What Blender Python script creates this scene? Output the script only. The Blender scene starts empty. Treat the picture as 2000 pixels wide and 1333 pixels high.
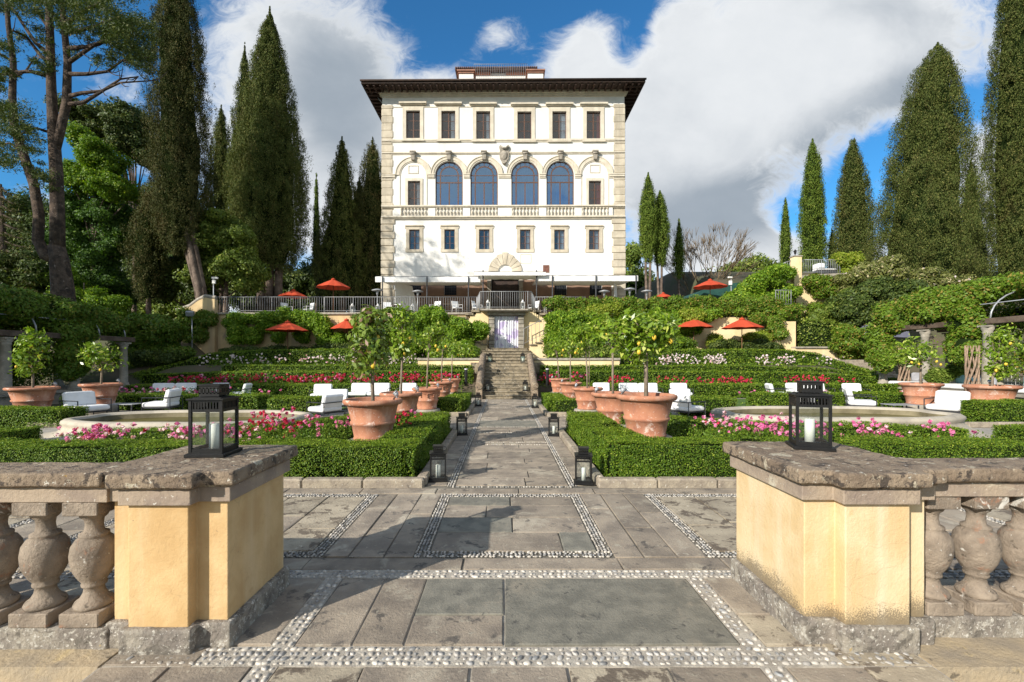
import bpy, math, random
import numpy as np
from mathutils import Vector, Matrix
R = math.radians
PI = math.pi
C = bpy.context.scene.collection
scene = bpy.context.scene
F = 910.0; VX = 984.0; VY = 703.0; CH = 1.75     # focal length in photo pixels, vanishing point, eye height

# ---------------------------------------------------------------- camera
cd = bpy.data.cameras.new('camera'); cam = bpy.data.objects.new('camera', cd); C.objects.link(cam)
cd.sensor_width = 36.0; cd.lens = 36.0 * F / 2000.0
cd.shift_x = (1000 - VX) / 2000.0; cd.shift_y = (VY - 666.5) / 2000.0
cd.clip_start = 0.05; cd.clip_end = 6000
cam.location = (0, 0, CH); cam.rotation_euler = (R(90), 0, 0)
scene.camera = cam

# ---------------------------------------------------------------- light
SUN_DIR = Vector((2.12, 2.14, -1.53)).normalized()       # direction the light travels
sd = bpy.data.lights.new('sun', 'SUN'); so = bpy.data.objects.new('sun', sd); C.objects.link(so)
sd.energy = 4.8; sd.angle = R(0.5); sd.color = (1.0, 0.945, 0.86)
so.rotation_euler = SUN_DIR.to_track_quat('-Z', 'Y').to_euler()
so.location = (-20, -20, 30)
EL = math.asin(-SUN_DIR.z); ROT = math.atan2(-SUN_DIR.x, -SUN_DIR.y)
scene.view_settings.view_transform = 'Standard'; scene.view_settings.look = 'None'
scene.view_settings.exposure = 0.50; scene.view_settings.gamma = 1.0
scene.view_settings.use_curve_mapping = False

class NT:
    """small helper to write node trees"""
    def __init__(s, tree): s.t = tree; s.t.nodes.clear()
    def n(s, typ, **kw):
        nd = s.t.nodes.new(typ)
        for k, v in kw.items():
            if k == 'ins':
                for kk, vv in v.items():
                    if isinstance(vv, bpy.types.NodeSocket): s.t.links.new(vv, nd.inputs[kk])
                    else: nd.inputs[kk].default_value = vv
            else: setattr(nd, k, v)
        return nd
    def m(s, op, a, b=None, c=None, clamp=False):
        nd = s.t.nodes.new('ShaderNodeMath'); nd.operation = op; nd.use_clamp = clamp
        for i, v in enumerate((a, b, c)):
            if v is None: continue
            if isinstance(v, (int, float)): nd.inputs[i].default_value = v
            else: s.t.links.new(v, nd.inputs[i])
        return nd.outputs[0]
    def mix(s, fac, a, b, blend='MIX'):
        nd = s.t.nodes.new('ShaderNodeMix'); nd.data_type = 'RGBA'; nd.blend_type = blend
        for i, v in ((0, fac), (6, a), (7, b)):
            if isinstance(v, bpy.types.NodeSocket): s.t.links.new(v, nd.inputs[i])
            elif isinstance(v, (int, float)): nd.inputs[i].default_value = v
            else: nd.inputs[i].default_value = (v[0], v[1], v[2], 1)
        return nd.outputs[2]
    def ramp(s, fac, lo, hi, a=0.0, b=1.0, smooth=True):
        nd = s.t.nodes.new('ShaderNodeMapRange'); nd.interpolation_type = 'SMOOTHSTEP' if smooth else 'LINEAR'
        nd.clamp = True if not smooth else True
        s.t.links.new(fac, nd.inputs[0])
        for i, v in ((1, lo), (2, hi), (3, a), (4, b)): nd.inputs[i].default_value = v
        return nd.outputs[0]
    def noise(s, vec, scale, detail=4, rough=0.55, dist=0.0):
        nd = s.t.nodes.new('ShaderNodeTexNoise')
        if vec is not None: s.t.links.new(vec, nd.inputs['Vector'])
        nd.inputs['Scale'].default_value = scale; nd.inputs['Detail'].default_value = detail
        nd.inputs['Roughness'].default_value = rough; nd.inputs['Distortion'].default_value = dist
        return nd.outputs['Fac']

# ---------------------------------------------------------------- sky with clouds (mapped to directions, at infinity)
world = bpy.data.worlds.new('World'); scene.world = world; world.use_nodes = True
w = NT(world.node_tree)
tc = w.n('ShaderNodeTexCoord')
sky = w.n('ShaderNodeTexSky'); sky.sky_type = 'NISHITA'; sky.sun_disc = False
sky.sun_elevation = EL; sky.sun_rotation = ROT; sky.air_density = 1.0; sky.dust_density = 0.3; sky.ozone_density = 3.0
sx = w.n('ShaderNodeSeparateXYZ', ins={0: tc.outputs['Generated']})
yy = w.m('MAXIMUM', w.m('ABSOLUTE', sx.outputs[1]), 0.12)
u = w.m('DIVIDE', sx.outputs[0], yy); v = w.m('DIVIDE', sx.outputs[2], yy)
uv = w.n('ShaderNodeCombineXYZ', ins={0: u, 1: v}).outputs[0]
uvs = w.n('ShaderNodeMapping', ins={0: uv, 'Scale': (1.0, 1.35, 1)}).outputs[0]
n1 = w.noise(uvs, 4.2, 10, 0.60, 0.35)
n2 = w.noise(uvs, 1.6, 3, 0.5, 0.3)
n3 = w.noise(uvs, 9.0, 5, 0.6, 0.1)
nfine = w.noise(uvs, 15.0, 8, 0.70, 1.2)
def blobs(lst):
    acc = None
    for px, py, rx, ry, ang, amp in lst:
        cx, cy = (px - VX) / F, (VY - py) / F
        du = w.m('SUBTRACT', u, cx); dv = w.m('SUBTRACT', v, cy)
        ca, sa = math.cos(R(ang)), math.sin(R(ang))
        a = w.m('DIVIDE', w.m('ADD', w.m('MULTIPLY', du, ca), w.m('MULTIPLY', dv, sa)), rx / F)
        b = w.m('DIVIDE', w.m('SUBTRACT', w.m('MULTIPLY', dv, ca), w.m('MULTIPLY', du, sa)), ry / F)
        d2 = w.m('ADD', w.m('MULTIPLY', a, a), w.m('MULTIPLY', b, b))
        g = w.m('MULTIPLY', w.m('EXPONENT', w.m('MULTIPLY', d2, -1.0)), amp)
        acc = g if acc is None else w.m('ADD', acc, g)
    return acc
#           px    py   rx   ry  angle amp   (cloud cover, by direction)
cover = blobs([(1520, 150, 330, 190, 12, 1.25), (1330, 330, 150, 150, 0, 1.0), (1040, 300, 260, 90, 0, .7), (1700, 70, 300, 150, 0, 0.7), (1380, 480, 200, 80, 8, 0.75), (1330, 80, 60, 120, 0, 0.4),
               (560, 120, 190, 190, 0, 1.10), (700, 120, 70, 110, 0, .5), (660, 300, 180, 110, 0, 0.9), (1120, 140, 90, 45, 0, 0.62), (1160, 80, 36, 60, 0, 0.62), (975, 55, 55, 36, 20, 0.74), (1125, 100, 50, 60, 30, 0.45), (1080, 5, 200, 36, 0, -0.3), (1245, 60, 26, 90, -20, -0.35), (860, 160, 70, 40, 0, 0.60), (620, 420, 130, 90, 0, 0.8), (420, 600, 500, 60, 0, 0.7), (1500, 600, 500, 60, 0, 0.5), (1950, 420, 90, 120, 0, 0.7),
               (1490, 480, 90, 50, 0, 0.6), (1920, 300, 60, 130, -10, 0.75), (1750, 500, 220, 70, 0, 0.65), (235, 170, 80, 60, 0, 0.40), (330, 300, 140, 90, 0, 0.4),
               (60, 480, 160, 90, 0, 0.75), (300, 480, 220, 80, 0, 0.6), (2300, 300, 250, 250, 0, 0.8), (-400, 350, 300, 250, 0, 0.7),
               (1925, 210, 70, 60, 30, -0.7), (1700, 300, 110, 40, 35, -0.45), (1540, 445, 60, 35, 0, -0.6), (880, 40, 60, 60, 0, -0.3)])
back = w.m('ADD', w.m('MULTIPLY', w.m('LESS_THAN', sx.outputs[1], 0.0), 0.36), w.m('MULTIPLY', w.m('GREATER_THAN', v, 1.0), 0.3))  # unseen cloud cover added behind and overhead to pale window reflections and ambient
dens = w.m('ADD', w.m('ADD', w.m('SUBTRACT', cover, 0.50), back), w.m('ADD', w.m('MULTIPLY', w.m('SUBTRACT', n1, 0.5), 1.25), w.m('MULTIPLY', w.m('SUBTRACT', nfine, 0.5), 0.8)))
alpha = w.ramp(dens, -0.26, 0.40)
shade = blobs([(1480, 385, 260, 65, 12, 1.0), (1330, 440, 190, 70, 5, 0.6), (1760, 175, 230, 60, 22, 0.85), (1640, 270, 160, 50, 20, 0.5), (640, 90, 150, 160, 0, 0.65), (680, 240, 110, 140, 0, 0.8), (430, 160, 80, 120, 0, 0.25),
               (1900, 480, 120, 90, 0, 0.5), (1700, 20, 200, 60, 0, 0.45)])
sh = w.m('ADD', shade, w.m('ADD', w.m('MULTIPLY', w.m('SUBTRACT', n2, 0.5), 1.3), w.m('MULTIPLY', w.m('SUBTRACT', n1, 0.5), 1.3)))
shf = w.ramp(sh, -0.15, 1.15)
edge = w.ramp(dens, 0.0, 0.9)
cloud = w.mix(shf, (7.7, 7.9, 8.1), (2.8, 3.3, 3.9))
cloud = w.mix(w.m('MULTIPLY', n3, 0.40), cloud, (4.9, 5.4, 5.9))
cloud = w.mix(w.m('MULTIPLY', w.ramp(dens, 0.55, 0.05), 0.75), cloud, (8.4, 8.6, 8.7))
skyc = w.mix(1.0, sky.outputs[0], (0.44, 1.14, 1.50), 'MULTIPLY')
col = w.mix(alpha, skyc, cloud)
bg = w.n('ShaderNodeBackground', ins={0: col, 1: 0.08})
w.n('ShaderNodeOutputWorld', ins={0: bg.outputs[0]})

# ---------------------------------------------------------------- materials
MATS = {}
def mat(name, c1, c2=None, scale=4.0, rough=0.75, bump=0.0, bscale=None, island=0.0, spots=None, spec=0.35, metal=0.0, lo=0.35, hi=0.65, detail=5, trans=0.0, streak=None, bdist=0.02, dirt=0.0, crack=0.0):
    m = bpy.data.materials.new(name); m.use_nodes = True; t = NT(m.node_tree)
    co = t.n('ShaderNodeTexCoord').outputs['Object']
    base = None
    if c2 is not None:
        nz = t.noise(co, scale, detail, 0.6)
        base = t.mix(t.ramp(nz, lo, hi), c1, c2)
    if streak:                                   # vertical rain streaks: (colour, scale, amount)
        mp = t.n('ShaderNodeMapping', ins={0: co, 'Scale': (1, 1, 0.08)}).outputs[0]
        sn = t.noise(mp, streak[1], 4, 0.6)
        base = t.mix(t.m('MULTIPLY', t.ramp(sn, 0.45, 0.75), streak[2]), base if base else c1, streak[0])
    if spots:                                    # list of (colour, scale, threshold, softness)
        for sc_, ss, th, sf in spots:
            sn = t.noise(co, ss, 6, 0.68, 0.4)
            base = t.mix(t.ramp(sn, th, th + sf), base if base else c1, sc_)
    if crack:                                    # hairline cracks, only here and there
        dv = t.n('ShaderNodeVectorMath', operation='ADD', ins={0: co, 1: t.n('ShaderNodeVectorMath', operation='SCALE', ins={0: t.n('ShaderNodeTexNoise', ins={'Vector': co, 'Scale': 5.0, 'Detail': 5.0}).outputs['Color'], 'Scale': 0.22}).outputs[0]}).outputs[0]
        vo = t.n('ShaderNodeTexVoronoi', feature='DISTANCE_TO_EDGE', ins={'Vector': dv, 'Scale': 2.3}).outputs['Distance']
        f = t.m('MULTIPLY', t.ramp(vo, 0.010, 0.0), t.ramp(t.noise(co, 1.7, 2, 0.5), 0.50, 0.60))
        base = t.mix(t.m('MULTIPLY', f, crack), base, (0.16, 0.10, 0.05))
    if dirt:                                     # speckled mould climbing from the damp foot of the wall (object z is height above the paving)
        z = t.n('ShaderNodeSeparateXYZ', ins={0: co}).outputs[2]
        big = t.noise(co, 2.2, 3, 0.6); fine = t.noise(co, 110, 4, 0.8)
        lim = t.m('SUBTRACT', t.m('ADD', t.m('MULTIPLY', big, dirt * 1.9), 0.16 - dirt * 0.75 + 0.06), z)
        f = t.m('MULTIPLY', t.ramp(t.m('ADD', t.m('MULTIPLY', lim, 2.2), t.m('SUBTRACT', fine, 0.5)), -0.02, 0.12), 0.75)
        base = t.mix(f, base, (0.10, 0.08, 0.055))
    if island:
        rnd = t.n('ShaderNodeNewGeometry').outputs['Random Per Island']
        f = t.ramp(rnd, 0, 1, 1 - island, 1 + island, smooth=False)
        comb = t.n('ShaderNodeCombineColor', ins={0: f, 1: f, 2: f}).outputs[0]
        base = t.mix(1.0, base if base else c1, comb, 'MULTIPLY')
    p = t.n('ShaderNodeBsdfPrincipled')
    if base is None: p.inputs['Base Color'].default_value = (*c1, 1)
    else: t.t.links.new(base, p.inputs['Base Color'])
    p.inputs['Roughness'].default_value = rough; p.inputs['Metallic'].default_value = metal
    p.inputs['Specular IOR Level'].default_value = spec
    if bump:
        bn = t.noise(co, bscale or scale * 4, 8, 0.68)
        b = t.n('ShaderNodeBump', ins={'Height': bn, 'Strength': bump, 'Distance': bdist})
        t.t.links.new(b.outputs[0], p.inputs['Normal'])
    out = p.outputs[0]
    if trans:
        tr = t.n('ShaderNodeBsdfTranslucent')
        if base is None: tr.inputs[0].default_value = (*c1, 1)
        else:
            t.t.links.new(t.mix(1.0, base, (1.3, 1.5, 0.6), 'MULTIPLY'), tr.inputs[0])
        out = t.n('ShaderNodeMixShader', ins={0: trans, 1: out, 2: tr.outputs[0]}).outputs[0]
    t.n('ShaderNodeOutputMaterial', ins={0: out})
    MATS[name] = m
    return m
def leafmat(name, c1, c2, c3=None, trans=0.28, rough=0.55, var=0.35, spec=0.3, dead=0.0):
    """leaf colour: every leaf picks between c1, c2 (and sometimes c3)"""
    m = bpy.data.materials.new(name); m.use_nodes = True; t = NT(m.node_tree)
    rnd = t.n('ShaderNodeNewGeometry').outputs['Random Per Island']
    co = t.n('ShaderNodeTexCoord').outputs['Object']
    nz = t.noise(co, 1.3, 3, 0.6)
    fac = t.m('ADD', t.m('MULTIPLY', rnd, 0.6), t.m('MULTIPLY', t.m('SUBTRACT', nz, 0.3), 0.9), clamp=True)
    base = t.mix(fac, c1, c2)
    if c3: base = t.mix(t.ramp(t.m('FRACT', t.m('MULTIPLY', rnd, 17.3)), 0.86, 0.9), base, c3)
    if dead:                                     # dry brown boughs in patches
        mp = t.n('ShaderNodeMapping', ins={0: co, 'Scale': (1, 1, 0.35)}).outputs[0]
        base = t.mix(t.m('MULTIPLY', t.ramp(t.noise(mp, 0.9, 5, 0.7, 0.5), 0.55, 0.66), dead), base, (0.15, 0.105, 0.045))
    p = t.n('ShaderNodeBsdfPrincipled', ins={'Base Color': base, 'Roughness': rough, 'Specular IOR Level': spec})
    tr = t.n('ShaderNodeBsdfTranslucent', ins={0: t.mix(1.0, base, (1.3, 1.45, 0.5), 'MULTIPLY')})
    o = t.n('ShaderNodeMixShader', ins={0: trans, 1: p.outputs[0], 2: tr.outputs[0]})
    t.n('ShaderNodeOutputMaterial', ins={0: o.outputs[0]})
    MATS[name] = m
    return m
def glassmat(name, tint=(0.96, 0.98, 0.98), gloss=0.12):
    m = bpy.data.materials.new(name); m.use_nodes = True; t = NT(m.node_tree)
    a = t.n('ShaderNodeBsdfTransparent', ins={0: (*tint, 1)}); g = t.n('ShaderNodeBsdfGlossy', ins={0: (0.9, 0.9, 0.9, 1), 'Roughness': 0.03})
    fr = t.n('ShaderNodeFresnel', ins={0: 1.45}).outputs[0]
    o = t.n('ShaderNodeMixShader', ins={0: 0.07, 1: a.outputs[0], 2: g.outputs[0]})
    t.n('ShaderNodeOutputMaterial', ins={0: o.outputs[0]}); MATS[name] = m
    return m

STUCCO = mat('white_stucco', (0.75, 0.73, 0.68), (0.67, 0.645, 0.59), 0.5, 0.85, 0.15, 8, streak=((0.55, 0.52, 0.46), 2.2, 0.38), spots=[((0.66, 0.63, 0.57), 0.35, 0.58, 0.2)])
PIETRA = mat('beige_stone', (0.53, 0.465, 0.355), (0.41, 0.355, 0.265), 1.2, 0.8, 0.3, 10, island=0.10, streak=((0.26, 0.23, 0.18), 3.0, 0.5))
TRIMS = mat('pale_trim', (0.63, 0.565, 0.45), (0.53, 0.47, 0.365), 1.5, 0.8, 0.2, 10, streak=((0.34, 0.30, 0.24), 3.0, 0.40))
GREYST = mat('grey_carved_stone', (0.36, 0.32, 0.26), (0.24, 0.21, 0.17), 5, 0.85, 0.4, 30)
DARKWOOD = mat('dark_eave_wood', (0.030, 0.019, 0.014), (0.052, 0.031, 0.022), 3, 0.7, 0.2, 14)
FRAMEW = mat('brown_window_wood', (0.13, 0.065, 0.04), (0.09, 0.045, 0.03), 6, 0.5)
ROOFT = mat('terracotta_roof', (0.33, 0.17, 0.11), (0.22, 0.12, 0.09), 3, 0.85, 0.3, 20)
SHADWALL = mat('shaded_tan_render', (0.26, 0.16, 0.105), (0.21, 0.13, 0.09), 1.0, 0.85, 0.1, 8)  # tan render darkened so its colour carries the shade under the awnings
ROOMDARK = mat('dim_room', (0.016, 0.02, 0.026), None, rough=0.9)
CURTAIN = mat('white_curtain_cloth', (0.75, 0.74, 0.70), (0.62, 0.61, 0.58), 9, 0.9, streak=((0.40, 0.40, 0.40), 12, 0.6))
REDCURT = mat('red_curtain_cloth', (0.32, 0.05, 0.05), None, rough=0.9)
YELLOW = mat('ochre_render', (0.61, 0.42, 0.205), (0.50, 0.32, 0.14), 3.0, 0.85, 0.6, 40, streak=((0.66, 0.51, 0.31), 4.5, 0.6), spots=[((0.40, 0.235, 0.10), 2.6, 0.58, 0.2), ((0.30, 0.20, 0.11), 34, 0.67, 0.05)], bdist=0.008, crack=0.22)
YELLOWP = mat('ochre_render_weathered', (0.66, 0.505, 0.295), (0.57, 0.405, 0.205), 2.6, 0.85, 0.6, 40, streak=((0.70, 0.59, 0.42), 4.0, 0.7), spots=[((0.50, 0.29, 0.10), 2.2, 0.60, 0.18), ((0.33, 0.23, 0.13), 34, 0.70, 0.05)], bdist=0.008, dirt=0.19, crack=0.22)
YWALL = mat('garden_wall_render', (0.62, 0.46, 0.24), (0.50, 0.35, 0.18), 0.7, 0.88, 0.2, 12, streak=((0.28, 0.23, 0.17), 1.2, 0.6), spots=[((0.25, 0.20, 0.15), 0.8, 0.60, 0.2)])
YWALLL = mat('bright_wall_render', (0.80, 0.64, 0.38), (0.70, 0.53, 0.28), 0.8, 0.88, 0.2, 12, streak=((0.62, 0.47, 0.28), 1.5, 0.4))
LSTONE = mat('lichen_stone', (0.33, 0.25, 0.17), (0.20, 0.145, 0.10), 4.5, 0.92, 1.0, 34,
             spots=[((0.085, 0.065, 0.05), 11, 0.54, 0.07), ((0.50, 0.43, 0.31), 9, 0.58, 0.06), ((0.085, 0.065, 0.05), 45, 0.60, 0.04), ((0.62, 0.57, 0.47), 27, 0.62, 0.03), ((0.46, 0.28, 0.07), 6, 0.68, 0.05)], bdist=0.03)
PLINTHST = mat('lichen_plinth', (0.33, 0.29, 0.23), (0.21, 0.18, 0.15), 5, 0.92, 1.0, 30,
               spots=[((0.15, 0.13, 0.105), 11, 0.50, 0.12), ((0.44, 0.405, 0.34), 17, 0.55, 0.08), ((0.60, 0.56, 0.49), 46, 0.59, 0.04), ((0.13, 0.11, 0.085), 60, 0.61, 0.05), ((0.44, 0.29, 0.08), 7, 0.68, 0.05)], bdist=0.02)
FASCIA = mat('brown_sandstone', (0.36, 0.28, 0.20), (0.26, 0.20, 0.155), 4, 0.9, 0.6, 22, spots=[((0.52, 0.46, 0.34), 3, 0.60, 0.10), ((0.62, 0.58, 0.50), 42, 0.64, 0.03), ((0.16, 0.12, 0.10), 12, 0.62, 0.08)])
BALST = mat('baluster_sandstone', (0.32, 0.255, 0.19), (0.19, 0.15, 0.112), 6, 0.92, 1.0, 38, spots=[((0.31, 0.155, 0.09), 5.5, 0.56, 0.12), ((0.58, 0.54, 0.47), 6, 0.60, 0.05), ((0.12, 0.095, 0.07), 13, 0.60, 0.07), ((0.60, 0.57, 0.50), 50, 0.66, 0.03)], bdist=0.016)
FLAG = mat('flagstone', (0.335, 0.275, 0.205), (0.215, 0.178, 0.138), 2.6, 0.85, 0.7, 44, island=0.16, spots=[((0.40, 0.345, 0.26), 1.6, 0.54, 0.10), ((0.13, 0.112, 0.092), 4.2, 0.57, 0.07), ((0.36, 0.315, 0.24), 12, 0.60, 0.04), ((0.10, 0.09, 0.075), 90, 0.64, 0.04), ((0.50, 0.46, 0.39), 60, 0.68, 0.03)], bdist=0.014)
FLAGB = mat('grey_flagstone', (0.235, 0.217, 0.170), (0.160, 0.150, 0.120), 6, 0.85, 0.7, 50, island=0.10, spots=[((0.28, 0.245, 0.185), 2.2, 0.54, 0.12), ((0.10, 0.094, 0.08), 7, 0.58, 0.08), ((0.10, 0.09, 0.075), 90, 0.63, 0.04), ((0.42, 0.38, 0.30), 70, 0.69, 0.03)], bdist=0.012)
FLAGL = mat('lichened_flagstone', (0.42, 0.355, 0.255), (0.30, 0.25, 0.18), 3, 0.88, 0.7, 44, island=0.12, spots=[((0.14, 0.11, 0.08), 4.8, 0.52, 0.07), ((0.16, 0.13, 0.09), 16, 0.60, 0.05), ((0.54, 0.47, 0.35), 18, 0.62, 0.05)], bdist=0.012)
MORTAR = mat('pale_mortar', (0.47, 0.425, 0.35), (0.33, 0.29, 0.235), 8, 0.95, 0.6, 80)
MORTARD = mat('grey_mortar', (0.20, 0.175, 0.135), (0.11, 0.10, 0.08), 6, 0.95, 0.5, 60)
PEBW = mat('white_pebble', (0.54, 0.49, 0.415), (0.34, 0.305, 0.255), 14, 0.55, island=0.22, spec=0.4)
PEBG = mat('grey_pebble', (0.20, 0.20, 0.195), (0.40, 0.365, 0.32), 9, 0.5, island=0.35, spec=0.4)
TERRA = mat('terracotta', (0.44, 0.195, 0.108), (0.34, 0.140, 0.080), 3.0, 0.88, 0.4, 30, streak=((0.56, 0.37, 0.27), 5.0, 0.6), spots=[((0.60, 0.45, 0.37), 5, 0.58, 0.10), ((0.23, 0.10, 0.065), 3.0, 0.60, 0.15), ((0.62, 0.52, 0.45), 28, 0.62, 0.05)], bdist=0.01)
TERRALT = mat('pale_terracotta_rim', (0.62, 0.36, 0.24), (0.54, 0.28, 0.17), 5, 0.85, 0.25, 30, spots=[((0.68, 0.50, 0.40), 9, 0.62, 0.1)])
SOIL = mat('soil', (0.08, 0.055, 0.035), (0.04, 0.028, 0.02), 8, 0.98, 0.8, 40)
BLACKM = mat('black_lantern_metal', (0.008, 0.008, 0.008), (0.013, 0.012, 0.011), 20, 0.45, 0.1, 60, spec=0.3)
GREYM = mat('railing_iron', (0.30, 0.30, 0.30), (0.22, 0.215, 0.21), 6, 0.6, metal=0.2)
DGREYM = mat('dark_grey_metal', (0.05, 0.052, 0.055), (0.03, 0.03, 0.033), 6, 0.5, metal=0.2)
STEEL = mat('galvanised_steel', (0.42, 0.43, 0.44), (0.30, 0.31, 0.32), 6, 0.5, metal=0.4)
WAX = mat('candle_wax', (0.82, 0.80, 0.70), None, rough=0.5)
CUSH = mat('white_cushion', (0.77, 0.765, 0.75), (0.69, 0.685, 0.67), 3, 0.9, 0.25, 10, bdist=0.02)
TEAL = mat('teal_cushion', (0.35, 0.62, 0.66), (0.28, 0.52, 0.56), 5, 0.9)
GREYC = mat('grey_cushion', (0.36, 0.36, 0.38), (0.28, 0.28, 0.30), 5, 0.9)
REDU = mat('orange_red_canvas', (0.60, 0.085, 0.032), (0.50, 0.065, 0.025), 1.2, 0.85, trans=0.18)
WOODP = mat('umbrella_wood', (0.20, 0.09, 0.04), (0.14, 0.06, 0.03), 6, 0.6)
BEAMW = mat('old_beam_wood', (0.075, 0.05, 0.035), (0.13, 0.095, 0.07), 3, 0.85, 0.5, 20)
COLST = mat('column_stone', (0.34, 0.30, 0.24), (0.22, 0.20, 0.16), 3, 0.9, 0.4, 20, spots=[((0.45, 0.42, 0.36), 9, 0.6, 0.1)])
CANVAS = mat('white_awning_canvas', (0.82, 0.80, 0.77), (0.76, 0.73, 0.69), 1.0, 0.85, trans=0.08)
FOUNTIN = mat('shaded_basin_wall', (0.22, 0.185, 0.11), (0.12, 0.10, 0.055), 2.0, 0.8, 0.3, 20)  # inner basin wall browned: its shade is painted into the colour
FOUNT = mat('fountain_travertine', (0.46, 0.405, 0.315), (0.36, 0.315, 0.245), 1.5, 0.8, 0.3, 20, streak=((0.20, 0.18, 0.15), 5.0, 0.35), spots=[((0.52, 0.47, 0.38), 3, 0.6, 0.2)])
KERBST = mat('kerb_sandstone', (0.38, 0.32, 0.235), (0.26, 0.215, 0.165), 6, 0.9, 0.8, 30, island=0.12, spots=[((0.58, 0.54, 0.46), 22, 0.62, 0.05), ((0.12, 0.10, 0.08), 9, 0.62, 0.1)])
STEPST = mat('mossy_step_stone', (0.30, 0.245, 0.165), (0.15, 0.125, 0.085), 4, 0.9, 0.8, 30, island=0.12, spots=[((0.09, 0.08, 0.06), 5, 0.54, 0.10), ((0.50, 0.46, 0.38), 11, 0.60, 0.06)])
BARK = mat('pine_bark', (0.13, 0.092, 0.065), (0.038, 0.027, 0.02), 3.0, 0.95, 1.0, 9, spots=[((0.26, 0.21, 0.17), 5, 0.6, 0.1)], bdist=0.12, streak=((0.045, 0.034, 0.028), 5.0, 0.7))
MIDG = leafmat('shaded_green_leaf', (0.035, 0.085, 0.014), (0.085, 0.165, 0.022), (0.15, 0.24, 0.03), trans=0.3)  # darker leaf that paints shade into the lower half of the lime-green tree
BARKC = mat('cypress_bark', (0.20, 0.15, 0.115), (0.075, 0.055, 0.042), 2.0, 0.95, 0.9, 8, streak=((0.09, 0.06, 0.045), 6.0, 0.8), bdist=0.06)
TWIG = mat('bare_twig_bark', (0.22, 0.16, 0.09), (0.14, 0.10, 0.06), 3, 0.9)
LBARK = mat('lemon_bark', (0.26, 0.20, 0.14), (0.18, 0.14, 0.10), 12, 0.85)
VINEB = mat('vine_bark', (0.33, 0.23, 0.16), (0.22, 0.15, 0.10), 8, 0.9, 0.4, 30)
GROUND = mat('garden_earth', (0.11, 0.085, 0.055), (0.07, 0.075, 0.035), 0.6, 0.97, 0.5, 10)
GRAVELM = mat('pale_paving', (0.36, 0.325, 0.27), (0.27, 0.245, 0.21), 2.5, 0.92, 0.5, 40, spots=[((0.50, 0.47, 0.41), 6, 0.60, 0.05), ((0.15, 0.135, 0.11), 5, 0.62, 0.1)])
LAWN = mat('lawn_green', (0.085, 0.15, 0.022), (0.055, 0.11, 0.018), 3, 0.95, 0.8, 60)
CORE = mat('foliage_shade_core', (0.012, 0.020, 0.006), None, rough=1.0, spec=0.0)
WATER = mat('basin_water', (0.070, 0.060, 0.014), (0.13, 0.11, 0.025), 1.5, 0.30, spec=0.2)
BOX = leafmat('boxwood_leaf', (0.048, 0.105, 0.006), (0.135, 0.220, 0.012), (0.24, 0.31, 0.03), trans=0.22, dead=0.16)
BOXT = leafmat('sunlit_box_top_leaf', (0.12, 0.20, 0.010), (0.26, 0.34, 0.022), (0.36, 0.40, 0.05), trans=0.28)  # lighter leaf for hedge tops, sunlight painted into its colour
CYP = leafmat('cypress_leaf', (0.042, 0.062, 0.014), (0.115, 0.135, 0.030), (0.18, 0.17, 0.05), trans=0.12, rough=0.7, spec=0.15, dead=0.40)
CYPG = leafmat('green_cypress_leaf', (0.060, 0.105, 0.014), (0.145, 0.200, 0.026), (0.20, 0.24, 0.04), trans=0.15, rough=0.7, spec=0.15)
CYPD = leafmat('dark_cypress_leaf', (0.032, 0.042, 0.011), (0.080, 0.085, 0.022), (0.14, 0.115, 0.04), trans=0.1, rough=0.7, spec=0.15, dead=0.6)
PINEL = leafmat('pine_needle', (0.026, 0.050, 0.008), (0.085, 0.115, 0.018), (0.17, 0.18, 0.04), trans=0.15)
BRIGHT = leafmat('fresh_green_leaf', (0.075, 0.155, 0.012), (0.175, 0.27, 0.018), (0.32, 0.40, 0.03), trans=0.38)
DARKL = leafmat('dark_wood_leaf', (0.030, 0.055, 0.010), (0.080, 0.115, 0.018), (0.17, 0.20, 0.04), trans=0.2)
OAKL = leafmat('laurel_leaf', (0.065, 0.110, 0.014), (0.17, 0.225, 0.030), (0.31, 0.34, 0.07), trans=0.22)
VINEL = leafmat('vine_leaf', (0.075, 0.155, 0.008), (0.195, 0.31, 0.016), (0.34, 0.42, 0.04), trans=0.32)
VINEY = leafmat('yellow_vine_leaf', (0.16, 0.23, 0.018), (0.28, 0.33, 0.03), (0.38, 0.36, 0.06), trans=0.34)
VINER = leafmat('creeper_leaf', (0.070, 0.140, 0.010), (0.175, 0.26, 0.020), (0.30, 0.22, 0.045), trans=0.28)
VINED = leafmat('dark_creeper_leaf', (0.055, 0.115, 0.008), (0.135, 0.205, 0.016), (0.19, 0.18, 0.025), trans=0.22)
PHOT = leafmat('cream_flowered_leaf', (0.075, 0.10, 0.022), (0.20, 0.20, 0.050), (0.40, 0.34, 0.18), trans=0.2)
LEML = leafmat('lemon_leaf', (0.085, 0.165, 0.010), (0.25, 0.35, 0.022), (0.46, 0.50, 0.10), trans=0.28, rough=0.35, spec=0.5)
LEMP = leafmat('purple_tinged_lemon_leaf', (0.085, 0.15, 0.014), (0.24, 0.31, 0.04), (0.30, 0.17, 0.11), trans=0.25, rough=0.35, spec=0.5)
LEMON = mat('lemon_skin', (0.74, 0.52, 0.06), (0.64, 0.42, 0.04), 14, 0.45, 0.1, 60)
ROSEP = mat('pink_rose_petal', (0.62, 0.09, 0.27), (0.74, 0.24, 0.42), 20, 0.7, island=0.25, trans=0.2)
ROSEL = mat('pale_pink_rose_petal', (0.80, 0.42, 0.52), (0.82, 0.60, 0.62), 20, 0.7, island=0.15, trans=0.2)
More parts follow.
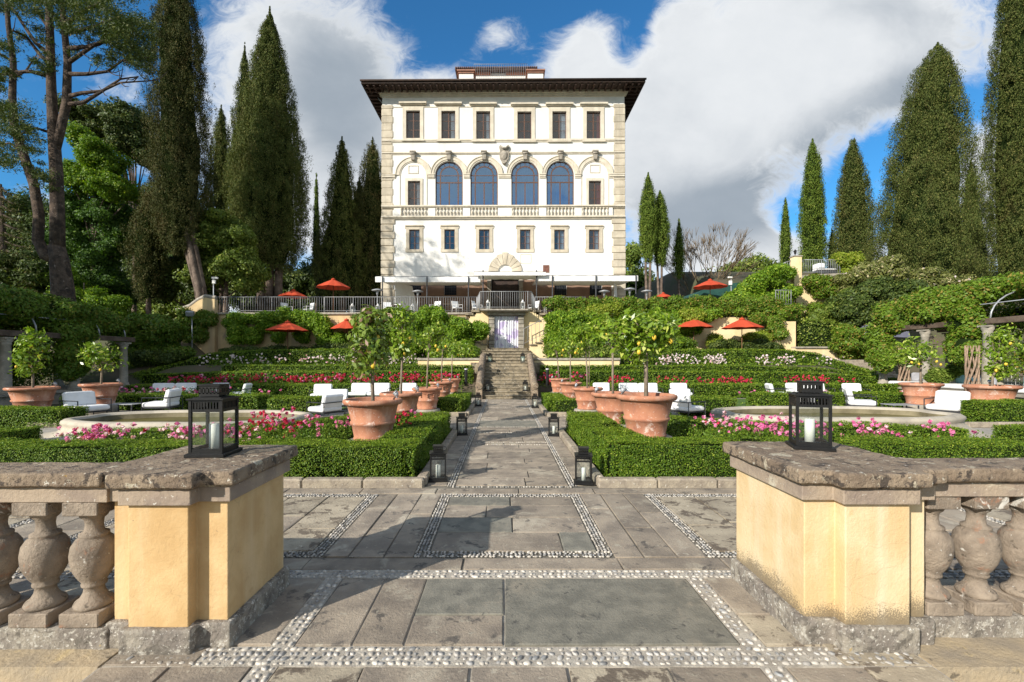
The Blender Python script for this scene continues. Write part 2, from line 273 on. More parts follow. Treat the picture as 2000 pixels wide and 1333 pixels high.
ROSER = mat('red_rose_petal', (0.50, 0.015, 0.045), (0.62, 0.035, 0.10), 20, 0.7, island=0.25, trans=0.2)
ROSEW = mat('white_rose_petal', (0.80, 0.70, 0.70), (0.76, 0.60, 0.64), 20, 0.7, island=0.15, trans=0.2)
GLASS = glassmat('lantern_glass')
def winglass(name, refl, tint, gl):
    m = bpy.data.materials.new(name); m.use_nodes = True; t = NT(m.node_tree)
    a = t.n('ShaderNodeBsdfTransparent', ins={0: (*tint, 1)}); g = t.n('ShaderNodeBsdfGlossy', ins={0: (*gl, 1), 'Roughness': 0.02})
    o = t.n('ShaderNodeMixShader', ins={0: refl, 1: a.outputs[0], 2: g.outputs[0]})
    t.n('ShaderNodeOutputMaterial', ins={0: o.outputs[0]}); return m
WGLASS = winglass('window_glass', 0.16, (0.75, 0.8, 0.85), (0.55, 0.50, 0.44)); AGLASS = winglass('arched_window_glass', 0.40, (0.6, 0.68, 0.75), (0.36, 0.54, 0.74))
# ---------------------------------------------------------------- object helpers
def tag(o, label=None, cat=None, group=None, kind=None):
    if label: o['label'] = label
    if cat: o['category'] = cat
    if group: o['group'] = group
    if kind: o['kind'] = kind
    return o
def empty(name, loc=(0, 0, 0), rz=0.0, label=None, cat=None, group=None):
    o = bpy.data.objects.new(name, None); C.objects.link(o); o.empty_display_size = 0.2
    o.location = loc; o.rotation_euler = (0, 0, rz)
    return tag(o, label, cat, group)
KIDS = {}
def link(o, parent=None):
    C.objects.link(o)
    if parent is not None:
        o.parent = parent; KIDS.setdefault(parent.name, []).append(o)
    return o
def copy_tree(o, parent=None):
    c = o.copy(); link(c, parent)
    for ch in list(KIDS.get(o.name, [])): copy_tree(ch, c)
    return c
def W(px, py, Y):                         # photo pixel at distance Y -> point in the place
    return Vector(((px - VX) * Y / F, Y, CH + (VY - py) * Y / F))
def XZ(px, py, Y): p = W(px, py, Y); return p.x, p.z

def npmesh(name, parts, mats, parent=None, smooth=False):
    """parts: list of (verts (n,3), faces (m,k), material index)"""
    me = bpy.data.meshes.new(name)
    vs = []; li = []; ls = []; lt = []; mi = []; off = 0; lo = 0
    for V_, F_, k in parts:
        V_ = np.asarray(V_, dtype=np.float32); F_ = np.asarray(F_, dtype=np.int32)
        if len(F_) == 0: continue
        vs.append(V_); li.append((F_ + off).ravel()); nn = F_.shape[1]
        ls.append(np.arange(len(F_), dtype=np.int32) * nn + lo); lt.append(np.full(len(F_), nn, np.int32))
        mi.append(np.full(len(F_), k, np.int32)); off += len(V_); lo += len(F_) * nn
    vs = np.concatenate(vs); li = np.concatenate(li); ls = np.concatenate(ls); mi = np.concatenate(mi)
    me.vertices.add(len(vs)); me.vertices.foreach_set('co', vs.ravel())
    me.loops.add(len(li)); me.loops.foreach_set('vertex_index', li)
    me.polygons.add(len(ls)); me.polygons.foreach_set('loop_start', ls)
    for mm in mats: me.materials.append(mm)
    me.polygons.foreach_set('material_index', mi)
    me.update(calc_edges=True)
    if smooth: me.polygons.foreach_set('use_smooth', np.ones(len(ls), bool))
    return link(bpy.data.objects.new(name, me), parent)

class MB:
    """collects simple solids, then becomes ONE mesh object"""
    def __init__(s): s.v = []; s.f = []; s.m = []; s.k = 0; s.sm = []
    def mat(s, k): s.k = k; return s
    def add(s, vs, fs, smooth=False):
        o = len(s.v); s.v += [tuple(p) for p in vs]
        for f in fs: s.f.append(tuple(i + o for i in f)); s.m.append(s.k); s.sm.append(smooth)
        return s
    def box(s, x0, x1, y0, y1, z0, z1):
        x0, x1 = min(x0, x1), max(x0, x1); y0, y1 = min(y0, y1), max(y0, y1); z0, z1 = min(z0, z1), max(z0, z1)
        return s.add([(x0, y0, z0), (x1, y0, z0), (x1, y1, z0), (x0, y1, z0), (x0, y0, z1), (x1, y0, z1), (x1, y1, z1), (x0, y1, z1)],
                     [(0, 3, 2, 1), (4, 5, 6, 7), (0, 1, 5, 4), (1, 2, 6, 5), (2, 3, 7, 6), (3, 0, 4, 7)])
    def cbox(s, c, d, rz=0.0, tilt=0.0, bev=0.0):
        """box by centre and size, optional chamfer, rotated"""
        M = Matrix.Rotation(rz, 4, 'Z') @ Matrix.Rotation(tilt, 4, 'X')
        o = len(s.v)
        dx, dy, dz = (q / 2 for q in d)
        if bev <= 0:
            t = MB().box(-dx, dx, -dy, dy, -dz, dz)
        else:
            t = MB(); b = bev; rings = []
            for z, e in ((-dz, b), (-dz + b, 0), (dz - b, 0), (dz, b)):
                X, Y = dx - e, dy - e
                rings.append([(X - b, -Y, z), (X, -Y + b, z), (X, Y - b, z), (X - b, Y, z), (-X + b, Y, z), (-X, Y - b, z), (-X, -Y + b, z), (-X + b, -Y, z)])
            for r in rings: t.v += r
            for i in range(3):
                for j in range(8): t.f.append((i * 8 + j, i * 8 + (j + 1) % 8, (i + 1) * 8 + (j + 1) % 8, (i + 1) * 8 + j))
            t.f.append(tuple(reversed(range(8)))); t.f.append(tuple(range(24, 32)))
        vs = [Vector(c) + M @ Vector(p) for p in t.v]
        return s.add(vs, t.f)
    def prism(s, poly, z0, z1):
        n = len(poly)
        vs = [(x, y, z0) for x, y in poly] + [(x, y, z1) for x, y in poly]
        fs = [tuple(reversed(range(n))), tuple(range(n, 2 * n))] + [(i, (i + 1) % n, n + (i + 1) % n, n + i) for i in range(n)]
        return s.add(vs, fs)
    def prismy(s, poly, y0, y1):           # polygon in x,z pushed along y
        n = len(poly)
        vs = [(x, y0, z) for x, z in poly] + [(x, y1, z) for x, z in poly]
        fs = [tuple(range(n)), tuple(reversed(range(n, 2 * n)))] + [((i + 1) % n, i, n + i, n + (i + 1) % n) for i in range(n)]
        return s.add(vs, fs)
    def lathe(s, prof, c=(0, 0, 0), n=20, smooth=True, cap=True):
        vs = []; fs = []
        for r, z in prof:
            for i in range(n): a = 2 * PI * i / n; vs.append((c[0] + r * math.cos(a), c[1] + r * math.sin(a), c[2] + z))
        for j in range(len(prof) - 1):
            for i in range(n): fs.append((j * n + i, j * n + (i + 1) % n, (j + 1) * n + (i + 1) % n, (j + 1) * n + i))
        if cap: fs.append(tuple(reversed(range(n)))); fs.append(tuple(range((len(prof) - 1) * n, len(prof) * n)))
        return s.add(vs, fs, smooth)
    def tube(s, pts, rad, n=6, cap=True, smooth=True):
        pts = [Vector(p) for p in pts]; k = len(pts)
        if isinstance(rad, (int, float)): rad = [rad] * k
        vs = []; fs = []; up = None
        for i, p in enumerate(pts):
            t = (pts[min(i + 1, k - 1)] - pts[max(i - 1, 0)]).normalized()
            if up is None:
                up = Vector((0, 0, 1)) if abs(t.z) < 0.9 else Vector((1, 0, 0))
            a = t.cross(up).normalized(); b = a.cross(t).normalized(); up = b
            for j in range(n):
                q = 2 * PI * j / n; vs.append(p + (a * math.cos(q) + b * math.sin(q)) * rad[i])
        for i in range(k - 1):
            for j in range(n): fs.append((i * n + j, (i + 1) * n + j, (i + 1) * n + (j + 1) % n, i * n + (j + 1) % n))
        if cap: fs.append(tuple(range(n))); fs.append(tuple(reversed(range((k - 1) * n, k * n))))
        return s.add(vs, fs, smooth)
    def ball(s, c, r, n=10, m=6, sc=(1, 1, 1)):
        vs = [(c[0], c[1], c[2] - r * sc[2])]; fs = []
        for j in range(1, m):
            a = PI * j / m
            for i in range(n):
                b = 2 * PI * i / n
                vs.append((c[0] + r * sc[0] * math.sin(a) * math.cos(b), c[1] + r * sc[1] * math.sin(a) * math.sin(b), c[2] - r * sc[2] * math.cos(a)))
        vs.append((c[0], c[1], c[2] + r * sc[2])); L = len(vs) - 1
        for i in range(n):
            fs.append((0, 1 + (i + 1) % n, 1 + i))
            fs.append((L, 1 + (m - 2) * n + i, 1 + (m - 2) * n + (i + 1) % n))
        for j in range(m - 2):
            for i in range(n):
                a = 1 + j * n + i; b = 1 + j * n + (i + 1) % n; fs.append((a, b, b + n, a + n))
        return s.add(vs, fs, True)
    def build(s, name, mats, parent=None, bevel=0.0, seg=2, loc=None, rough=0.0, cuts=3):
        me = bpy.data.meshes.new(name); me.from_pydata(s.v, [], s.f)
        if not isinstance(mats, (list, tuple)): mats = [mats]
        for mm in mats: me.materials.append(mm)
        me.polygons.foreach_set('material_index', s.m); me.polygons.foreach_set('use_smooth', s.sm); me.update()
        o = link(bpy.data.objects.new(name, me), parent)
        if bevel:
            b = o.modifiers.new('bevel', 'BEVEL'); b.width = bevel; b.segments = seg; b.limit_method = 'ANGLE'; b.angle_limit = R(40)
        if rough:                                 # weathered, pitted stone surface
            q = o.modifiers.new('cuts', 'REMESH'); q.mode = 'VOXEL'; q.voxel_size = cuts; q.use_smooth_shade = True
            for nm, sc, st in (('broad', .16, 1.0), ('pits', .035, .55)):
                tx = bpy.data.textures.get(nm + '_stone') or bpy.data.textures.new(nm + '_stone', 'CLOUDS'); tx.noise_scale = sc; tx.noise_depth = 3
                d = o.modifiers.new(nm, 'DISPLACE'); d.texture = tx; d.texture_coords = 'LOCAL'; d.strength = rough * st; d.mid_level = .5
        if loc is not None: o.location = loc
        return o

# ---------------------------------------------------------------- foliage helpers (numpy)
def unit(a): return a / np.maximum(np.linalg.norm(a, axis=1, keepdims=True), 1e-9)
def leafquads(P, N, size, rng, aspect=0.55, jitter=0.8, axis=None, axj=0.6):
    """one rhombic leaf per point; N = preferred facing, axis = preferred long direction"""
    n = len(P)
    nn = unit(N + rng.normal(size=(n, 3)) * jitter)
    ax = rng.normal(size=(n, 3)) if axis is None else axis + rng.normal(size=(n, 3)) * axj
    t = unit(ax - nn * np.sum(ax * nn, axis=1, keepdims=True)); b = np.cross(nn, t)
    s = (size * (0.5 + 0.95 * rng.random(n) ** 1.3))[:, None] * 0.5
    v = np.empty((n, 4, 3)); v[:, 0] = P - t * s; v[:, 1] = P + b * s * aspect + t * s * 0.1; v[:, 2] = P + t * s; v[:, 3] = P - b * s * aspect + t * s * 0.1
    return v.reshape(-1, 3), np.arange(4 * n).reshape(n, 4)
def sphere_dirs(n, rng): return unit(rng.normal(size=(n, 3)))
def clumps(cent, rad, per, rng, size, shell=(0.6, 1.1), nmix=0.6, up=0.25, jitter=0.7, aspect=0.55, axis=None, outward=None, axj=0.6):
    """cent (k,3), rad (k,3): leaves spread on each ellipsoid's outer layer"""
    k = len(cent); per = int(per)
    d = sphere_dirs(k * per, rng); rr = shell[0] + (shell[1] - shell[0]) * rng.random(k * per)
    c = np.repeat(cent, per, axis=0); r = np.repeat(rad, per, axis=0)
    P = c + d * r * rr[:, None]
    N = d * nmix + np.array([0, 0, up])
    if outward is not None: N = N + np.repeat(outward, per, axis=0) * (1 - nmix)
    return leafquads(P, N, size, rng, aspect, jitter, axis, axj)
def noise3(P, s, seed=0):
    """cheap smooth pseudo noise in -1..1"""
    r = np.random.default_rng(seed + 991); a = np.zeros(len(P))
    for i in range(5):
        k = r.normal(size=3) * s * (0.6 + 0.5 * i); a += np.sin(P @ k + r.random() * 6.28) / (1 + 0.5 * i)
    return a / 2.6

def hedge(name, line, width, rng_seed, label=None, cat='hedge', group=None, leaf=None, lm=None, lump=0.045, dens=3.5, drop=0.0, end=True):
    """clipped hedge along a line of (x, y, z_bottom, z_top)"""
    rng = np.random.default_rng(rng_seed)
    L = [np.array(p, float) for p in line]; n = len(L)
    offs = []
    for i in range(n):
        t = L[min(i + 1, n - 1)][:2] - L[max(i - 1, 0)][:2]; t = t / np.linalg.norm(t); offs.append(np.array([-t[1], t[0]]) * width / 2)
    Yn = float(np.mean([p[1] for p in L])); s = leaf or max(0.021, 0.0028 * Yn)
    quads = []                                   # (p00,p10,p11,p01)
    def pt(i, side, top, ins=0.0, zin=0.0):
        p = L[i].copy(); o = offs[i] * (1 - ins * 2 / width) * side
        return np.array([p[0] + o[0], p[1] + o[1], (p[3] - zin) if top else p[2]])
    core_v = []; core_f = []
    L0 = [q.copy() for q in L]
    for i_, j_ in ((0, 1), (-1, -2)):
        dv = L0[j_] - L0[i_]; L[i_] = L0[i_] + dv * min(.4, s * 1.6 / np.linalg.norm(dv))
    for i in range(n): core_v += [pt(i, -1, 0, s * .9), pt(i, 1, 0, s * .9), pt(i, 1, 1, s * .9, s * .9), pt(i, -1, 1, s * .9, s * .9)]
    L = L0
    for i in range(n - 1):
        a = i * 4; b = a + 4
        for j in range(4): core_f.append((a + j, a + (j + 1) % 4, b + (j + 1) % 4, b + j))
        quads += [(pt(i, -1, 0), pt(i + 1, -1, 0), pt(i + 1, -1, 1), pt(i, -1, 1)), (pt(i, 1, 0), pt(i + 1, 1, 0), pt(i + 1, 1, 1), pt(i, 1, 1)),
                  (pt(i, -1, 1), pt(i + 1, -1, 1), pt(i + 1, 1, 1), pt(i, 1, 1))]
    core_f += [(3, 2, 1, 0), ((n - 1) * 4, (n - 1) * 4 + 1, (n - 1) * 4 + 2, (n - 1) * 4 + 3)]
    if end: quads += [(pt(0, -1, 0), pt(0, 1, 0), pt(0, 1, 1), pt(0, -1, 1)), (pt(n - 1, -1, 0), pt(n - 1, 1, 0), pt(n - 1, 1, 1), pt(n - 1, -1, 1))]
    cen = np.mean([np.array([p[0], p[1], (p[2] + p[3]) / 2]) for p in L], axis=0)
    PP = []; NN = []
    for qi, (a, b, c, d) in enumerate(quads):
        e1 = b - a; e2 = d - a; nrm = np.cross(e1, e2); area = np.linalg.norm(nrm)
        k = int(area * dens / (s * s))
        if k < 1: continue
        uu = rng.random(k)[:, None]; vv = rng.random(k)[:, None]
        P = a * (1 - uu) * (1 - vv) + b * uu * (1 - vv) + c * uu * vv + d * (1 - uu) * vv
        nv = nrm / area
        if qi < 3 * (n - 1):
            seg = qi // 3; kind = qi % 3
            m = (L[seg] + L[seg + 1]) / 2; m3 = np.array([m[0], m[1], (m[2] + m[3]) / 2])
        else: m3 = cen
        if np.dot((a + c) / 2 - m3, nv) < 0: nv = -nv
        PP.append(P); NN.append(np.repeat(nv[None], k, 0))
    P = np.concatenate(PP); N = np.concatenate(NN)
    nz = noise3(P, 1.7, rng_seed) * lump + noise3(P, 9, rng_seed + 5) * lump * 0.6
    edge = (rng.random(len(P)) - 0.68) * s * 1.7
    P = P + N * (nz + edge)[:, None]
    v, f = leafquads(P, N + np.array([0, 0, 0.35]), np.full(len(P), s), rng, 0.62, 0.62)
    new = rng.random(len(P)) < np.where(N[:, 2] > .5, .48, .05) + 0.14 * noise3(P, 1.4, rng_seed + 9)   # brighter leaves mostly on top: sunlit tops put into the leaf colour
    cv = np.array(core_v); cf = np.array(core_f)
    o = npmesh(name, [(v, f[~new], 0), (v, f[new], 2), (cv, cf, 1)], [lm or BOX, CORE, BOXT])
    return tag(o, label, cat, group)

def crown_bush(name, blobsW, seed, size, lm, per_m2=None, parent=None, label=None, cat=None, group=None, core=True, dens=2.6, k_sub=9, kind=None, shell=(0.7, 1.12), flowers=None, up=0.25, aspect=0.55, jitter=0.75, extra=None):
    """shrub / vine mass: blobsW = [(centre, (rx, ry, rz))]; each blob is broken into smaller leaf clumps"""
    rng = np.random.default_rng(seed)
    parts = []; cs = []; rs = []; outs = []
    for c, r in blobsW:
        c = np.array(c, float); r = np.array(r, float)
        rm = float(np.mean(sorted(r)[1:]))
        area = 4 * PI * ((r[0] * r[1]) ** 1.6 / 3 + (r[0] * r[2]) ** 1.6 / 3 + (r[1] * r[2]) ** 1.6 / 3) ** (1 / 1.6)
        sub = max(size * 2.4, rm * 0.30)
        k = max(6, int(area / (sub * sub * 1.6)))
        d = sphere_dirs(k, rng); re = np.maximum(r * .3, r - sub * .75); cc = c + d * re * (0.72 + 0.48 * rng.random((k, 1)))
        cs.append(cc); rs.append(np.repeat((sub * (0.7 + 0.7 * rng.random((k, 1)))) * np.array([[1, 1, 0.8]]), 1, axis=0)); outs.append(d)
    cs = np.concatenate(cs); rs = np.concatenate(rs); outs = np.concatenate(outs)
    mr = float(np.mean(rs))
    per = max(8, int(4 * PI * mr * mr * dens * 0.5 / (size * size * 0.5)))
    v, f = clumps(cs, rs, per, rng, np.full(len(cs) * per, size), shell, 0.70, up, jitter * .72, aspect, None, outs)
    parts.append((v, f, 0)); ms = [lm, CORE]
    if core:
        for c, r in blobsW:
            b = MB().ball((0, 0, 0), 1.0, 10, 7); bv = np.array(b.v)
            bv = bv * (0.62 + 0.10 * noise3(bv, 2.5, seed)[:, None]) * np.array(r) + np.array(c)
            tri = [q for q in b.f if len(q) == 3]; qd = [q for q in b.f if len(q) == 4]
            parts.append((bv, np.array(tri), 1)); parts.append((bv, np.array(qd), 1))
    if flowers:
        fm, cnt, fs = flowers
        idx = rng.integers(0, len(cs), cnt); d = sphere_dirs(cnt, rng); d[:, 1] = -abs(d[:, 1])
        P = cs[idx] + d * rs[idx] * 1.1
        vv, ff = clumps(P, np.full((cnt, 3), fs * 0.5), 6, rng, np.full(cnt * 6, fs), (0.2, 1), 0.6, 0.3, 0.8, 0.9)
        parts.append((vv, ff, 2)); ms.append(fm)
    if extra: parts += extra[0]; ms += extra[1]
    o = npmesh(name, parts, ms, parent)
    return tag(o, label, cat, group, kind) if parent is None else o
def splitblobs(bl, seed, n=5, f=(.38, .62)):
    """break each big ellipsoid into smaller ones of uneven size so outlines are irregular"""
    r = random.Random(seed); out = []
    for c, s in bl:
        out.append((c, (s[0] * .6, s[1] * .8, s[2] * .6)))
        for k in range(n):
            a = 2 * PI * (k + r.random() * .7) / n; q = r.uniform(.5, .78); e = r.uniform(*f)
            out.append((Vector(c) + Vector((s[0] * q * math.cos(a), s[1] * r.uniform(-.5, .3), s[2] * q * math.sin(a))), (s[0] * e, s[1] * r.uniform(.5, .9), s[2] * e)))
    return out
def pxblobs(lst, Y, depth=1.0, dy=0.0):
    out = []
    for t in lst:
        px, py, rx, ry = t[:4]; yy_ = Y + (t[4] if len(t) > 4 else 0)
        c = W(px, py, yy_); s = yy_ / F; out.append((c, (rx * s, depth if len(t) < 6 else t[5], ry * s)))
    return out

def cypress(name, px, py_top, py_base, hw, Y, seed, label, lm=None, size=None, prof=None, bare=0.06, lean=0.0, group='cypress trees round the villa', loose=0.0, ragged=0.10, dens=1.0, trunk_r=None, depth=1.0, trunks=1, cat='cypress tree', tpath=None):
    """flame shaped conifer; hw = half width in photo px at its widest, prof = [(t, fraction)]"""
    rng = np.random.default_rng(seed); lm = lm or CYP
    sc = Y / F; base = W(px, py_base, Y); H = (py_base - py_top) * sc; Rm = hw * sc
    size = size or max(0.075, 0.0025 * Y)
    prof = prof or [(0, 0.55), (0.12, 0.92), (0.3, 1.0), (0.55, 0.85), (0.78, 0.52), (0.92, 0.22), (1, 0.02)]
    pt_, pr_ = [p[0] for p in prof], [p[1] for p in prof]
    root = empty(name, base, 0, label, cat, group)
    area = 2 * PI * Rm * H * 0.75
    cr = max(size * 2.1, Rm * 0.075)
    k = int(area / (cr * cr * 1.25) * (1 - loose * 0.5) * dens)
    t = rng.random(k * 2); keep = rng.random(k * 2) < np.interp(t, pt_, pr_) + 0.05; t = t[keep][:k]; k = len(t)
    a = rng.random(k) * 2 * PI
    rad = np.maximum(np.interp(t, pt_, pr_) * Rm - cr * .85, .02)
    lump = 1 + ragged * (np.sin(a * 3 + t * 9 + seed) * 0.6 + np.sin(a * 7 - t * 23 + seed * 2) * 0.5 + np.sin(a * 2 + t * 40) * 0.35)
    rr = rad * lump * (0.74 + 0.30 * rng.random(k)) * (1 - loose * 0.55 * rng.random(k))
    z = bare * H + t * H * (1 - bare)
    out_ = rng.random(k) < .10; spray = np.where(out_, 1 + ragged * 1.1 * rng.random(k), 1.0)
    # larger lobes of foliage with dark creases between them
    LR = max(.38, Rm * .20); nl = int(k * cr * cr * 1.1 / (LR * LR)) + 12
    lt = rng.random(nl); la = rng.random(nl) * 2 * PI; lp = np.stack([la * Rm * .8, lt * H / 1.9], 1); sp = np.stack([a * Rm * .8, t * H / 1.9], 1)
    dd = np.full(k, 1e9)
    for q in range(nl):
        dx = np.abs(sp[:, 0] - lp[q, 0]); dx = np.minimum(dx, 2 * PI * Rm * .8 - dx); dd = np.minimum(dd, dx * dx + (sp[:, 1] - lp[q, 1]) ** 2)
    rr = rr * (1.06 - 0.30 * np.clip(np.sqrt(dd) / LR, 0, 1.2) ** 1.4) * spray
    cx = np.stack([rr * np.cos(a) + lean * Rm * t * t, rr * np.sin(a) * depth, z], 1)
    rs = np.stack([np.full(k, cr), np.full(k, cr), np.full(k, cr * 1.9)], 1) * (0.55 + 0.65 * rng.random((k, 1)))
    # thin tips so that the apex is not a blob
    rs *= np.clip(np.interp(t, pt_, pr_) * 2.2 + 0.12, 0.15, 1)[:, None]
    per = int(np.clip(6.0 * (cr / size) ** 2, 20, 75) * (1 - loose * 0.2))
    out = np.stack([np.cos(a), np.sin(a), np.full(k, 0.5)], 1)
    axis = np.repeat(np.stack([np.cos(a) * 0.5, np.sin(a) * 0.5, np.full(k, 1.3)], 1), per, 0)
    v, f = clumps(cx, rs, per, rng, np.full(k * per, size * 1.3), (0.6, 1.12), 0.72, 0.15, 0.34, 0.34, axis, out, 0.32)
    parts = [(v, f, 0)]
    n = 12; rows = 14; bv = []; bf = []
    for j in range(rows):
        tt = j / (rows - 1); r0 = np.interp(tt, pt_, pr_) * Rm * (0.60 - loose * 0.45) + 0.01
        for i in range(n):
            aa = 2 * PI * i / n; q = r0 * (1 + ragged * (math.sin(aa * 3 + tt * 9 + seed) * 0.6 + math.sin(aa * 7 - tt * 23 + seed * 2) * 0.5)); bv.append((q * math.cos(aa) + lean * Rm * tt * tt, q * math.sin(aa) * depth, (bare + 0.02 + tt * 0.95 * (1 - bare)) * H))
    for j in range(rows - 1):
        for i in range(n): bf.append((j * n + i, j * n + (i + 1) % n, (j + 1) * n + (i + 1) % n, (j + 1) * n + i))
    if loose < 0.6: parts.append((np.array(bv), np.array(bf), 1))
    npmesh('crown', parts, [lm, CORE], root)
    tr = trunk_r or max(0.12, Rm * 0.10)
    mb = MB()
    if tpath:
        for dx, dy in ((0, 0), (.16, .1), (-.15, .12), (.05, -.12)):
            mb.tube([W(x, y, Y) - base + Vector((dx * (1 + .25 * i * i), dy, 0)) for i, (x, y) in enumerate(tpath)], [tr * (1.1 - .75 * i / (len(tpath) - 1)) for i in range(len(tpath))], 7)
        trunks = 0
    for q in range(trunks):
        ox = (q - (trunks - 1) / 2) * tr * 2.2; top = H * (0.9 if trunks == 1 else 0.55)
        mb.tube([(ox, 0, -1.0), (ox, 0, H * 0.08), (ox * 1.5 + lean * Rm * 0.1, 0.1, H * 0.35), (ox * 1.2 + lean * Rm * 0.5, 0, top)], [tr * 1.3, tr, tr * 0.75, tr * 0.15], 8)
    mb.build('trunk', BARKC, root)
    return root
# ================================================================ THE SETTING: ground
def sstep(a, b, x): t = min(1, max(0, (x - a) / (b - a))); return t * t * (3 - 2 * t)
def zg(x, y):
    if y < 2.84: return -0.24
    far = 0.09 * max(0, y - 75) if y < 400 else 0.09 * 325
    cen = -0.05 if y < 22 else (-0.05 + 1.5 * sstep(22, 26.2, y) if y < 29.75 else 4.70)
    lef = -0.05 + 4.7 * sstep(21, 33, y)
    rig = -0.05 + 0.6 * sstep(20, 27, y) + 7.2 * sstep(28.5, 38, y) + 5 * sstep(38, 60, y)
    if x < 0: k = sstep(17.5, 21, -x); z = cen * (1 - k) + lef * k
    else: k = sstep(17.5, 21, x); z = cen * (1 - k) + rig * k
    return z + far
xs = sorted(set([-3000, -1500, -700, -350, -180, -120] + [round(-90 + i * 3.0, 2) for i in range(61)] + [round(-24 + i * 0.5, 2) for i in range(97)] + [120, 180, 350, 700, 1500, 3000]))
ys = sorted(set([-3000, -800, -200, -60, -20, -5, 2.83, 2.86] + [round(4 + i * 1.5, 2) for i in range(12)] + [round(21 + i * 0.5, 2) for i in range(18)] + [29.74, 29.78] + [round(31 + i * 1.5, 2) for i in range(36)] + [90, 100, 120, 150, 200, 300, 400, 800, 1600, 3500]))
gv = np.array([(x, y, zg(x, y)) for y in ys for x in xs]); nx = len(xs)
gf = np.array([(j * nx + i, j * nx + i + 1, (j + 1) * nx + i + 1, (j + 1) * nx + i) for j in range(len(ys) - 1) for i in range(nx - 1)])
tag(npmesh('ground', [(gv, gf, 0)], [GROUND], smooth=True), kind='structure')
tag(MB().box(-16.5, 16.5, 3.0, 22.0, -0.045, -0.030).build('garden_path', GRAVELM), kind='structure')
tag(MB().box(-14.5, -2.9, 16.6, 20.8, -0.028, 0.012).box(3.1, 14.5, 16.6, 20.8, -0.028, 0.012).build('lawn', LAWN), kind='structure')
# lower ledge outside the balustrade
WORNT = mat('worn_ochre_ledge', (0.42, 0.33, 0.21), (0.29, 0.24, 0.175), 3, 0.9, 0.7, 30, spots=[((0.50, 0.385, 0.21), 4, 0.58, 0.1), ((0.16, 0.13, 0.09), 7, 0.60, 0.08)])
for a, b, lb_ in ((-9, -2.32, 'left'), (2.47, 9, 'right')): tag(MB().box(a, b, 2.66, 2.83 if a < 0 else 2.945, -0.26, -0.004).build('low_wall', [WORNT]), label='low ochre ledge under the %s balustrade at the bottom edge of the view' % lb_, cat='wall')
tag(MB().box(-9, -2.32, 1.0, 2.66, -0.25, -0.20).box(2.47, 9, 1.0, 2.66, -0.25, -0.20).build('lower_pavement', WORNT), kind='structure')

# ---- flagstones
rs = random.Random(4)
slab = MB()
def stone(x0, x1, y0, y1, k=0, g=0.014, z=0.0):
    x0 += g / 2; x1 -= g / 2; y0 += g / 2; y1 -= g / 2
    if x1 - x0 < 0.03 or y1 - y0 < 0.03: return
    b = 0.006; zz = z + rs.uniform(-0.003, 0.003); slab.mat(k); j = lambda: rs.uniform(-0.006, 0.006)
    o = [(x0 + j(), y0 + j()), (x1 + j(), y0 + j()), (x1 + j(), y1 + j()), (x0 + j(), y1 + j())]
    i_ = [(x0 + b, y0 + b), (x1 - b, y0 + b), (x1 - b, y1 - b), (x0 + b, y1 - b)]
    slab.add([(x, y, z - 0.05) for x, y in o] + [(x, y, zz - b * 0.7) for x, y in o] + [(x, y, zz) for x, y in i_],
             [(0, 1, 5, 4), (1, 2, 6, 5), (2, 3, 7, 6), (3, 0, 4, 7), (4, 5, 9, 8), (5, 6, 10, 9), (6, 7, 11, 10), (7, 4, 8, 11), (8, 9, 10, 11)])
def row(x0, x1, y0, y1, cuts, ks=None):
    e = [x0] + list(cuts) + [x1]
    for i in range(len(e) - 1): stone(e[i], e[i + 1], y0, y1, (ks[i % len(ks)] if ks else 0))
def col_(x0, x1, y0, y1, cuts, ks=None):
    e = [y0] + list(cuts) + [y1]
    for i in range(len(e) - 1): stone(x0, x1, e[i], e[i + 1], (ks[i % len(ks)] if ks else 0))
PA0, PA1, PB0, PB1 = -1.43, -1.29, 1.46, 1.60        # the two long pebble bands of the gateway
# in front of the gate
for (a, b) in ((-1.0, 0.1), (0.1, 1.1), (1.1, 1.9)): row(PA1, PB0, a, b, [-0.6, 0.1, 0.8], [0, 0, 2, 0])
row(PA1, PB0, 1.9, 2.66, [-0.80, -0.19, 0.36, 0.93], [2, 0, 0, 2, 0]); row(-2.3, PA0, 1.2, 2.66, [-1.9]); row(PB1, 2.45, 1.2, 2.66, [2.05], [0, 2]); row(-2.3, PA0, -1, 1.2, []); row(PB1, 2.45, -1, 1.2, [])
# between the piers
col_(PA1, -0.94, 2.86, 3.735, []); col_(-0.94, -0.615, 2.86, 3.735, []); col_(-0.615, 0.0, 2.86, 3.735, [3.20], [0, 1]); stone(0.0, PB0, 2.86, 3.735, 1)
col_(-1.78, PA0, 2.86, 3.735, []); col_(PB1, 1.95, 2.86, 3.735, [3.2], [2, 0]); stone(-2.3, -1.78, 2.66, 2.86); stone(1.95, 2.45, 2.66, 2.88, 2)
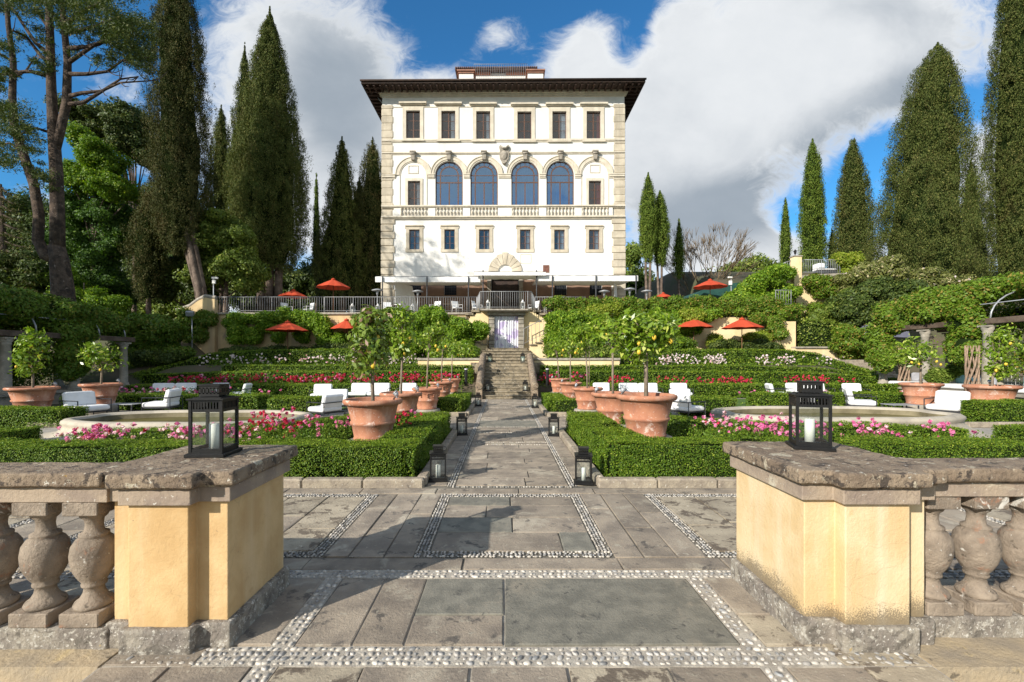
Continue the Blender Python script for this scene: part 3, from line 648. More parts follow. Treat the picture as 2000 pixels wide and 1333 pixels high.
# cross terrace
row(-9, 9, 3.89, 4.12, [-8, -6.6, -5.2, -4.1, -2.7, -1.7, -0.35, 1.0, 1.9, 3.2, 4.6, 6, 7.6])
row(-9, 9, 6.10, 6.34, [-7.5, -6.2, -5, -3.9, -2.9, -1.9, -0.9, 0.2, 1.2, 2.3, 3.3, 4.8, 6, 7.6])
row(-9, -PB0 * 0 - 2.45, 3.1, 3.735, [-8, -7, -5.8, -4.6, -3.5], [0, 2]); row(2.65, 9, 3.1, 3.735, [3.4, 4.6, 5.8, 7], [0, 2])
def panel(x0, x1, y0, y1, bw, style, seed):
    xi0, xi1, yi0, yi1 = x0 + bw, x1 - bw, y0 + bw, y1 - bw; r = random.Random(seed)
    if style == 'mid':
        row(xi0, xi1, yi0, 4.73, [0.55], [0, 1]); row(xi0, xi1, 4.73, 5.18, [0.09], [1, 0]); row(xi0, xi1, 5.18, 5.59, [-0.2], [0, 0]); row(xi0, xi1, 5.59, yi1, [0.08], [1, 0])
    else:
        n = max(2, int((xi1 - xi0) / 0.42)); e = [xi0 + (xi1 - xi0) * i / n for i in range(n + 1)]
        for i in range(n): col_(e[i], e[i + 1], yi0, yi1, [yi0 + (yi1 - yi0) * r.uniform(0.3, 0.7)], [2, 2, 0] if r.random() < 0.6 else [0, 2])
panels = [(-0.81, 0.985), (-4.3, -1.62), (-8.0, -5.1), (1.815, 4.5), (5.3, 8.2)]
for i, (a, b) in enumerate(panels): panel(a, b, 4.135, 6.085, 0.13, 'mid' if i == 0 else 'side', i)
for (a, b, cs_) in ((-1.62, -0.81, (-1.385, -1.07)), (0.985, 1.815, (1.25, 1.55)), (-5.1, -4.3, (-4.7,)), (4.5, 5.3, (4.9,))):
    e = [a] + list(cs_) + [b]
    for i in range(len(e) - 1): col_(e[i], e[i + 1], 4.135, 6.085, [rs.uniform(4.7, 5.6)], [0, 0, 1])
# garden path
BANDS = [6.42, 9.60, 9.88, 11.2, 12.12, 13.5, 16.8, 17.2, 19.0]
yb = 6.50
while yb < 20.7:
    nb = min([b for b in BANDS + [20.72] if b - 0.05 > yb] or [20.72]); y1 = min(yb + rs.uniform(0.32, 0.62), nb - 0.045)
    if nb - 0.045 - y1 < 0.15: y1 = nb - 0.045
    glass = 12.15 < yb < 13.4
    row(-0.68, 0.90, yb, y1, [] if glass else [rs.uniform(-0.3, 0.5)], [1] if glass else [0, 0, 2])
    yb = y1 if y1 < nb - 0.05 else nb + 0.045
for a, b in ((-1.08, -0.79), (1.02, 1.27)): col_(a, b, 6.50, 20.7, [7.6, 8.5, 9.7, 10.8, 12, 13.1, 14.2, 15.6, 17, 18.4, 19.5])
for a, b in ((-6, -1.08), (1.27, 6)): row(a, b, 11.45, 14.4, [a + (b - a) * k / 5 for k in range(1, 5)], [0, 2])
tag(slab.build('path_paving', [FLAG, FLAGB, FLAGL]), kind='structure')
tag(MB().mat(0).box(-2.32, 2.47, -1.2, 3.9, -0.26, -0.014).mat(1).box(-9, 9, 3.9, 6.5, -0.045, -0.013).box(-1.09, 1.28, 6.5, 20.75, -0.045, -0.012).build('path_bedding', [MORTAR, MORTARD]), kind='structure')

# ---- pebble bands
pbed = MB()
rng = np.random.default_rng(11)
def pebble_mesh(n, m): b = MB().ball((0, 0, 0), 1, n, m); t = [q for q in b.f if len(q) == 3]; q4 = [q for q in b.f if len(q) == 4]; return np.array(b.v), np.array(t), np.array(q4)
PM = {0: pebble_mesh(8, 5), 1: pebble_mesh(6, 4)}
pebs = {(0, 0): [], (0, 1): [], (1, 0): [], (1, 1): []}
def band(x0, y0, x1, y1, w, rows, ps, det=0, edge_white=0.85, mid_white=0.22):
    d = np.array([x1 - x0, y1 - y0]); L = np.linalg.norm(d); d = d / L; nrm = np.array([-d[1], d[0]]); ang0 = math.atan2(d[1], d[0])
    for r_ in range(rows):
        o = (r_ + 0.5) / rows * w - w / 2
        n = int(L / (ps * (1.0 if det == 0 else 0.95)))
        for i in range(n):
            s_ = (i + 0.5 + rng.uniform(-0.28, 0.28)) * L / n; p = np.array([x0, y0]) + d * s_ + nrm * (o + rng.uniform(-0.1, 0.1) * w / rows)
            e = r_ in (0, rows - 1); wh = rng.random() < (edge_white if e else mid_white)
            if rng.random() < 0.04: continue
            a = ang0 + (0.9 if r_ % 2 else -0.9) * (1 if not e else 0.45) + rng.uniform(-0.5, 0.5)
            q = ps * rng.uniform(0.55, 1.12)
            pebs[(det, 0 if wh else 1)].append((p[0], p[1], a, q * 0.52, q * 0.34, q * 0.26))
PS = 0.047
for a in ((-2.3, 2.45, 2.665, 2.845), (-1.43, -1.29, .2, 2.664), (1.46, 1.60, .2, 2.664), (-1.43, -1.29, 2.846, 3.736), (1.46, 1.60, 2.846, 3.736), (-2.3, 2.45, 3.738, 3.885)): pbed.box(*a, -.02, -.004)
tag(pbed.build('pebble_bedding', MORTAR), kind='structure')
band(-2.2, 2.755, 2.4, 2.755, 0.175, 4, PS); band(-1.36, 0.2, -1.36, 2.66, 0.13, 3, PS); band(1.53, 0.2, 1.53, 2.66, 0.13, 3, PS)
band(-1.36, 2.85, -1.36, 3.74, 0.14, 3, PS); band(1.53, 2.85, 1.53, 3.74, 0.14, 3, PS); band(-9, 3.81, 9, 3.81, 0.14, 3, PS, 0, 0.95, 0.2)
for a, b in panels:
    band(a, 4.20, b, 4.20, 0.13, 4, 0.037, 0 if abs(a) < 2 else 1, 0.97, 0.04); band(a, 6.02, b, 6.02, 0.13, 4, 0.036, 1, 0.97, 0.03)
    band(a + .065, 4.26, a + .065, 5.96, 0.13, 4, 0.034, 1, 0.97, 0.03); band(b - .065, 4.26, b - .065, 5.96, 0.13, 4, 0.034, 1, 0.97, 0.03)
for b in BANDS: band(-0.72, b, 0.95, b, 0.06, 1, 0.042, 1, 0.9)
for x in (-0.775, -0.70, 0.925, 1.005): band(x, 6.45, x, 20.7, 0.03, 1, 0.042, 1, 0.9)
for x in (-0.738, 0.965): band(x, 6.45, x, 20.7, 0.03, 1, 0.055, 1, 0.05)
parts = []
for (det, k), lst in pebs.items():
    if not lst: continue
    A = np.array(lst); bv, bt, bq = PM[det]; n = len(A)
    ca, sa = np.cos(A[:, 2])[:, None], np.sin(A[:, 2])[:, None]
    X = bv[None, :, 0] * A[:, 3:4]; Y = bv[None, :, 1] * A[:, 4:5]; Z = bv[None, :, 2] * A[:, 5:6]
    Vv = np.stack([A[:, 0:1] + X * ca - Y * sa, A[:, 1:2] + X * sa + Y * ca, Z - 0.004], 2).reshape(-1, 3)
    off = (np.arange(n) * len(bv))[:, None, None]
    parts.append((Vv, (bt[None] + off).reshape(-1, 3), k)); parts.append((Vv, (bq[None] + off).reshape(-1, 4), k))
tag(npmesh('pebble_border', parts, [PEBW, PEBG], smooth=True), 'white and grey pebbles set in mortar bands between the flagstones', 'pebbles', kind='stuff')

# ================================================================ balustrades in front
BPROF = [(.098, .215), (.104, .235), (.096, .252), (.074, .268), (.056, .30), (.050, .335), (.064, .343), (.066, .356), (.060, .366), (.080, .395), (.104, .445), (.118, .50), (.121, .545), (.113, .60), (.092, .635), (.072, .648),
         (.078, .656), (.076, .668), (.052, .680), (.046, .72), (.050, .755), (.068, .772), (.074, .785), (.086, .800)]
def balus(x, y, parent, first=[None]):
    if first[0] is None:
        m = MB().cbox((0, 0, .1725), (.235, .235, .085), bev=.006).lathe(BPROF, n=28).cbox((0, 0, .8425), (.215, .215, .083), bev=.006)
        first[0] = m.build('baluster', BALST, parent); o = first[0]
    else: o = first[0].copy(); link(o, parent)
    o.location = (x, y, 0); o.rotation_euler = (0, 0, rs.choice([0, PI / 2, PI, -PI / 2]) + rs.uniform(-.03, .03))
def outl(a0, a1, b0, b1, c0, c1, d0, o): return [(c0 - o, d0 - o), (c1 + o, d0 - o), (c1 + o, b0 - o), (a1 + o, b0 - o), (a1 + o, b1 + o), (a0 - o, b1 + o), (a0 - o, b0 - o), (c0 - o, b0 - o)]
def balustrade(label, side, A, rail, xs_, ymat):
    r = empty('stone_balustrade', (A[0] if side < 0 else A[1], A[2], 0), 0, label, 'balustrade')
    off = Vector(r.location)
    def put(mb, nm, m, **k): o = mb.build(nm, m, r, **k); o.location = -off; return o
    put(MB().prism(outl(*A, 0.035), -0.02, 0.150), 'pier_plinth', PLINTHST, bevel=0.012, rough=.016, cuts=.010)
    put(MB().prism(outl(*A, 0.0), 0.145, 0.90), 'pier', ymat, bevel=0.006)
    put(MB().prism(outl(*A, 0.035), 0.885, 0.978), 'pier_frieze', FASCIA, bevel=0.006)
    o = put(MB().prism(outl(*A, 0.045), 0.976, 0.998).prism(outl(*A, 0.078), 0.996, 1.08), 'pier_cap', LSTONE, bevel=0.030, seg=4, rough=.011, cuts=.009)
    y0, y1 = rail; xa, xb = xs_
    e = -3 if side > 0 else 3
    L = []; x = xa
    put(MB().box(xa, xb, y0 + .05, y1 - .05, -0.02, 0.128), 'sill', PLINTHST, bevel=0.012, rough=.014, cuts=.012)
    cuts = [xa + (xb - xa) * k for k in (0, 0.14, 0.42, 0.7, 1.0)]
    m1 = MB(); m2 = MB()
    for i in range(4):
        m1.box(cuts[i] + .002, cuts[i + 1] - .002, y0 + .045, y1 - .045, .886, .976)
        m2.box(cuts[i] + .0, cuts[i + 1] - .003, y0 + .03, y1 - .03, .974, .992).box(cuts[i], cuts[i + 1] - .003, y0, y1, .990, 1.074)
    put(m1, 'rail_frieze', FASCIA, bevel=0.005); put(m2, 'rail', LSTONE, bevel=0.028, seg=4, rough=.011, cuts=.010)
    yc = (y0 + y1) / 2; x = xa + side * 0.165 + (side * 0.005)
    for i in range(7):
        b = balus(x, yc, r); r_ = KIDS[r.name][-1]; r_.location = Vector((x, yc, 0)) - off; x += side * 0.305
    return r
balustrade('left stone balustrade with ochre rendered pier, lichened cap and vase balusters', -1, (-2.40, -1.70, 2.87, 3.60, -2.25, -1.89, 2.79), (2.77, 3.08), (-2.40, -7.5), YELLOW)
balustrade('right stone balustrade with paler peeling ochre pier and whitened balusters', 1, (1.87, 2.62, 2.90, 3.75, 2.06, 2.45, 2.81), (2.89, 3.22), (2.62, 7.6), YELLOWP)

# ================================================================ lanterns
def make_lantern():
    r = empty('candle_lantern')
    w_ = .105
    MB().cbox((0, 0, .0125), (.27, .27, .025), bev=.003).cbox((0, 0, .032), (.225, .225, .014)).build('base', BLACKM, r)
    f = MB(); t = .009
    for sx_ in (-1, 1):
        for sy_ in (-1, 1): f.cbox((sx_ * w_, sy_ * w_, .215), (.019, .019, .37))
    for k in range(4):
        a = k * PI / 2
        def side(c, d):
            f.cbox((c[0] * math.cos(a) - c[1] * math.sin(a), c[0] * math.sin(a) + c[1] * math.cos(a), c[2]), d, a)
        side((0, -w_, .047), (.20, .012, .022)); side((0, -w_, .326), (.20, .012, .020)); side((0, -w_, .393), (.20, .012, .016))
        for j in range(10): side((-.09 + j * .02, -w_, .36), (.0085, .008, .056))
    f.build('frame', BLACKM, r)
    rf = MB().cbox((0, 0, .405), (.25, .25, .010)).cbox((0, 0, .413), (.19, .19, .008)).cbox((0, 0, .503), (.155, .155, .008)).cbox((0, 0, .435), (.138, .138, .026)).cbox((0, 0, .488), (.138, .138, .022))
    for k in range(4):
        a = k * PI / 2
        for j in range(6):
            c = (-.0625 + j * .025, -.066); rf.cbox((c[0] * math.cos(a) - c[1] * math.sin(a), c[0] * math.sin(a) + c[1] * math.cos(a), .462), (.012, .006, .045), a)
    rf.build('roof', BLACKM, r)
    g = MB()
    for k in range(4):
        a = k * PI / 2; c = (0, -w_ + .004); g.cbox((-c[1] * math.sin(a), c[1] * math.cos(a), .188), (.19, .002, .262), a)
    g.build('glass', GLASS, r)
    c_ = MB().lathe([(.001, .04), (.034, .04), (.034, .218), (.028, .222), (.004, .218)], (0.0, 0.0, 0), 18).tube([(0, 0, .215), (0.002, 0, .228)], .0015, 5)
    c_.build('candle', WAX, r)
    MB().tube([(.074, .0 + .045 * math.cos(q), .455 - .045 * math.sin(q) + 0.0) if False else (.069 + .05 * math.sin(q), -.02, .46 + .035 * math.cos(q)) for q in [PI * i / 10 for i in range(11)]], .003, 6).build('handle', BLACKM, r)
    return r
lan0 = make_lantern(); used = [False]
def lantern(x, y, z, rz, label, sc=1.0):
    o = lan0 if not used[0] else copy_tree(lan0); used[0] = True
    o.location = (x, y, z); o.rotation_euler = (0, 0, rz); o.scale = (sc, sc, sc)
    return tag(o, label, 'lantern', 'black candle lanterns')
def groundXY(px, py, z=0.0): Y = (CH - z) * F / (py - VY); return (px - VX) * Y / F, Y
lantern(-2.05, 3.30, 1.081, 0.06, 'black slotted lantern with white candle on the left pier cap', .98)
lantern(2.33, 3.55, 1.081, -0.34, 'black lantern with leaning candle on the right pier cap', 1.0)
lantern(-0.955, 6.78, 0, 0.12, 'black lantern on the path beside the near left hedge corner')
lantern(1.13, 6.62, 0, -0.12, 'black lantern on the path beside the near right hedge corner')
lantern(-0.98, 10.85, 0, 0.2, 'lantern left of the path just before the gap between the hedges')
lantern(1.155, 10.75, 0, -0.2, 'lantern right of the path just before the gap between the hedges')
lantern(-0.97, 17.6, 0, 0.1, 'lantern at the left edge of the path near the foot of the steps')
lantern(1.14, 17.0, 0, -0.1, 'lantern at the right edge of the path near the foot of the steps')
lantern(-0.72, 21.22, 0.32, 0.1, 'lantern on the left of the lower stone steps'); lantern(0.98, 21.22, 0.32, -0.1, 'lantern on the right of the lower stone steps')
lantern(-0.72, 24.35, 1.6, 0.1, 'lantern on the left at the top of the first flight of steps'); lantern(0.99, 24.35, 1.6, -0.1, 'lantern on the right at the top of the first flight of steps')

# ================================================================ kerbs, steps, walls
def kerb(name, pts, label, h=0.11, wd=0.15):
    m = MB()
    for (x0, y0), (x1, y1) in zip(pts[:-1], pts[1:]):
        L = math.hypot(x1 - x0, y1 - y0); n = max(1, round(L / 0.85)); a = math.atan2(y1 - y0, x1 - x0)
        for i in range(n):
            t = (i + .5) / n; m.cbox((x0 + (x1 - x0) * t, y0 + (y1 - y0) * t, h / 2 - .02), (L / n - .006, wd, h + .04 + rs.uniform(-.008, .008)), a + rs.uniform(-.006, .006), bev=.022)
    return tag(m.build(name, KERBST), kind='structure')
kerb('kerb_left', [(-12, 6.47), (-1.1, 6.47)], ''); kerb('kerb_right', [(1.3, 6.47), (12, 6.47)], '')
kerb('kerb_path_left', [(-1.155, 6.56), (-1.155, 11.25), (-6, 11.3)], ''); kerb('kerb_path_right', [(1.345, 6.56), (1.345, 11.25), (6, 11.3)], '')
kerb('kerb_far_left', [(-5, 14.6), (-1.16, 14.6), (-1.16, 20.3)], ''); kerb('kerb_far_right', [(5, 14.6), (1.36, 14.6), (1.36, 20.3)], '')
kerb('kerb_side_left', [(-12.5, 12.25), (-9.2, 12.35)], ''); kerb('kerb_side_right', [(10.6, 12.25), (14.5, 12.25)], '')

st = empty('stone_stairs', (0.13, 20.7, 0), 0, 'mossy stone staircase rising from the path to the curtained doorway', 'stairs')
m = MB(); so_ = Vector(st.location)
for i in range(10):
    y0 = 20.72 + i * 0.35; m.cbox((0.13, (y0 + 24.6) / 2, (i + .5) * .16), (2.16, 24.6 - y0, .16 - .001), 0, bev=.0).cbox((0.13, y0 + .16, (i + 1) * .16 - .02), (2.16, .38, .045), 0, bev=.012)
o = m.build('lower_flight', STEPST, st); o.location = -so_
m = MB().box(-1.75, 2.0, 24.6, 28.2, 1.0, 1.599)
for i in range(5):
    y0 = 25.1 + i * 0.5; h = 1.9 - i * .17; cx_ = .15; m.box(cx_ - h, cx_ + h, y0, 28.3, 1.6 + i * .166, 1.6 + (i + 1) * .166 - .001).cbox((cx_, y0 + .12, 1.6 + (i + 1) * .166 - .02), (2 * h, .34, .045), 0, bev=.012)
o = m.build('upper_flight', STEPST, st); o.location = -so_
for s_, x0 in ((-1, -1.24), (1, 1.22)):
    m = MB(); a = [(20.55, -.05), (20.55, .55), (20.95, .60), (24.35, 1.88), (25.0, 1.92), (25.0, -.05)]
    n = len(a); vs = [(x0, y, z) for y, z in a] + [(x0 + .29, y, z) for y, z in a]
    m.add(vs, [tuple(reversed(range(n))), tuple(range(n, 2 * n))] + [(i, (i + 1) % n, n + (i + 1) % n, n + i) for i in range(n)])
    m.tube([(x0 + .145, 20.5, .60), (x0 + .145, 20.95, .64), (x0 + .145, 24.35, 1.92), (x0 + .145, 25.0, 1.96)], .165, 10)
    o = m.build('parapet', LSTONE, st, bevel=.01); o.location = -so_

def wallthing(name, label, body, coping=None, mb=YWALL, mc=GREYST, cat='wall', bevel=0.0):
    r = empty(name, (0, 29.7, 1.4), 0, label, cat); o = body.build('wall_face', mb, r); o.location = (0, -29.7, -1.4)
    if coping: o = coping.build('coping', mc, r, bevel=.015); o.location = (0, -29.7, -1.4)
    return r
# low walls beside the stair head
for s_, a, b, lab in ((-1, -4.6, -1.25, 'left'), (1, 1.52, 6.2, 'right')):
    wallthing('low_wall', 'low rendered wall with flat stone coping %s of the stair head' % lab, MB().box(a, b, 24.95, 25.2, .9, 1.72), MB().box(a - .03, b + .03, 24.88, 25.27, 1.72, 1.84), YWALLL)
# terrace retaining walls
xl = (418 - VX) * 29.7 / F; xr = (1543 - VX) * 29.7 / F
tag(MB().box(-18.4, 18.2, 29.95, 62, 4.3, 4.745).build('terrace_floor', GRAVELM), kind='structure')
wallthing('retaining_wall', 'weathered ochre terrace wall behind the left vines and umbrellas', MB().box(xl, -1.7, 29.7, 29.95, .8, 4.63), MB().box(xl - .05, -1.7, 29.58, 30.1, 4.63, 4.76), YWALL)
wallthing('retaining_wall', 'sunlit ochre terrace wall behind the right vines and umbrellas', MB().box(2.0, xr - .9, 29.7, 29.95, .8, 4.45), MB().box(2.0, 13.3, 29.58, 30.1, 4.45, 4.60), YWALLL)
# sloping wall ends
p = [W(350, 700, 29.4), W(350, 606, 29.4), W(372, 600, 29.4), W(388, 588, 29.4), W(402, 582, 29.4), W(420, 585, 29.4), W(420, 700, 29.4)]
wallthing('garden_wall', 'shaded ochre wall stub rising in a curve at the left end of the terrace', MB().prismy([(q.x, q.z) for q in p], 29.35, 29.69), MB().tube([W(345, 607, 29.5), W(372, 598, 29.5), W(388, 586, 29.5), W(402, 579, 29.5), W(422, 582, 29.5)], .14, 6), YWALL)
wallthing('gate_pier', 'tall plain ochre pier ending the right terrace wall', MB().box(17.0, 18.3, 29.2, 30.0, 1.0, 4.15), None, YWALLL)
wallthing('garden_wall', 'low ochre wall stub sloping down beside the far right steps', MB().prismy([(q.x, q.z) for q in [W(1546, 720, 28.9), W(1546, 681, 28.9), W(1630, 682, 28.9), W(1660, 705, 28.9), W(1660, 725, 28.9)]], 28.8, 29.1),
          MB().box(18.0, 20.4, 28.7, 29.2, 2.45, 2.56), YWALLL)
# central doorway block
dr = empty('doorway', (0.15, 28.4, 1.6), 0, 'ochre doorway block with stone surround, lilac curtain and stepped stair walls', 'doorway'); do = Vector(dr.location)
def putd(mb, nm, m, **k): o = mb.build(nm, m, dr, **k); o.location = -do; return o
Yd = 28.45
lft = [(905, 700), (905, 622), (918, 622), (918, 615), (930, 615), (930, 609), (942, 609), (942, 606), (954, 606), (954, 700)]
putd(MB().prismy([XZ(*q, Yd) for q in lft], Yd, 29.68).prismy([XZ(2 * 988.5 - q[0], q[1], Yd) for q in reversed(lft)], Yd, 29.68).prismy([XZ(954, 617, Yd), XZ(954, 606, Yd), XZ(1023, 606, Yd), XZ(1023, 617, Yd)], Yd, 29.68), 'wall_face', YWALLL)
sm_ = MB()
for k in range(4):
    for s_ in (-1, 1):
        xx = 988.5 + s_ * (48 + k * 12); z_ = [606, 609, 615, 622][k]
        a = XZ(xx - 8, z_ + 1, Yd); b = XZ(xx + 8, z_ - 3, Yd); sm_.box(a[0], b[0], Yd - .12, 29.6, a[1], b[1])
putd(sm_, 'stepped_coping', STEPST)
jm = MB()
for k in range(8):
    for xx in (955, 1012.5):
        a = XZ(xx, 681 - k * 8, 28.2); b = XZ(xx + 10.5, 681 - (k + 1) * 8 + .7, 28.2); jm.cbox(((a[0] + b[0]) / 2, 28.3, (a[1] + b[1]) / 2), (abs(b[0] - a[0]) + (.03 if k % 2 else 0), .42, abs(b[1] - a[1])), bev=.015)
putd(jm, 'door_surround', COLST)
a = XZ(952, 616.5, 28.2); b = XZ(1026, 610, 28.2); c = XZ(946, 610, 28.0); d_ = XZ(1032, 605.5, 28.0)
putd(MB().box(a[0], b[0], 28.05, 28.5, a[1], b[1]).box(c[0], d_[0], 27.75, 28.5, c[1], d_[1]), 'lintel', GREYST, bevel=.02)
# curtain with folds
cv = []; cf = []; n = 60; a = XZ(966, 681, 28.3); b = XZ(1012, 618, 28.3)
for i in range(n + 1):
    t = i / n; x = a[0] + (b[0] - a[0]) * t; yy_ = 28.30 + .035 * math.sin(t * 52 + 2 * math.sin(t * 9)) + .02 * math.sin(t * 23)
    cv += [(x, yy_, a[1]), (x, yy_ + .03, b[1])]
for i in range(n): cf.append((2 * i, 2 * i + 2, 2 * i + 3, 2 * i + 1))
CURT2 = mat('lilac_white_curtain', (0.72, 0.72, 0.74), (0.42, 0.36, 0.52), 2.6, 0.9, lo=0.48, hi=0.60, detail=1, streak=((0.40, 0.34, 0.52), 3.2, 0.75))
putd(MB().add(cv, cf, True), 'curtain', CURT2)
# low stepped walls of the side flights
ls_ = MB(); lc = MB()
for mir in (0, 1):
    q = [(918, 700), (918, 667), (930, 667), (930, 671), (940, 671), (940, 675), (951, 675), (951, 700)]
    if mir: q = [(2 * 989 - x + 8, y) for x, y in reversed(q)]
    ls_.prismy([XZ(x, y, 27.4) for x, y in q], 27.4, 27.7)
    for k, (xa, xb, z_) in enumerate(((916, 930, 667), (929, 940, 671), (939, 952, 675))):
        if mir: xa, xb = 2 * 989 - xb + 8, 2 * 989 - xa + 8
        p0 = XZ(xa, z_, 27.4); p1 = XZ(xb, z_ - 2.5, 27.4); lc.box(p0[0], p1[0], 27.3, 27.8, p0[1], p1[1])
putd(ls_, 'stair_wall', YWALLL); putd(lc, 'stair_coping', STEPST)
a = XZ(938, 607, 27.6); b = XZ(1032, 603, 27.6)
putd(MB().box(a[0], b[0], 27.55, 29.69, a[1], 4.76), 'balcony_slab', GREYST, bevel=.03)
# path bollards
for x, lab in ((-1.75, 'left'), (2.02, 'right')):
    r = empty('bollard_light', (x, 21.6, 0), 0, 'slim dark bollard light %s of the steps' % lab, 'bollard light', 'bollard lights by the steps')
    MB().lathe([(.07, 0), (.07, .72), (.075, .73), (.075, .80), (.04, .82)], n=14).build('post', DGREYM, r); MB().lathe([(.078, .74), (.078, .785)], n=14).build('lens', CANVAS, r); r.location.z = 0.55

# ================================================================ railings
def railing(label, pts, top, bar_step=0.16, bar_r=0.011, h=1.0, hoops=True, name='iron_railing', group=None, col=GREYM, postr=0.022):
    """pts: floor line of (x,y,z); bars are repeated children"""
    r = empty(name, pts[0], 0, label, 'railing', group); o0 = Vector(pts[0])
    L = [Vector(p) - o0 for p in pts]
    MB().tube([p + Vector((0, 0, h)) for p in L], .022, 6).build('top_rail', col, r); MB().tube([p + Vector((0, 0, .12)) for p in L], .014, 6).build('bottom_rail', col, r)
    bar = None
    total = sum((b - a).length for a, b in zip(L[:-1], L[1:])); n = int(total / bar_step); n = min(n, 100)
    for i in range(n + 1):
        d = total * i / n; k = 0
        while k < len(L) - 2 and d > (L[k + 1] - L[k]).length: d -= (L[k + 1] - L[k]).length; k += 1
        p = L[k] + (L[k + 1] - L[k]).normalized() * d
        if i % 12 == 0 or i == n:
            MB().tube([(0, 0, -.02), (0, 0, h + .02)], postr, 6).build('post', col, r).location = p; continue
        if bar is None:
            bar = MB().tube([(0, 0, .06), (0, 0, h)], bar_r, 5).build('bar', col, r); o = bar
        else: o = bar.copy(); link(o, r)
        o.location = p
    return r
zt = 4.76
railing('long grey iron railing on the left terrace above the vines', [(xl, 29.8, zt), (-11.5, 29.8, zt)], 1, 0.15, group='terrace railings')
railing('grey iron railing on the terrace in front of the awning left of the balcony', [(-11.45, 29.8, zt), (-1.75, 29.8, zt)], 1, 0.15, group='terrace railings')
railing('bowed iron balcony railing above the curtained doorway', [(-1.7, 29.6, zt - .1), (-1.4, 27.75, zt), (1.65, 27.75, zt), (1.95, 29.6, zt - .1)], 1, 0.13, h=1.05, postr=.028)
railing('short grey iron railing on the terrace right of the balcony', [(2.0, 29.8, zt), (5.2, 29.8, zt)], 1, 0.15, group='terrace railings')
railing('thin sloping handrail beside the right side steps', [(1.2, 27.9, 2.6), (2.6, 27.9, 3.3)], 1, 0.26)
railing('thin iron handrail beside the left side steps', [(-2.1, 27.9, 3.0), (-1.0, 27.9, 2.45)], 1, 0.26)
railing('grey railing fragment among the creepers on the right terrace', [W(1515, 598, 29.6), W(1545, 598, 29.6)], 1, 0.16)
# ================================================================ THE VILLA
YB = 40.0; SB = YB / F
def fx(px): return (px - 984.5) * SB          # facade x, metres
def fz(py): return CH + (VY - py) * SB        # facade z, metres
villa = empty('villa', (0, YB, 4.7), R(-0.5), 'tall white Italian villa with arched loggia windows, stone quoins and wide dark eaves', 'villa')
def vp(mb, nm, m, parent=None, **k):
    o = mb.build(nm, m, parent or villa, **k)
    if parent is None: o.location = (0, 0, -4.7)
    return o
XL, XR = fx(746.5), fx(1219.5); ZT = fz(181)
DEP = 17.0
opens = []                                     # (x0,x1,z0,z1)
topw = [(807.1, 243), (876.1, 244), (944.3, 245), (1024.7, 246), (1092.8, 246), (1159.5, 246)]
loww = [(809.7, 468), (878.5, 468), (946.3, 468), (1026.2, 468.5), (1093, 469), (1160.5, 469)]
arcs = [877.5, 946, 1026, 1094.6]
sidew = [(809, 378), (1162, 379)]
gndw = [(811, 564), (880, 564), (1095, 565), (1164, 565)]
for x, y in topw: opens.append((fx(x - 13.6), fx(x + 13.6), fz(y + 27), fz(y - 27)))
for x, y in loww: opens.append((fx(x - 10.2), fx(x + 10.2), fz(y + 19.5), fz(y - 19.5)))
for x, y in sidew: opens.append((fx(x - 12), fx(x + 12), fz(y + 24.5), fz(y - 24.5)))
for x, y in gndw: opens.append((fx(x - 12), fx(x + 12), fz(y + 13), fz(y - 13)))
AR = 26.8
for x in arcs: opens.append((fx(x - AR), fx(x + AR), fz(403), fz(342 - AR)))
opens.append((fx(960), fx(1014), fz(612), fz(545)))     # ground floor doorway
bx_ = sorted({XL, XR} | {q for o in opens for q in o[:2]}); bz_ = sorted({4.5, ZT} | {q for o in opens for q in o[2:]})
m = MB()
for i in range(len(bx_) - 1):
    for j in range(len(bz_) - 1):
        cx, cz = (bx_[i] + bx_[i + 1]) / 2, (bz_[j] + bz_[j + 1]) / 2
        if any(a < cx < b and c < cz < d for a, b, c, d in opens): continue
        m.add([(bx_[i], 0, bz_[j]), (bx_[i + 1], 0, bz_[j]), (bx_[i + 1], 0, bz_[j + 1]), (bx_[i], 0, bz_[j + 1])], [(0, 1, 2, 3)])
for a, b, c, d in opens:                         # reveals
    e = .32
    m.add([(a, 0, c), (a, e, c), (a, e, d), (a, 0, d)], [(0, 1, 2, 3)]).add([(b, 0, c), (b, 0, d), (b, e, d), (b, e, c)], [(0, 1, 2, 3)]).add([(a, 0, c), (b, 0, c), (b, e, c), (a, e, c)], [(0, 1, 2, 3)]).add([(a, 0, d), (a, e, d), (b, e, d), (b, 0, d)], [(0, 1, 2, 3)])
    # back room box
m.box(XL, XR, DEP - .3, DEP, 4.5, ZT).box(XL, XL + .3, .001, DEP - .3, 4.5, ZT).box(XR - .3, XR, .001, DEP - .3, 4.5, ZT)
for x in arcs:                                  # spandrels that turn square openings into arches
    cx, cz, r = fx(x), fz(342), AR * SB
    for s_ in (-1, 1):
        pts = [(cx + s_ * r * math.cos(PI / 2 * i / 12), cz + r * math.sin(PI / 2 * i / 12)) for i in range(13)] + [(cx + s_ * r, cz + r)]
        if s_ > 0: pts = pts[::-1]
        m.prismy(pts, .002, .318)
vp(m, 'wall', STUCCO)
vp(MB().box(XL + .4, XR - .4, .9, .95, 4.8, ZT - .2), 'interior_screen', ROOMDARK)
lb_ = MB()
for a, b in ((773, 799), (823, 868), (892, 952), (1022, 1083), (1107, 1152), (1176, 1194)): vp(MB().box(fx(a), fx(b), -.014, 0, 4.5, fz(547)), 'shaded_wall_band', SHADWALL)
for a in (811, 880, 1095, 1164): vp(MB().box(fx(a - 12), fx(a + 12), -.012, 0, 4.5, fz(577)), 'shaded_wall_band', SHADWALL)

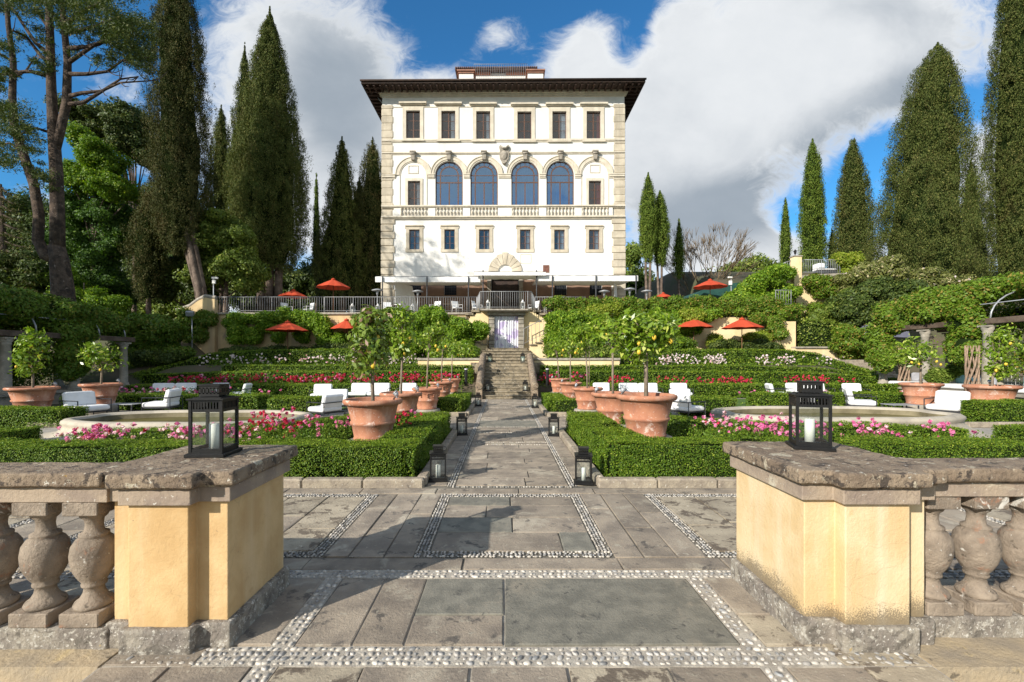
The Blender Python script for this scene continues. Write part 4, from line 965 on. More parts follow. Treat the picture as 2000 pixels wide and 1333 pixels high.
def window(x, y, hw, hh, kind, curtain, lab=None):
    """casement with stone surround; x,y photo centre, half sizes in photo px"""
    x0, x1, z0, z1 = fx(x - hw), fx(x + hw), fz(y + hh), fz(y - hh); cx = (x0 + x1) / 2
    t = .062; f = MB().box(x0, x0 + t, .14, .20, z0, z1).box(x1 - t, x1, .14, .20, z0, z1).box(x0, x1, .142, .198, z0, z0 + t).box(x0, x1, .142, .198, z1 - t, z1).box(cx - .042, cx + .042, .13, .19, z0, z1)
    n = 3
    for i in range(1, n): zz = z0 + (z1 - z0) * i / n; f.box(x0 + t, x1 - t, .15, .18, zz - .018, zz + .018)
    fr = f.build('window', FRAMEW, villa); fr.location = (0, 0, -4.7)
    if lab: fr['label'] = lab
    MB().box(x0 + .02, x1 - .02, .164, .168, z0 + .02, z1 - .02).build('glass', WGLASS, fr)
    if curtain:
        cv = []; cf = []; side = 1 if curtain > 0 else -1; w_ = abs(curtain) * (x1 - x0); n = 22
        xa = x1 - .04 - w_ if side > 0 else x0 + .04
        for i in range(n + 1):
            t_ = i / n; cv += [(xa + w_ * t_, .30 + .03 * math.sin(t_ * 30), z0), (xa + w_ * t_, .30 + .03 * math.sin(t_ * 30), z1)]
        for i in range(n): cf.append((2 * i, 2 * i + 2, 2 * i + 3, 2 * i + 1))
        MB().add(cv, cf, True).build('curtain', REDCURT if kind == 'red' else CURTAIN, fr)
    return (x0, x1, z0, z1)
def surround(x0, x1, z0, z1, w_, d=.07, ears=False, sill=True, hood=False, mt=TRIMS):
    s_ = MB().box(x0 - w_, x0, -d, .06, z0, z1 + w_).box(x1, x1 + w_, -d, .06, z0, z1 + w_).box(x0, x1, -d + .002, .058, z1, z1 + w_)
    s_.box(x0 - w_, x1 + w_, -d + .003, .06, z0 - w_ * (.55 if not ears else .9), z0 - .001)
    if ears:
        e = .09
        s_.box(x0 - w_ - e, x0 - w_, -d + .01, .05, z1 + w_ * .3, z1 + w_ * .98).box(x1 + w_, x1 + w_ + e, -d + .01, .05, z1 + w_ * .3, z1 + w_ * .98)
        s_.box(x0 - w_ - e * .6, x0 - w_, -d + .01, .05, z0 - w_ * .8, z0 + .1).box(x1 + w_, x1 + w_ + e * .6, -d + .01, .05, z0 - w_ * .8, z0 + .1)
        s_.box(x0 - w_ - .05, x1 + w_ + .05, -d - .08, .0, z1 + w_ * 1.001, z1 + w_ + .1)
    if sill: s_.box(x0 - w_ - .1, x1 + w_ + .1, -d - .1, .0, z0 - w_ * .55 - .10, z0 - w_ * .56)
    if hood:
        s_.box(x0 - w_ - .05, x1 + w_ + .05, -d + .02, .0, z1 + w_ + .001, z1 + w_ + .22).box(x0 - w_ - .28, x1 + w_ + .28, -d - .22, .0, z1 + w_ + .222, z1 + w_ + .36).box(x0 - w_ - .2, x1 + w_ + .2, -d - .12, .0, z1 + w_ + .15, z1 + w_ + .221)
    return vp(s_, 'window_surround', mt)
cur = [0, .3, .25, 0, .45, .2]
for i, (x, y) in enumerate(topw):
    q = window(x, y, 13.6, 27, 'red' if i == 5 else 'w', cur[i]); surround(*q, .30, hood=True, sill=True)
cur = [.35, 0, .2, .4, .6, .35]
for i, (x, y) in enumerate(loww):
    q = window(x, y, 10.2, 19.5, 'w', cur[i], 'casement standing half open' if i == 1 else None); surround(*q, .27, ears=True, sill=False, mt=PIETRA)
for i, (x, y) in enumerate(sidew):
    q = window(x, y, 12, 24.5, 'red' if i else 'w', .3); surround(*q, .22, sill=False)
for i, (x, y) in enumerate(gndw):                # barred ground floor windows
    x0, x1, z0, z1 = fx(x - 12), fx(x + 12), fz(y + 13), fz(y - 13); f = MB().box(x0, x1, .2, .24, z0, z1)
    g = f.build('window', ROOMDARK, villa); g.location = (0, 0, -4.7); b = MB()
    for k in range(1, 5): xx = x0 + (x1 - x0) * k / 5; b.box(xx - .012, xx + .012, .03, .055, z0, z1)
    for k in range(1, 5): zz = z0 + (z1 - z0) * k / 5; b.box(x0, x1, .028, .05, zz - .012, zz + .012)
    b.build('grille', DGREYM, g)
# big arched windows
def arc(cx, cz, r, a0, a1, n=24): return [(cx + r * math.cos(a0 + (a1 - a0) * i / n), cz + r * math.sin(a0 + (a1 - a0) * i / n)) for i in range(n + 1)]
def arch_ring(mb, cx, cz, r0, r1, y0, y1, n=24, a0=0, a1=PI):
    A = arc(cx, cz, r0, a0, a1, n); B = arc(cx, cz, r1, a0, a1, n)
    for i in range(n):
        mb.add([(A[i][0], y0, A[i][1]), (B[i][0], y0, B[i][1]), (B[i + 1][0], y0, B[i + 1][1]), (A[i + 1][0], y0, A[i + 1][1]),
                (A[i][0], y1, A[i][1]), (B[i][0], y1, B[i][1]), (B[i + 1][0], y1, B[i + 1][1]), (A[i + 1][0], y1, A[i + 1][1])],
               [(0, 1, 2, 3), (7, 6, 5, 4), (1, 5, 6, 2), (0, 3, 7, 4), (0, 4, 5, 1), (3, 2, 6, 7)])
    return mb
for i, x in enumerate(arcs):
    cx, cz, r = fx(x), fz(342), AR * SB; z0 = fz(403); ri = 17.5 * SB; f = MB()
    arch_ring(f, cx, cz, r - .09, r, .14, .20); arch_ring(f, cx, cz, ri - .05, ri + .05, .14, .19)
    f.box(cx - r, cx - r + .09, .14, .2, z0, cz).box(cx + r - .09, cx + r, .14, .2, z0, cz)
    for s_ in (-1, 1): f.box(cx + s_ * ri - .05, cx + s_ * ri + .05, .141, .189, z0, cz)
    f.box(cx - r, cx + r, .143, .187, fz(357), fz(357) + .10).box(cx - .05, cx + .05, .142, .188, z0, fz(357)).box(cx - r, cx + r, .144, .186, z0, z0 + .1)
    f.box(cx - r, cx + r, .146, .184, cz - .03, cz + .03)
    for a in (40, 65, 90, 115, 140): a = R(a); f.tube([(cx + ri * math.cos(a), .165, cz + ri * math.sin(a)), (cx + r * math.cos(a), .165, cz + r * math.sin(a))], .028, 4)
    fr = f.build('arched_window', FRAMEW, villa); fr.location = (0, 0, -4.7)
    pl = [(cx - r + .03, z0), (cx + r - .03, z0)] + arc(cx, cz, r - .03, 0, PI)
    MB().prismy(pl, .163, .167).build('glass', AGLASS, fr)
    if i >= 2 or True:
        cv = []; cf = []; n = 40; xa, xb = (cx - r * .55, cx + r * .75) if i == 2 else ((cx - r * .3, cx + r * .9) if i == 3 else (cx + r * .7, cx + r * .95))
        for k in range(n + 1):
            t_ = k / n; xx = xa + (xb - xa) * t_; cv += [(xx, .5 + .05 * math.sin(t_ * 44), z0), (xx, .5 + .05 * math.sin(t_ * 44), cz + (r * .6 if i == 2 else 0))]
        for k in range(n): cf.append((2 * k, 2 * k + 2, 2 * k + 3, 2 * k + 1))
        SHEER = MATS.get('sheer_curtain') or mat('sheer_curtain', (0.30, 0.34, 0.38), (0.22, 0.25, 0.30), 9, 0.9)
        MB().add(cv, cf, True).build('curtain', SHEER, fr)
    ar = MB(); arch_ring(ar, cx, cz, r + .03, r + .14, -.05, .03); arch_ring(ar, cx, cz, r + .14, 35 * SB, -.10, .03); arch_ring(ar, cx, cz, 35 * SB, 36.5 * SB, -.15, .03)
    vp(ar, 'archivolt', TRIMS)
for x in (807.6, 1162):
    cx, cz = fx(x), fz(342); ar = MB(); arch_ring(ar, cx, cz, 27 * SB, 34 * SB, -.09, .0); arch_ring(ar, cx, cz, 34 * SB, 35.5 * SB, -.14, .0); arch_ring(ar, cx, cz, 25 * SB, 27 * SB, -.05, .0)
    ar.box(cx - 27 * SB, cx - 25.6 * SB, -.05, 0, fz(403), cz).box(cx + 25.6 * SB, cx + 27 * SB, -.05, 0, fz(403), cz)
    vp(ar, 'blind_arch', TRIMS)
    pa = MB()
    for a, b, c, d in ((x - 10, x + 10, 339, 323),):
        A0, A1, Z0, Z1 = fx(a), fx(b), fz(c), fz(d); e = .06; pa.box(A0, A0 + e, -.04, 0, Z0, Z1).box(A1 - e, A1, -.04, 0, Z0, Z1).box(A0 + e, A1 - e, -.04, 0, Z0, Z0 + e).box(A0 + e, A1 - e, -.04, 0, Z1 - e, Z1)
    vp(pa, 'wall_panel', TRIMS)
ks = MB()
for x in arcs + [807.6, 1162]:                 # keystones
    x0, x1 = fx(x - 4.5), fx(x + 4.5); a, b = fz(314), fz(300)
    ks.add([(x0 + .06, -.28, a), (x1 - .06, -.28, a), (x1 - .06, 0, a), (x0 + .06, 0, a), (x0, -.36, b), (x1, -.36, b), (x1, 0, b), (x0, 0, b)], [(0, 3, 2, 1), (4, 5, 6, 7), (0, 1, 5, 4), (1, 2, 6, 5), (2, 3, 7, 6), (3, 0, 4, 7)])
    ks.box(x0 - .06, x1 + .06, -.42, 0, b + .001, b + .10).tube([(x0 - .02, -.33, b - .12), (x1 + .02, -.33, b - .12)], .09, 8)
vp(ks, 'keystones', GREYST)
# string courses, imposts and balcony base
sc_ = MB()
def course(y0, y1, d, xa=None, xb=None): sc_.box(xa if xa is not None else XL - .02, xb if xb is not None else XR + .02, -d, 0, fz(y1), fz(y0))
course(272.6, 275.6, .10); course(276.5, 278, .06); course(298, 300, .12); course(300.1, 302, .06); course(402.5, 405.2, .26); course(405.3, 407.2, .16); course(423.2, 426, .26); course(426.1, 428.4, .14); course(208.4, 209.6, .04)
for a, b in ((-99, 772), (836, 849), (906, 918), (974, 998), (1054, 1066), (1123, 1135), (1190, 9999)):
    xa = XL if a < 0 else fx(a); xb = XR if b > 2000 else fx(b)
    sc_.box(xa, xb, -.12, 0, fz(346.5), fz(342.5)).box(xa, xb, -.17, 0, fz(342.4), fz(340.6)).box(xa, xb, -.06, 0, fz(349), fz(346.6))
vp(sc_, 'string_courses', TRIMS)
# pilasters between balcony balusters
pm = MB()
for a, b in ((770, 783), (837, 851), (905, 919), (973, 1000), (1053, 1067), (1122, 1136), (1189, 1196)): pm.box(fx(a), fx(b), -.14, 0, fz(423), fz(407.3))
vp(pm, 'balcony_piers', STUCCO)
VP = [(.05, 0), (.05, .06), (.03, .1), (.035, .14), (.075, .27), (.08, .34), (.05, .45), (.03, .5), (.03, .58), (.055, .64), (.055, .70)]
vb = None
for x in [807.6] + arcs + [1162]:
    for k in range(8):
        xx = fx(x - 23.5 + k * 6.7)
        if vb is None: vb = MB().lathe(VP, n=10).build('baluster', TRIMS, villa); o = vb
        else: o = vb.copy(); link(o, villa)
        o.location = (xx, -.13 if x in (807.6, 1162) else -.13, fz(423.1) - 4.7)
# quoins
for s_, nm in ((-1, 'quoins'), (1, 'quoins')):
    qm = MB(); z = 4.7; i = 0
    while z < fz(205):
        low = z < fz(430); h = .62; wd = (22 if low else 19) if i % 2 else (25 if low else 21.5)
        pj = .10 if low else .06
        h = min(h, fz(205) - z)
        x0, x1 = (XL - pj, XL + wd * SB) if s_ < 0 else (XR - wd * SB, XR + pj)
        qm.cbox(((x0 + x1) / 2, 0.0 + (.45 - pj) / 2 - .0, z + h / 2), (x1 - x0, .45 + pj, h - .05), bev=.03)
        z += h; i += 1
    qm.box(XL - .03 if s_ < 0 else XR - 20 * SB, XL + 20 * SB if s_ < 0 else XR + .03, -.03, .3, 4.7, fz(205))
    vp(qm, 'quoins', PIETRA)
# fan arch over the door
fm = MB(); cx, cz = fx(987), fz(531)
for k in range(9):
    a0, a1 = PI * (k + .04) / 9, PI * (k + .96) / 9; ro = 32.5 * SB + (.20 if k == 4 else 0) + (.10 if k in (3, 5) else 0)
    arch_ring(fm, cx, cz, 13.5 * SB, ro, -.14 if k % 2 else -.16, 0, 4, a0, a1)
vp(fm, 'fan_arch', PIETRA)
for a, b in ((952, 960), (1014, 1022)): vp(MB().box(fx(a), fx(b), -.14, 0, fz(612), fz(546)), 'door_jamb', GREYST)
vp(MB().box(fx(962), fx(1012), .25, .3, fz(612), fz(547)), 'door', DARKWOOD)
# crest
cr = MB(); c0 = (fx(985.5), -.12, fz(305))
prof = [(0, -19), (3.5, -16), (5.5, -11), (8.5, -6), (9.5, 2), (8.5, 10), (10.5, 16), (7.5, 21), (4, 15), (0, 17), (-4, 15), (-8, 21), (-10.5, 16), (-8.5, 10), (-9.5, 2), (-8.5, -6), (-5.5, -11), (-3.5, -16)]
cr.prismy([(c0[0] + x * SB, c0[2] + z * SB) for x, z in prof], -.16, 0).ball((c0[0], -.14, c0[2] + 0 * SB), .34, 14, 9, (.85, .45, 1.25)).tube([(c0[0] - .3, -.2, c0[2] + .75), (c0[0] - .1, -.3, c0[2] + .55), (c0[0] + .1, -.3, c0[2] + .55), (c0[0] + .3, -.2, c0[2] + .75)], .08, 7).tube([(c0[0] - .2, -.2, c0[2] - .6), (c0[0], -.28, c0[2] - .75), (c0[0] + .2, -.2, c0[2] - .6)], .07, 7)
vp(cr, 'stone_crest', GREYST, bevel=.02)
e = .05; A0, A1, Z0, Z1 = fx(1016.6), fx(1038), fz(515), fz(497)
vp(MB().box(A0, A0 + e, -.03, 0, Z0, Z1).box(A1 - e, A1, -.03, 0, Z0, Z1).box(A0 + e, A1 - e, -.03, 0, Z0, Z0 + e).box(A0 + e, A1 - e, -.03, 0, Z1 - e, Z1), 'blank_plaque', TRIMS)
gm = MB(); GB = mat('rusty_brick_red', (0.17, 0.075, 0.05), (0.12, 0.05, 0.035), 6, 0.8)
gm.box(fx(1061), fx(1073), -.05, 0, fz(533), fz(518.5)); vp(gm, 'vent_grille', GB)
# cornice and eaves
vp(MB().box(XL - .10, XR + .10, -.10, 0, fz(190), fz(187)).box(XL - .18, XR + .18, -.18, 0, fz(187), fz(184)).box(XL - .26, XR + .26, -.26, .5, fz(184), ZT + .1), 'cornice', TRIMS)
OV = 1.36; ze = fz(183); rf = MB()
ex0, ex1, ey0, ey1 = XL - OV, XR + OV, -OV, DEP + OV
zr = ze + .30
def slab_roof(z0, z1, o, ins): pass
roof = MB(); hz = 2.6; ins = 6.5
roof.mat(0).add([(ex0, ey0, zr), (ex1, ey0, zr), (ex1, ey1, zr), (ex0, ey1, zr), (ex0 + ins, ey0 + ins, zr + hz), (ex1 - ins, ey0 + ins, zr + hz), (ex1 - ins, ey1 - ins, zr + hz), (ex0 + ins, ey1 - ins, zr + hz)], [(0, 1, 5, 4), (1, 2, 6, 5), (2, 3, 7, 6), (3, 0, 4, 7), (4, 5, 6, 7)])
for k in range(int((ex1 - ex0) / .28)):           # tile ends along the front edge
    xx = ex0 + .14 + k * .28; roof.tube([(xx, ey0 - .05, zr + .01), (xx, ey0 + .9, zr + .33)], .06, 6)
rfo = vp(roof, 'roof', ROOFT)
ev = MB().box(ex0, ex1, ey0, 0.3, ze + .16, ze + .20).box(ex0, -.0 + XL, .3, ey1, ze + .16, ze + .20).box(XR, ex1, .3, ey1, ze + .16, ze + .20)
ev.box(ex0, ex1, ey0 - .04, ey0, ze + .10, zr + .02).box(ex0 - .04, ex0, ey0, ey1, ze + .10, zr + .02).box(ex1, ex1 + .04, ey0, ey1, ze + .10, zr + .02)
vp(ev, 'eave_boards', DARKWOOD)
rk = MB(); n = 44
for k in range(n):
    xx = XL - .9 + (XR - XL + 1.8) * k / (n - 1); rk.box(xx - .07, xx + .07, ey0 + .08, 0, ze - .02, ze + .16)
n = 34
for k in range(n):
    yy_ = -.9 + (DEP + 1.6) * k / (n - 1)
    rk.box(ex0 + .08, XL, yy_ - .07, yy_ + .07, ze - .022, ze + .158).box(XR, ex1 - .08, yy_ - .07, yy_ + .07, ze - .022, ze + .158)
vp(rk, 'rafters', mat('rafter_wood', (0.055, 0.028, 0.020), (0.038, 0.022, 0.016), 3, 0.7))
vp(MB().tube([(ex0 - .08, ey0 - .12, zr + .0), (ex1 + .08, ey0 - .12, zr + .0)], .085, 8), 'gutter', DARKWOOD)
vp(MB().tube([(ex0 + .8, .6, ze + .05), (ex0 + .95, .6, ze - .15), (XL - .1, .8, ze - .45), (XL - .1, .8, ze - .9)], .05, 6), 'drain_pipe', STEEL)
# roof pavilion
Yp = 44.0; sp = Yp / F
def qx(px): return (px - 984.5) * sp
def qz(py): return CH + (VY - py) * sp
lp = MB().mat(0).box(qx(897), qx(1042), 4.2, 10, ze + .5, qz(141)); lo_ = vp(lp, 'roof_pavilion', STUCCO)
bt = MB(); bt.box(qx(893), qx(958), 4.05, 4.2, qz(144.5), qz(140)).box(qx(988), qx(1046), 4.05, 4.2, qz(144.5), qz(140))
o = bt.build('brick_band', mat('brick_red', (0.45, 0.19, 0.10), (0.36, 0.14, 0.08), 14, 0.85), lo_)
rt = MB().box(qx(889), qx(1049), 3.7, 10.4, qz(139.5), qz(137))
for k in range(40): xx = qx(891) + (qx(1047) - qx(891)) * k / 39; rt.tube([(xx, 3.62, qz(136.5)), (xx, 4.6, qz(133.5))], .09, 6)
rt.box(qx(889), qx(1049), 4.5, 10.4, qz(136.8), qz(134.5))
rt.build('pavilion_roof', mat('aged_roof_tile', (0.14, 0.085, 0.065), (0.085, 0.055, 0.045), 3, 0.85), lo_)
for (a, b) in ((900, 927), (1029, 1058)):
    MB().box(qx(a), qx(b), 2.2, 3.3, ze, qz(166.5)).build('chimney', STUCCO, lo_); MB().box(qx(a) - .06, qx(b) + .06, 2.1, 3.4, qz(166.5), qz(163.5)).box(qx(a) - .16, qx(b) + .16, 2.0, 3.5, qz(163.5), qz(161)).build('chimney_cap', ROOFT, lo_)
rl = MB()
for k in range(30): xx = qx(928) + (qx(1028) - qx(928)) * k / 29; rl.tube([(xx, 2.4, zr + .5), (xx, 2.4, qz(146.5))], .012, 4)
rl.tube([(qx(928), 2.4, qz(146.5)), (qx(1028), 2.4, qz(146.5))], .02, 5); rl.build('roof_railing', GREYM, lo_)

# ---- awnings on the terrace (their own things)
def awning(label, xa, xb, yfront, ytop_px, ybot_px, zback, slope_ext=0.0, curt=False):
    r = empty('awning', (((xa + xb) / 2 - VX) * yfront / F, yfront, 4.76), 0, label, 'awning', 'white terrace awnings'); o0 = Vector(r.location)
    x0, z1 = XZ(xa, ytop_px, yfront); x1, z0 = XZ(xb, ybot_px, yfront)
    m = MB(); n = 30; vs = []; fs = []
    for i in range(n + 1):
        x = x0 + (x1 - x0) * i / n
        for j in range(7): t = j / 6; vs.append((x, yfront + (39.75 - yfront) * t, z1 + (zback - z1) * t - .10 * math.sin(PI * t) + .02 * math.sin(i * 1.3)))
    for i in range(n):
        for j in range(6): fs.append((i * 7 + j, (i + 1) * 7 + j, (i + 1) * 7 + j + 1, i * 7 + j + 1))
    m.add(vs, fs, True)
    o = m.build('canopy', CANVAS, r); o.location = -o0; so2 = o.modifiers.new('t', 'SOLIDIFY'); so2.thickness = .02
    m = MB(); n = int((x1 - x0) / .12); vs = []; fs = []
    for i in range(2 * n + 1):
        x = x0 + (x1 - x0) * i / (2 * n); sc = .035 if i % 2 else 0
        vs += [(x, yfront - .02 + .01 * math.sin(i * .7), z0 - sc), (x, yfront - .02, z1)]
    for i in range(2 * n): fs.append((2 * i, 2 * i + 2, 2 * i + 3, 2 * i + 1))
    o = m.add(vs, fs).build('valance', CANVAS, r); o.location = -o0; so2 = o.modifiers.new('t', 'SOLIDIFY'); so2.thickness = .015
    o = MB().tube([(x0, yfront + .03, z1 + .02), (x1, yfront + .03, z1 + .02)], .03, 6).build('front_bar', DGREYM, r); o.location = -o0
    return r
awning('long white awning across the left half of the villa front', 733, 938, 34.3, 541, 551, 8.10)
awning('long white awning across the right half of the villa front', 1048, 1246, 34.3, 539, 549, 8.10)
awning('shorter raised white awning over the villa door', 926, 1066, 34.0, 532, 538, 8.6)
for i, (px, py) in enumerate(((747, 541), (834, 541), (915, 541), (943.5, 528), (1048, 528), (1079, 539), (1164, 538), (1242, 538))):
    b = W(px, 600, 34.2); t = W(px, py, 34.2)
    nm = ['leftmost', 'second', 'third', 'tall fourth', 'tall fifth', 'sixth', 'seventh', 'rightmost'][i]
    r = empty('awning_post', (b.x, 34.2, 4.76), 0, '%s slim dark post from the left holding the awnings' % nm, 'post', 'awning posts')
    MB().tube([(0, 0, 0), (0, 0, t.z - 4.76)], .045, 8).build('pole', DGREYM, r); MB().cbox((0, 0, .02), (.25, .25, .04)).build('foot', DGREYM, r)
# side canvas sheets under the awning ends
for px0, px1, Yc, lab in ((772, 796, 35.5, 'left'), (1200, 1216, 35.5, 'right')):
    a = XZ(px0, 603, Yc); b = XZ(px1, 552, Yc)
    vs = [(a[0], Yc, a[1]), (b[0] + (.5 if lab == 'left' else 0), Yc + 1.8, a[1]), (b[0], Yc + 1.8, b[1]), (a[0], Yc, b[1])]
    o = MB().add(vs, [(0, 1, 2, 3)]).build('side_canvas', CANVAS); tag(o, 'white canvas side sheet tied down at the %s end of the awning' % lab, 'canvas sheet', 'canvas sheets under the awnings'); q = o.modifiers.new('t', 'SOLIDIFY'); q.thickness = .02
# patio heaters
for px, Yh, lab in ((737, 34.0, 'left of the awning'), (816, 34.6, 'under the left awning'), (1180, 34.6, 'under the right awning'), (1230, 33.5, 'by the rightmost awning post'), (1263, 34.5, 'right of the villa corner')):
    x = (px - VX) * Yh / F; r = empty('patio_heater', (x, Yh, 4.76), 0, 'mushroom shaped metal patio heater %s' % lab, 'patio heater', 'terrace patio heaters')
    MB().lathe([(.22, 0), (.22, .5), (.06, .55)], n=16).build('base', STEEL, r); MB().tube([(0, 0, .5), (0, 0, 1.75)], .03, 8).build('pole', STEEL, r)
    MB().lathe([(.06, 1.7), (.10, 1.95), (.10, 2.0)], n=14).build('burner', STEEL, r); MB().lathe([(.42, 2.03), (.40, 2.07), (.12, 2.16), (.01, 2.18)], n=22).build('reflector', STEEL, r)
# ================================================================ HEDGES AND ROSES
G1 = 'low clipped box hedges of the parterre'
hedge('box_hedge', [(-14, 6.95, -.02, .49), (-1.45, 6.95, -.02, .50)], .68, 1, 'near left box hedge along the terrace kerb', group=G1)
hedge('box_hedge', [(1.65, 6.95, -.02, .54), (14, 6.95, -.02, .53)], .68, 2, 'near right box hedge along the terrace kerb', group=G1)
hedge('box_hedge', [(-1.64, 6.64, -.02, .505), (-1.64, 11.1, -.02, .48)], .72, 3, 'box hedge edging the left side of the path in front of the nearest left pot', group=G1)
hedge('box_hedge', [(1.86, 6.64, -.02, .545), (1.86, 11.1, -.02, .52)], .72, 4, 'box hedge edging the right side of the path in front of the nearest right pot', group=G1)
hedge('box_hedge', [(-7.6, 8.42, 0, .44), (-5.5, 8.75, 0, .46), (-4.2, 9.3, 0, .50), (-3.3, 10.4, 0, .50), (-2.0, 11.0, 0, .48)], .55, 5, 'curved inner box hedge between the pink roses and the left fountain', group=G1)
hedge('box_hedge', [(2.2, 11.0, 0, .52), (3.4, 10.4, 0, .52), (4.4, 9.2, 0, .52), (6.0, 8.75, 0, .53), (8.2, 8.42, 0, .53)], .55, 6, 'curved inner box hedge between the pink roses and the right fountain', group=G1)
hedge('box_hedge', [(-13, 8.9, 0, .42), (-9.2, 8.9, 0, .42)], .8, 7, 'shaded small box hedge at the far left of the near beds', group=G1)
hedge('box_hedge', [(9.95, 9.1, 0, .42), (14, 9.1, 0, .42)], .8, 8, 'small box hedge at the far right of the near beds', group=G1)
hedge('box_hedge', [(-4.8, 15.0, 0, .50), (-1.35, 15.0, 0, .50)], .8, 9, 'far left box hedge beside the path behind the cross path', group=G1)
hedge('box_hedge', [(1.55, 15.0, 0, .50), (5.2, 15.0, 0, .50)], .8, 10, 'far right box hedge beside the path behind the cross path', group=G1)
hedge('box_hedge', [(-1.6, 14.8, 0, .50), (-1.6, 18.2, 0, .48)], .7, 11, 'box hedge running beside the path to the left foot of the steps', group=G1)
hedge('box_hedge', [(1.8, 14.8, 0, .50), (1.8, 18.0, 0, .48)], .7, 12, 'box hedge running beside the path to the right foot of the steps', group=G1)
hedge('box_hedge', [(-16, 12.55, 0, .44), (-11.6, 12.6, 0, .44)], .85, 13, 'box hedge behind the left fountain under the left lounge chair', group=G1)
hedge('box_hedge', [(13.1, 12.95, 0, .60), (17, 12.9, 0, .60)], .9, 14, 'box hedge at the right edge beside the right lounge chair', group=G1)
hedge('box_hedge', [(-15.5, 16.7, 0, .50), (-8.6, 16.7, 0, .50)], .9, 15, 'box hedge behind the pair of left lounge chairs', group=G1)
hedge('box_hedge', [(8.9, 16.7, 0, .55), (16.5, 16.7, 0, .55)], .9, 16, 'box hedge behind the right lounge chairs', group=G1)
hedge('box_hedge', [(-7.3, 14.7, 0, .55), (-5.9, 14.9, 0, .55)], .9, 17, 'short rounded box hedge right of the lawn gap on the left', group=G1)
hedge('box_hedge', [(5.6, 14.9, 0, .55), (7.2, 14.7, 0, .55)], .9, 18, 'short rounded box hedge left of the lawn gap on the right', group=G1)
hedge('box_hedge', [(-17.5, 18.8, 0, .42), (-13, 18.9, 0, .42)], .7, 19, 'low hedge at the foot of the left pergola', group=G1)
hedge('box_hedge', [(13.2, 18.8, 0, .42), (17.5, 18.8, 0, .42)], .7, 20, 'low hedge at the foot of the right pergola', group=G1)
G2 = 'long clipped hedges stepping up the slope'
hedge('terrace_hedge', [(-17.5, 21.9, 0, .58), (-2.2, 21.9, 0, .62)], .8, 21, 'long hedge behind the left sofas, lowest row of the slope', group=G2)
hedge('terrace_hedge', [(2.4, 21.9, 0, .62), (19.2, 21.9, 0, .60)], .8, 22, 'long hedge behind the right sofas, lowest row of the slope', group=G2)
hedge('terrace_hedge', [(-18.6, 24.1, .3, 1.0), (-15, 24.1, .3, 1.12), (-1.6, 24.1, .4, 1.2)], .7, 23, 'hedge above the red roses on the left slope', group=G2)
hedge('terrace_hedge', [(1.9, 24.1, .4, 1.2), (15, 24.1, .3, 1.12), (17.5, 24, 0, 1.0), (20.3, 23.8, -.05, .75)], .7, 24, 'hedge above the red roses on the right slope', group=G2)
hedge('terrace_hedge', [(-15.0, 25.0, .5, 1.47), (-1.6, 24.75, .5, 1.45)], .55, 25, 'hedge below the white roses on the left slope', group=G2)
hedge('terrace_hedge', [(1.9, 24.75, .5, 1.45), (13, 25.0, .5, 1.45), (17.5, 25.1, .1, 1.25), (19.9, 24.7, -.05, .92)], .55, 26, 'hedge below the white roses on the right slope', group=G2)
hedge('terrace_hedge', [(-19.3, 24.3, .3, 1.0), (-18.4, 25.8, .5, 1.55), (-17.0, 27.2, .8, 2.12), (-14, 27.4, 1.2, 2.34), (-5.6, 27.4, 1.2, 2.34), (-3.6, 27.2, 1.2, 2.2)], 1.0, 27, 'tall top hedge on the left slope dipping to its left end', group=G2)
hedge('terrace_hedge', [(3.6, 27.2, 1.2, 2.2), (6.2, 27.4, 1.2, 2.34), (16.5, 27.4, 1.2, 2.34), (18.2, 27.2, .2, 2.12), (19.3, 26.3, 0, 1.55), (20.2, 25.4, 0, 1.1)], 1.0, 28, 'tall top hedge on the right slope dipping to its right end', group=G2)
tag(crown_bush('clipped_dome', [((W(1310, 678, 28.3)), (1.5, .8, .75))], 77, .09, BOX), 'rounded clipped bush between the top hedge and the right wall', 'bush')

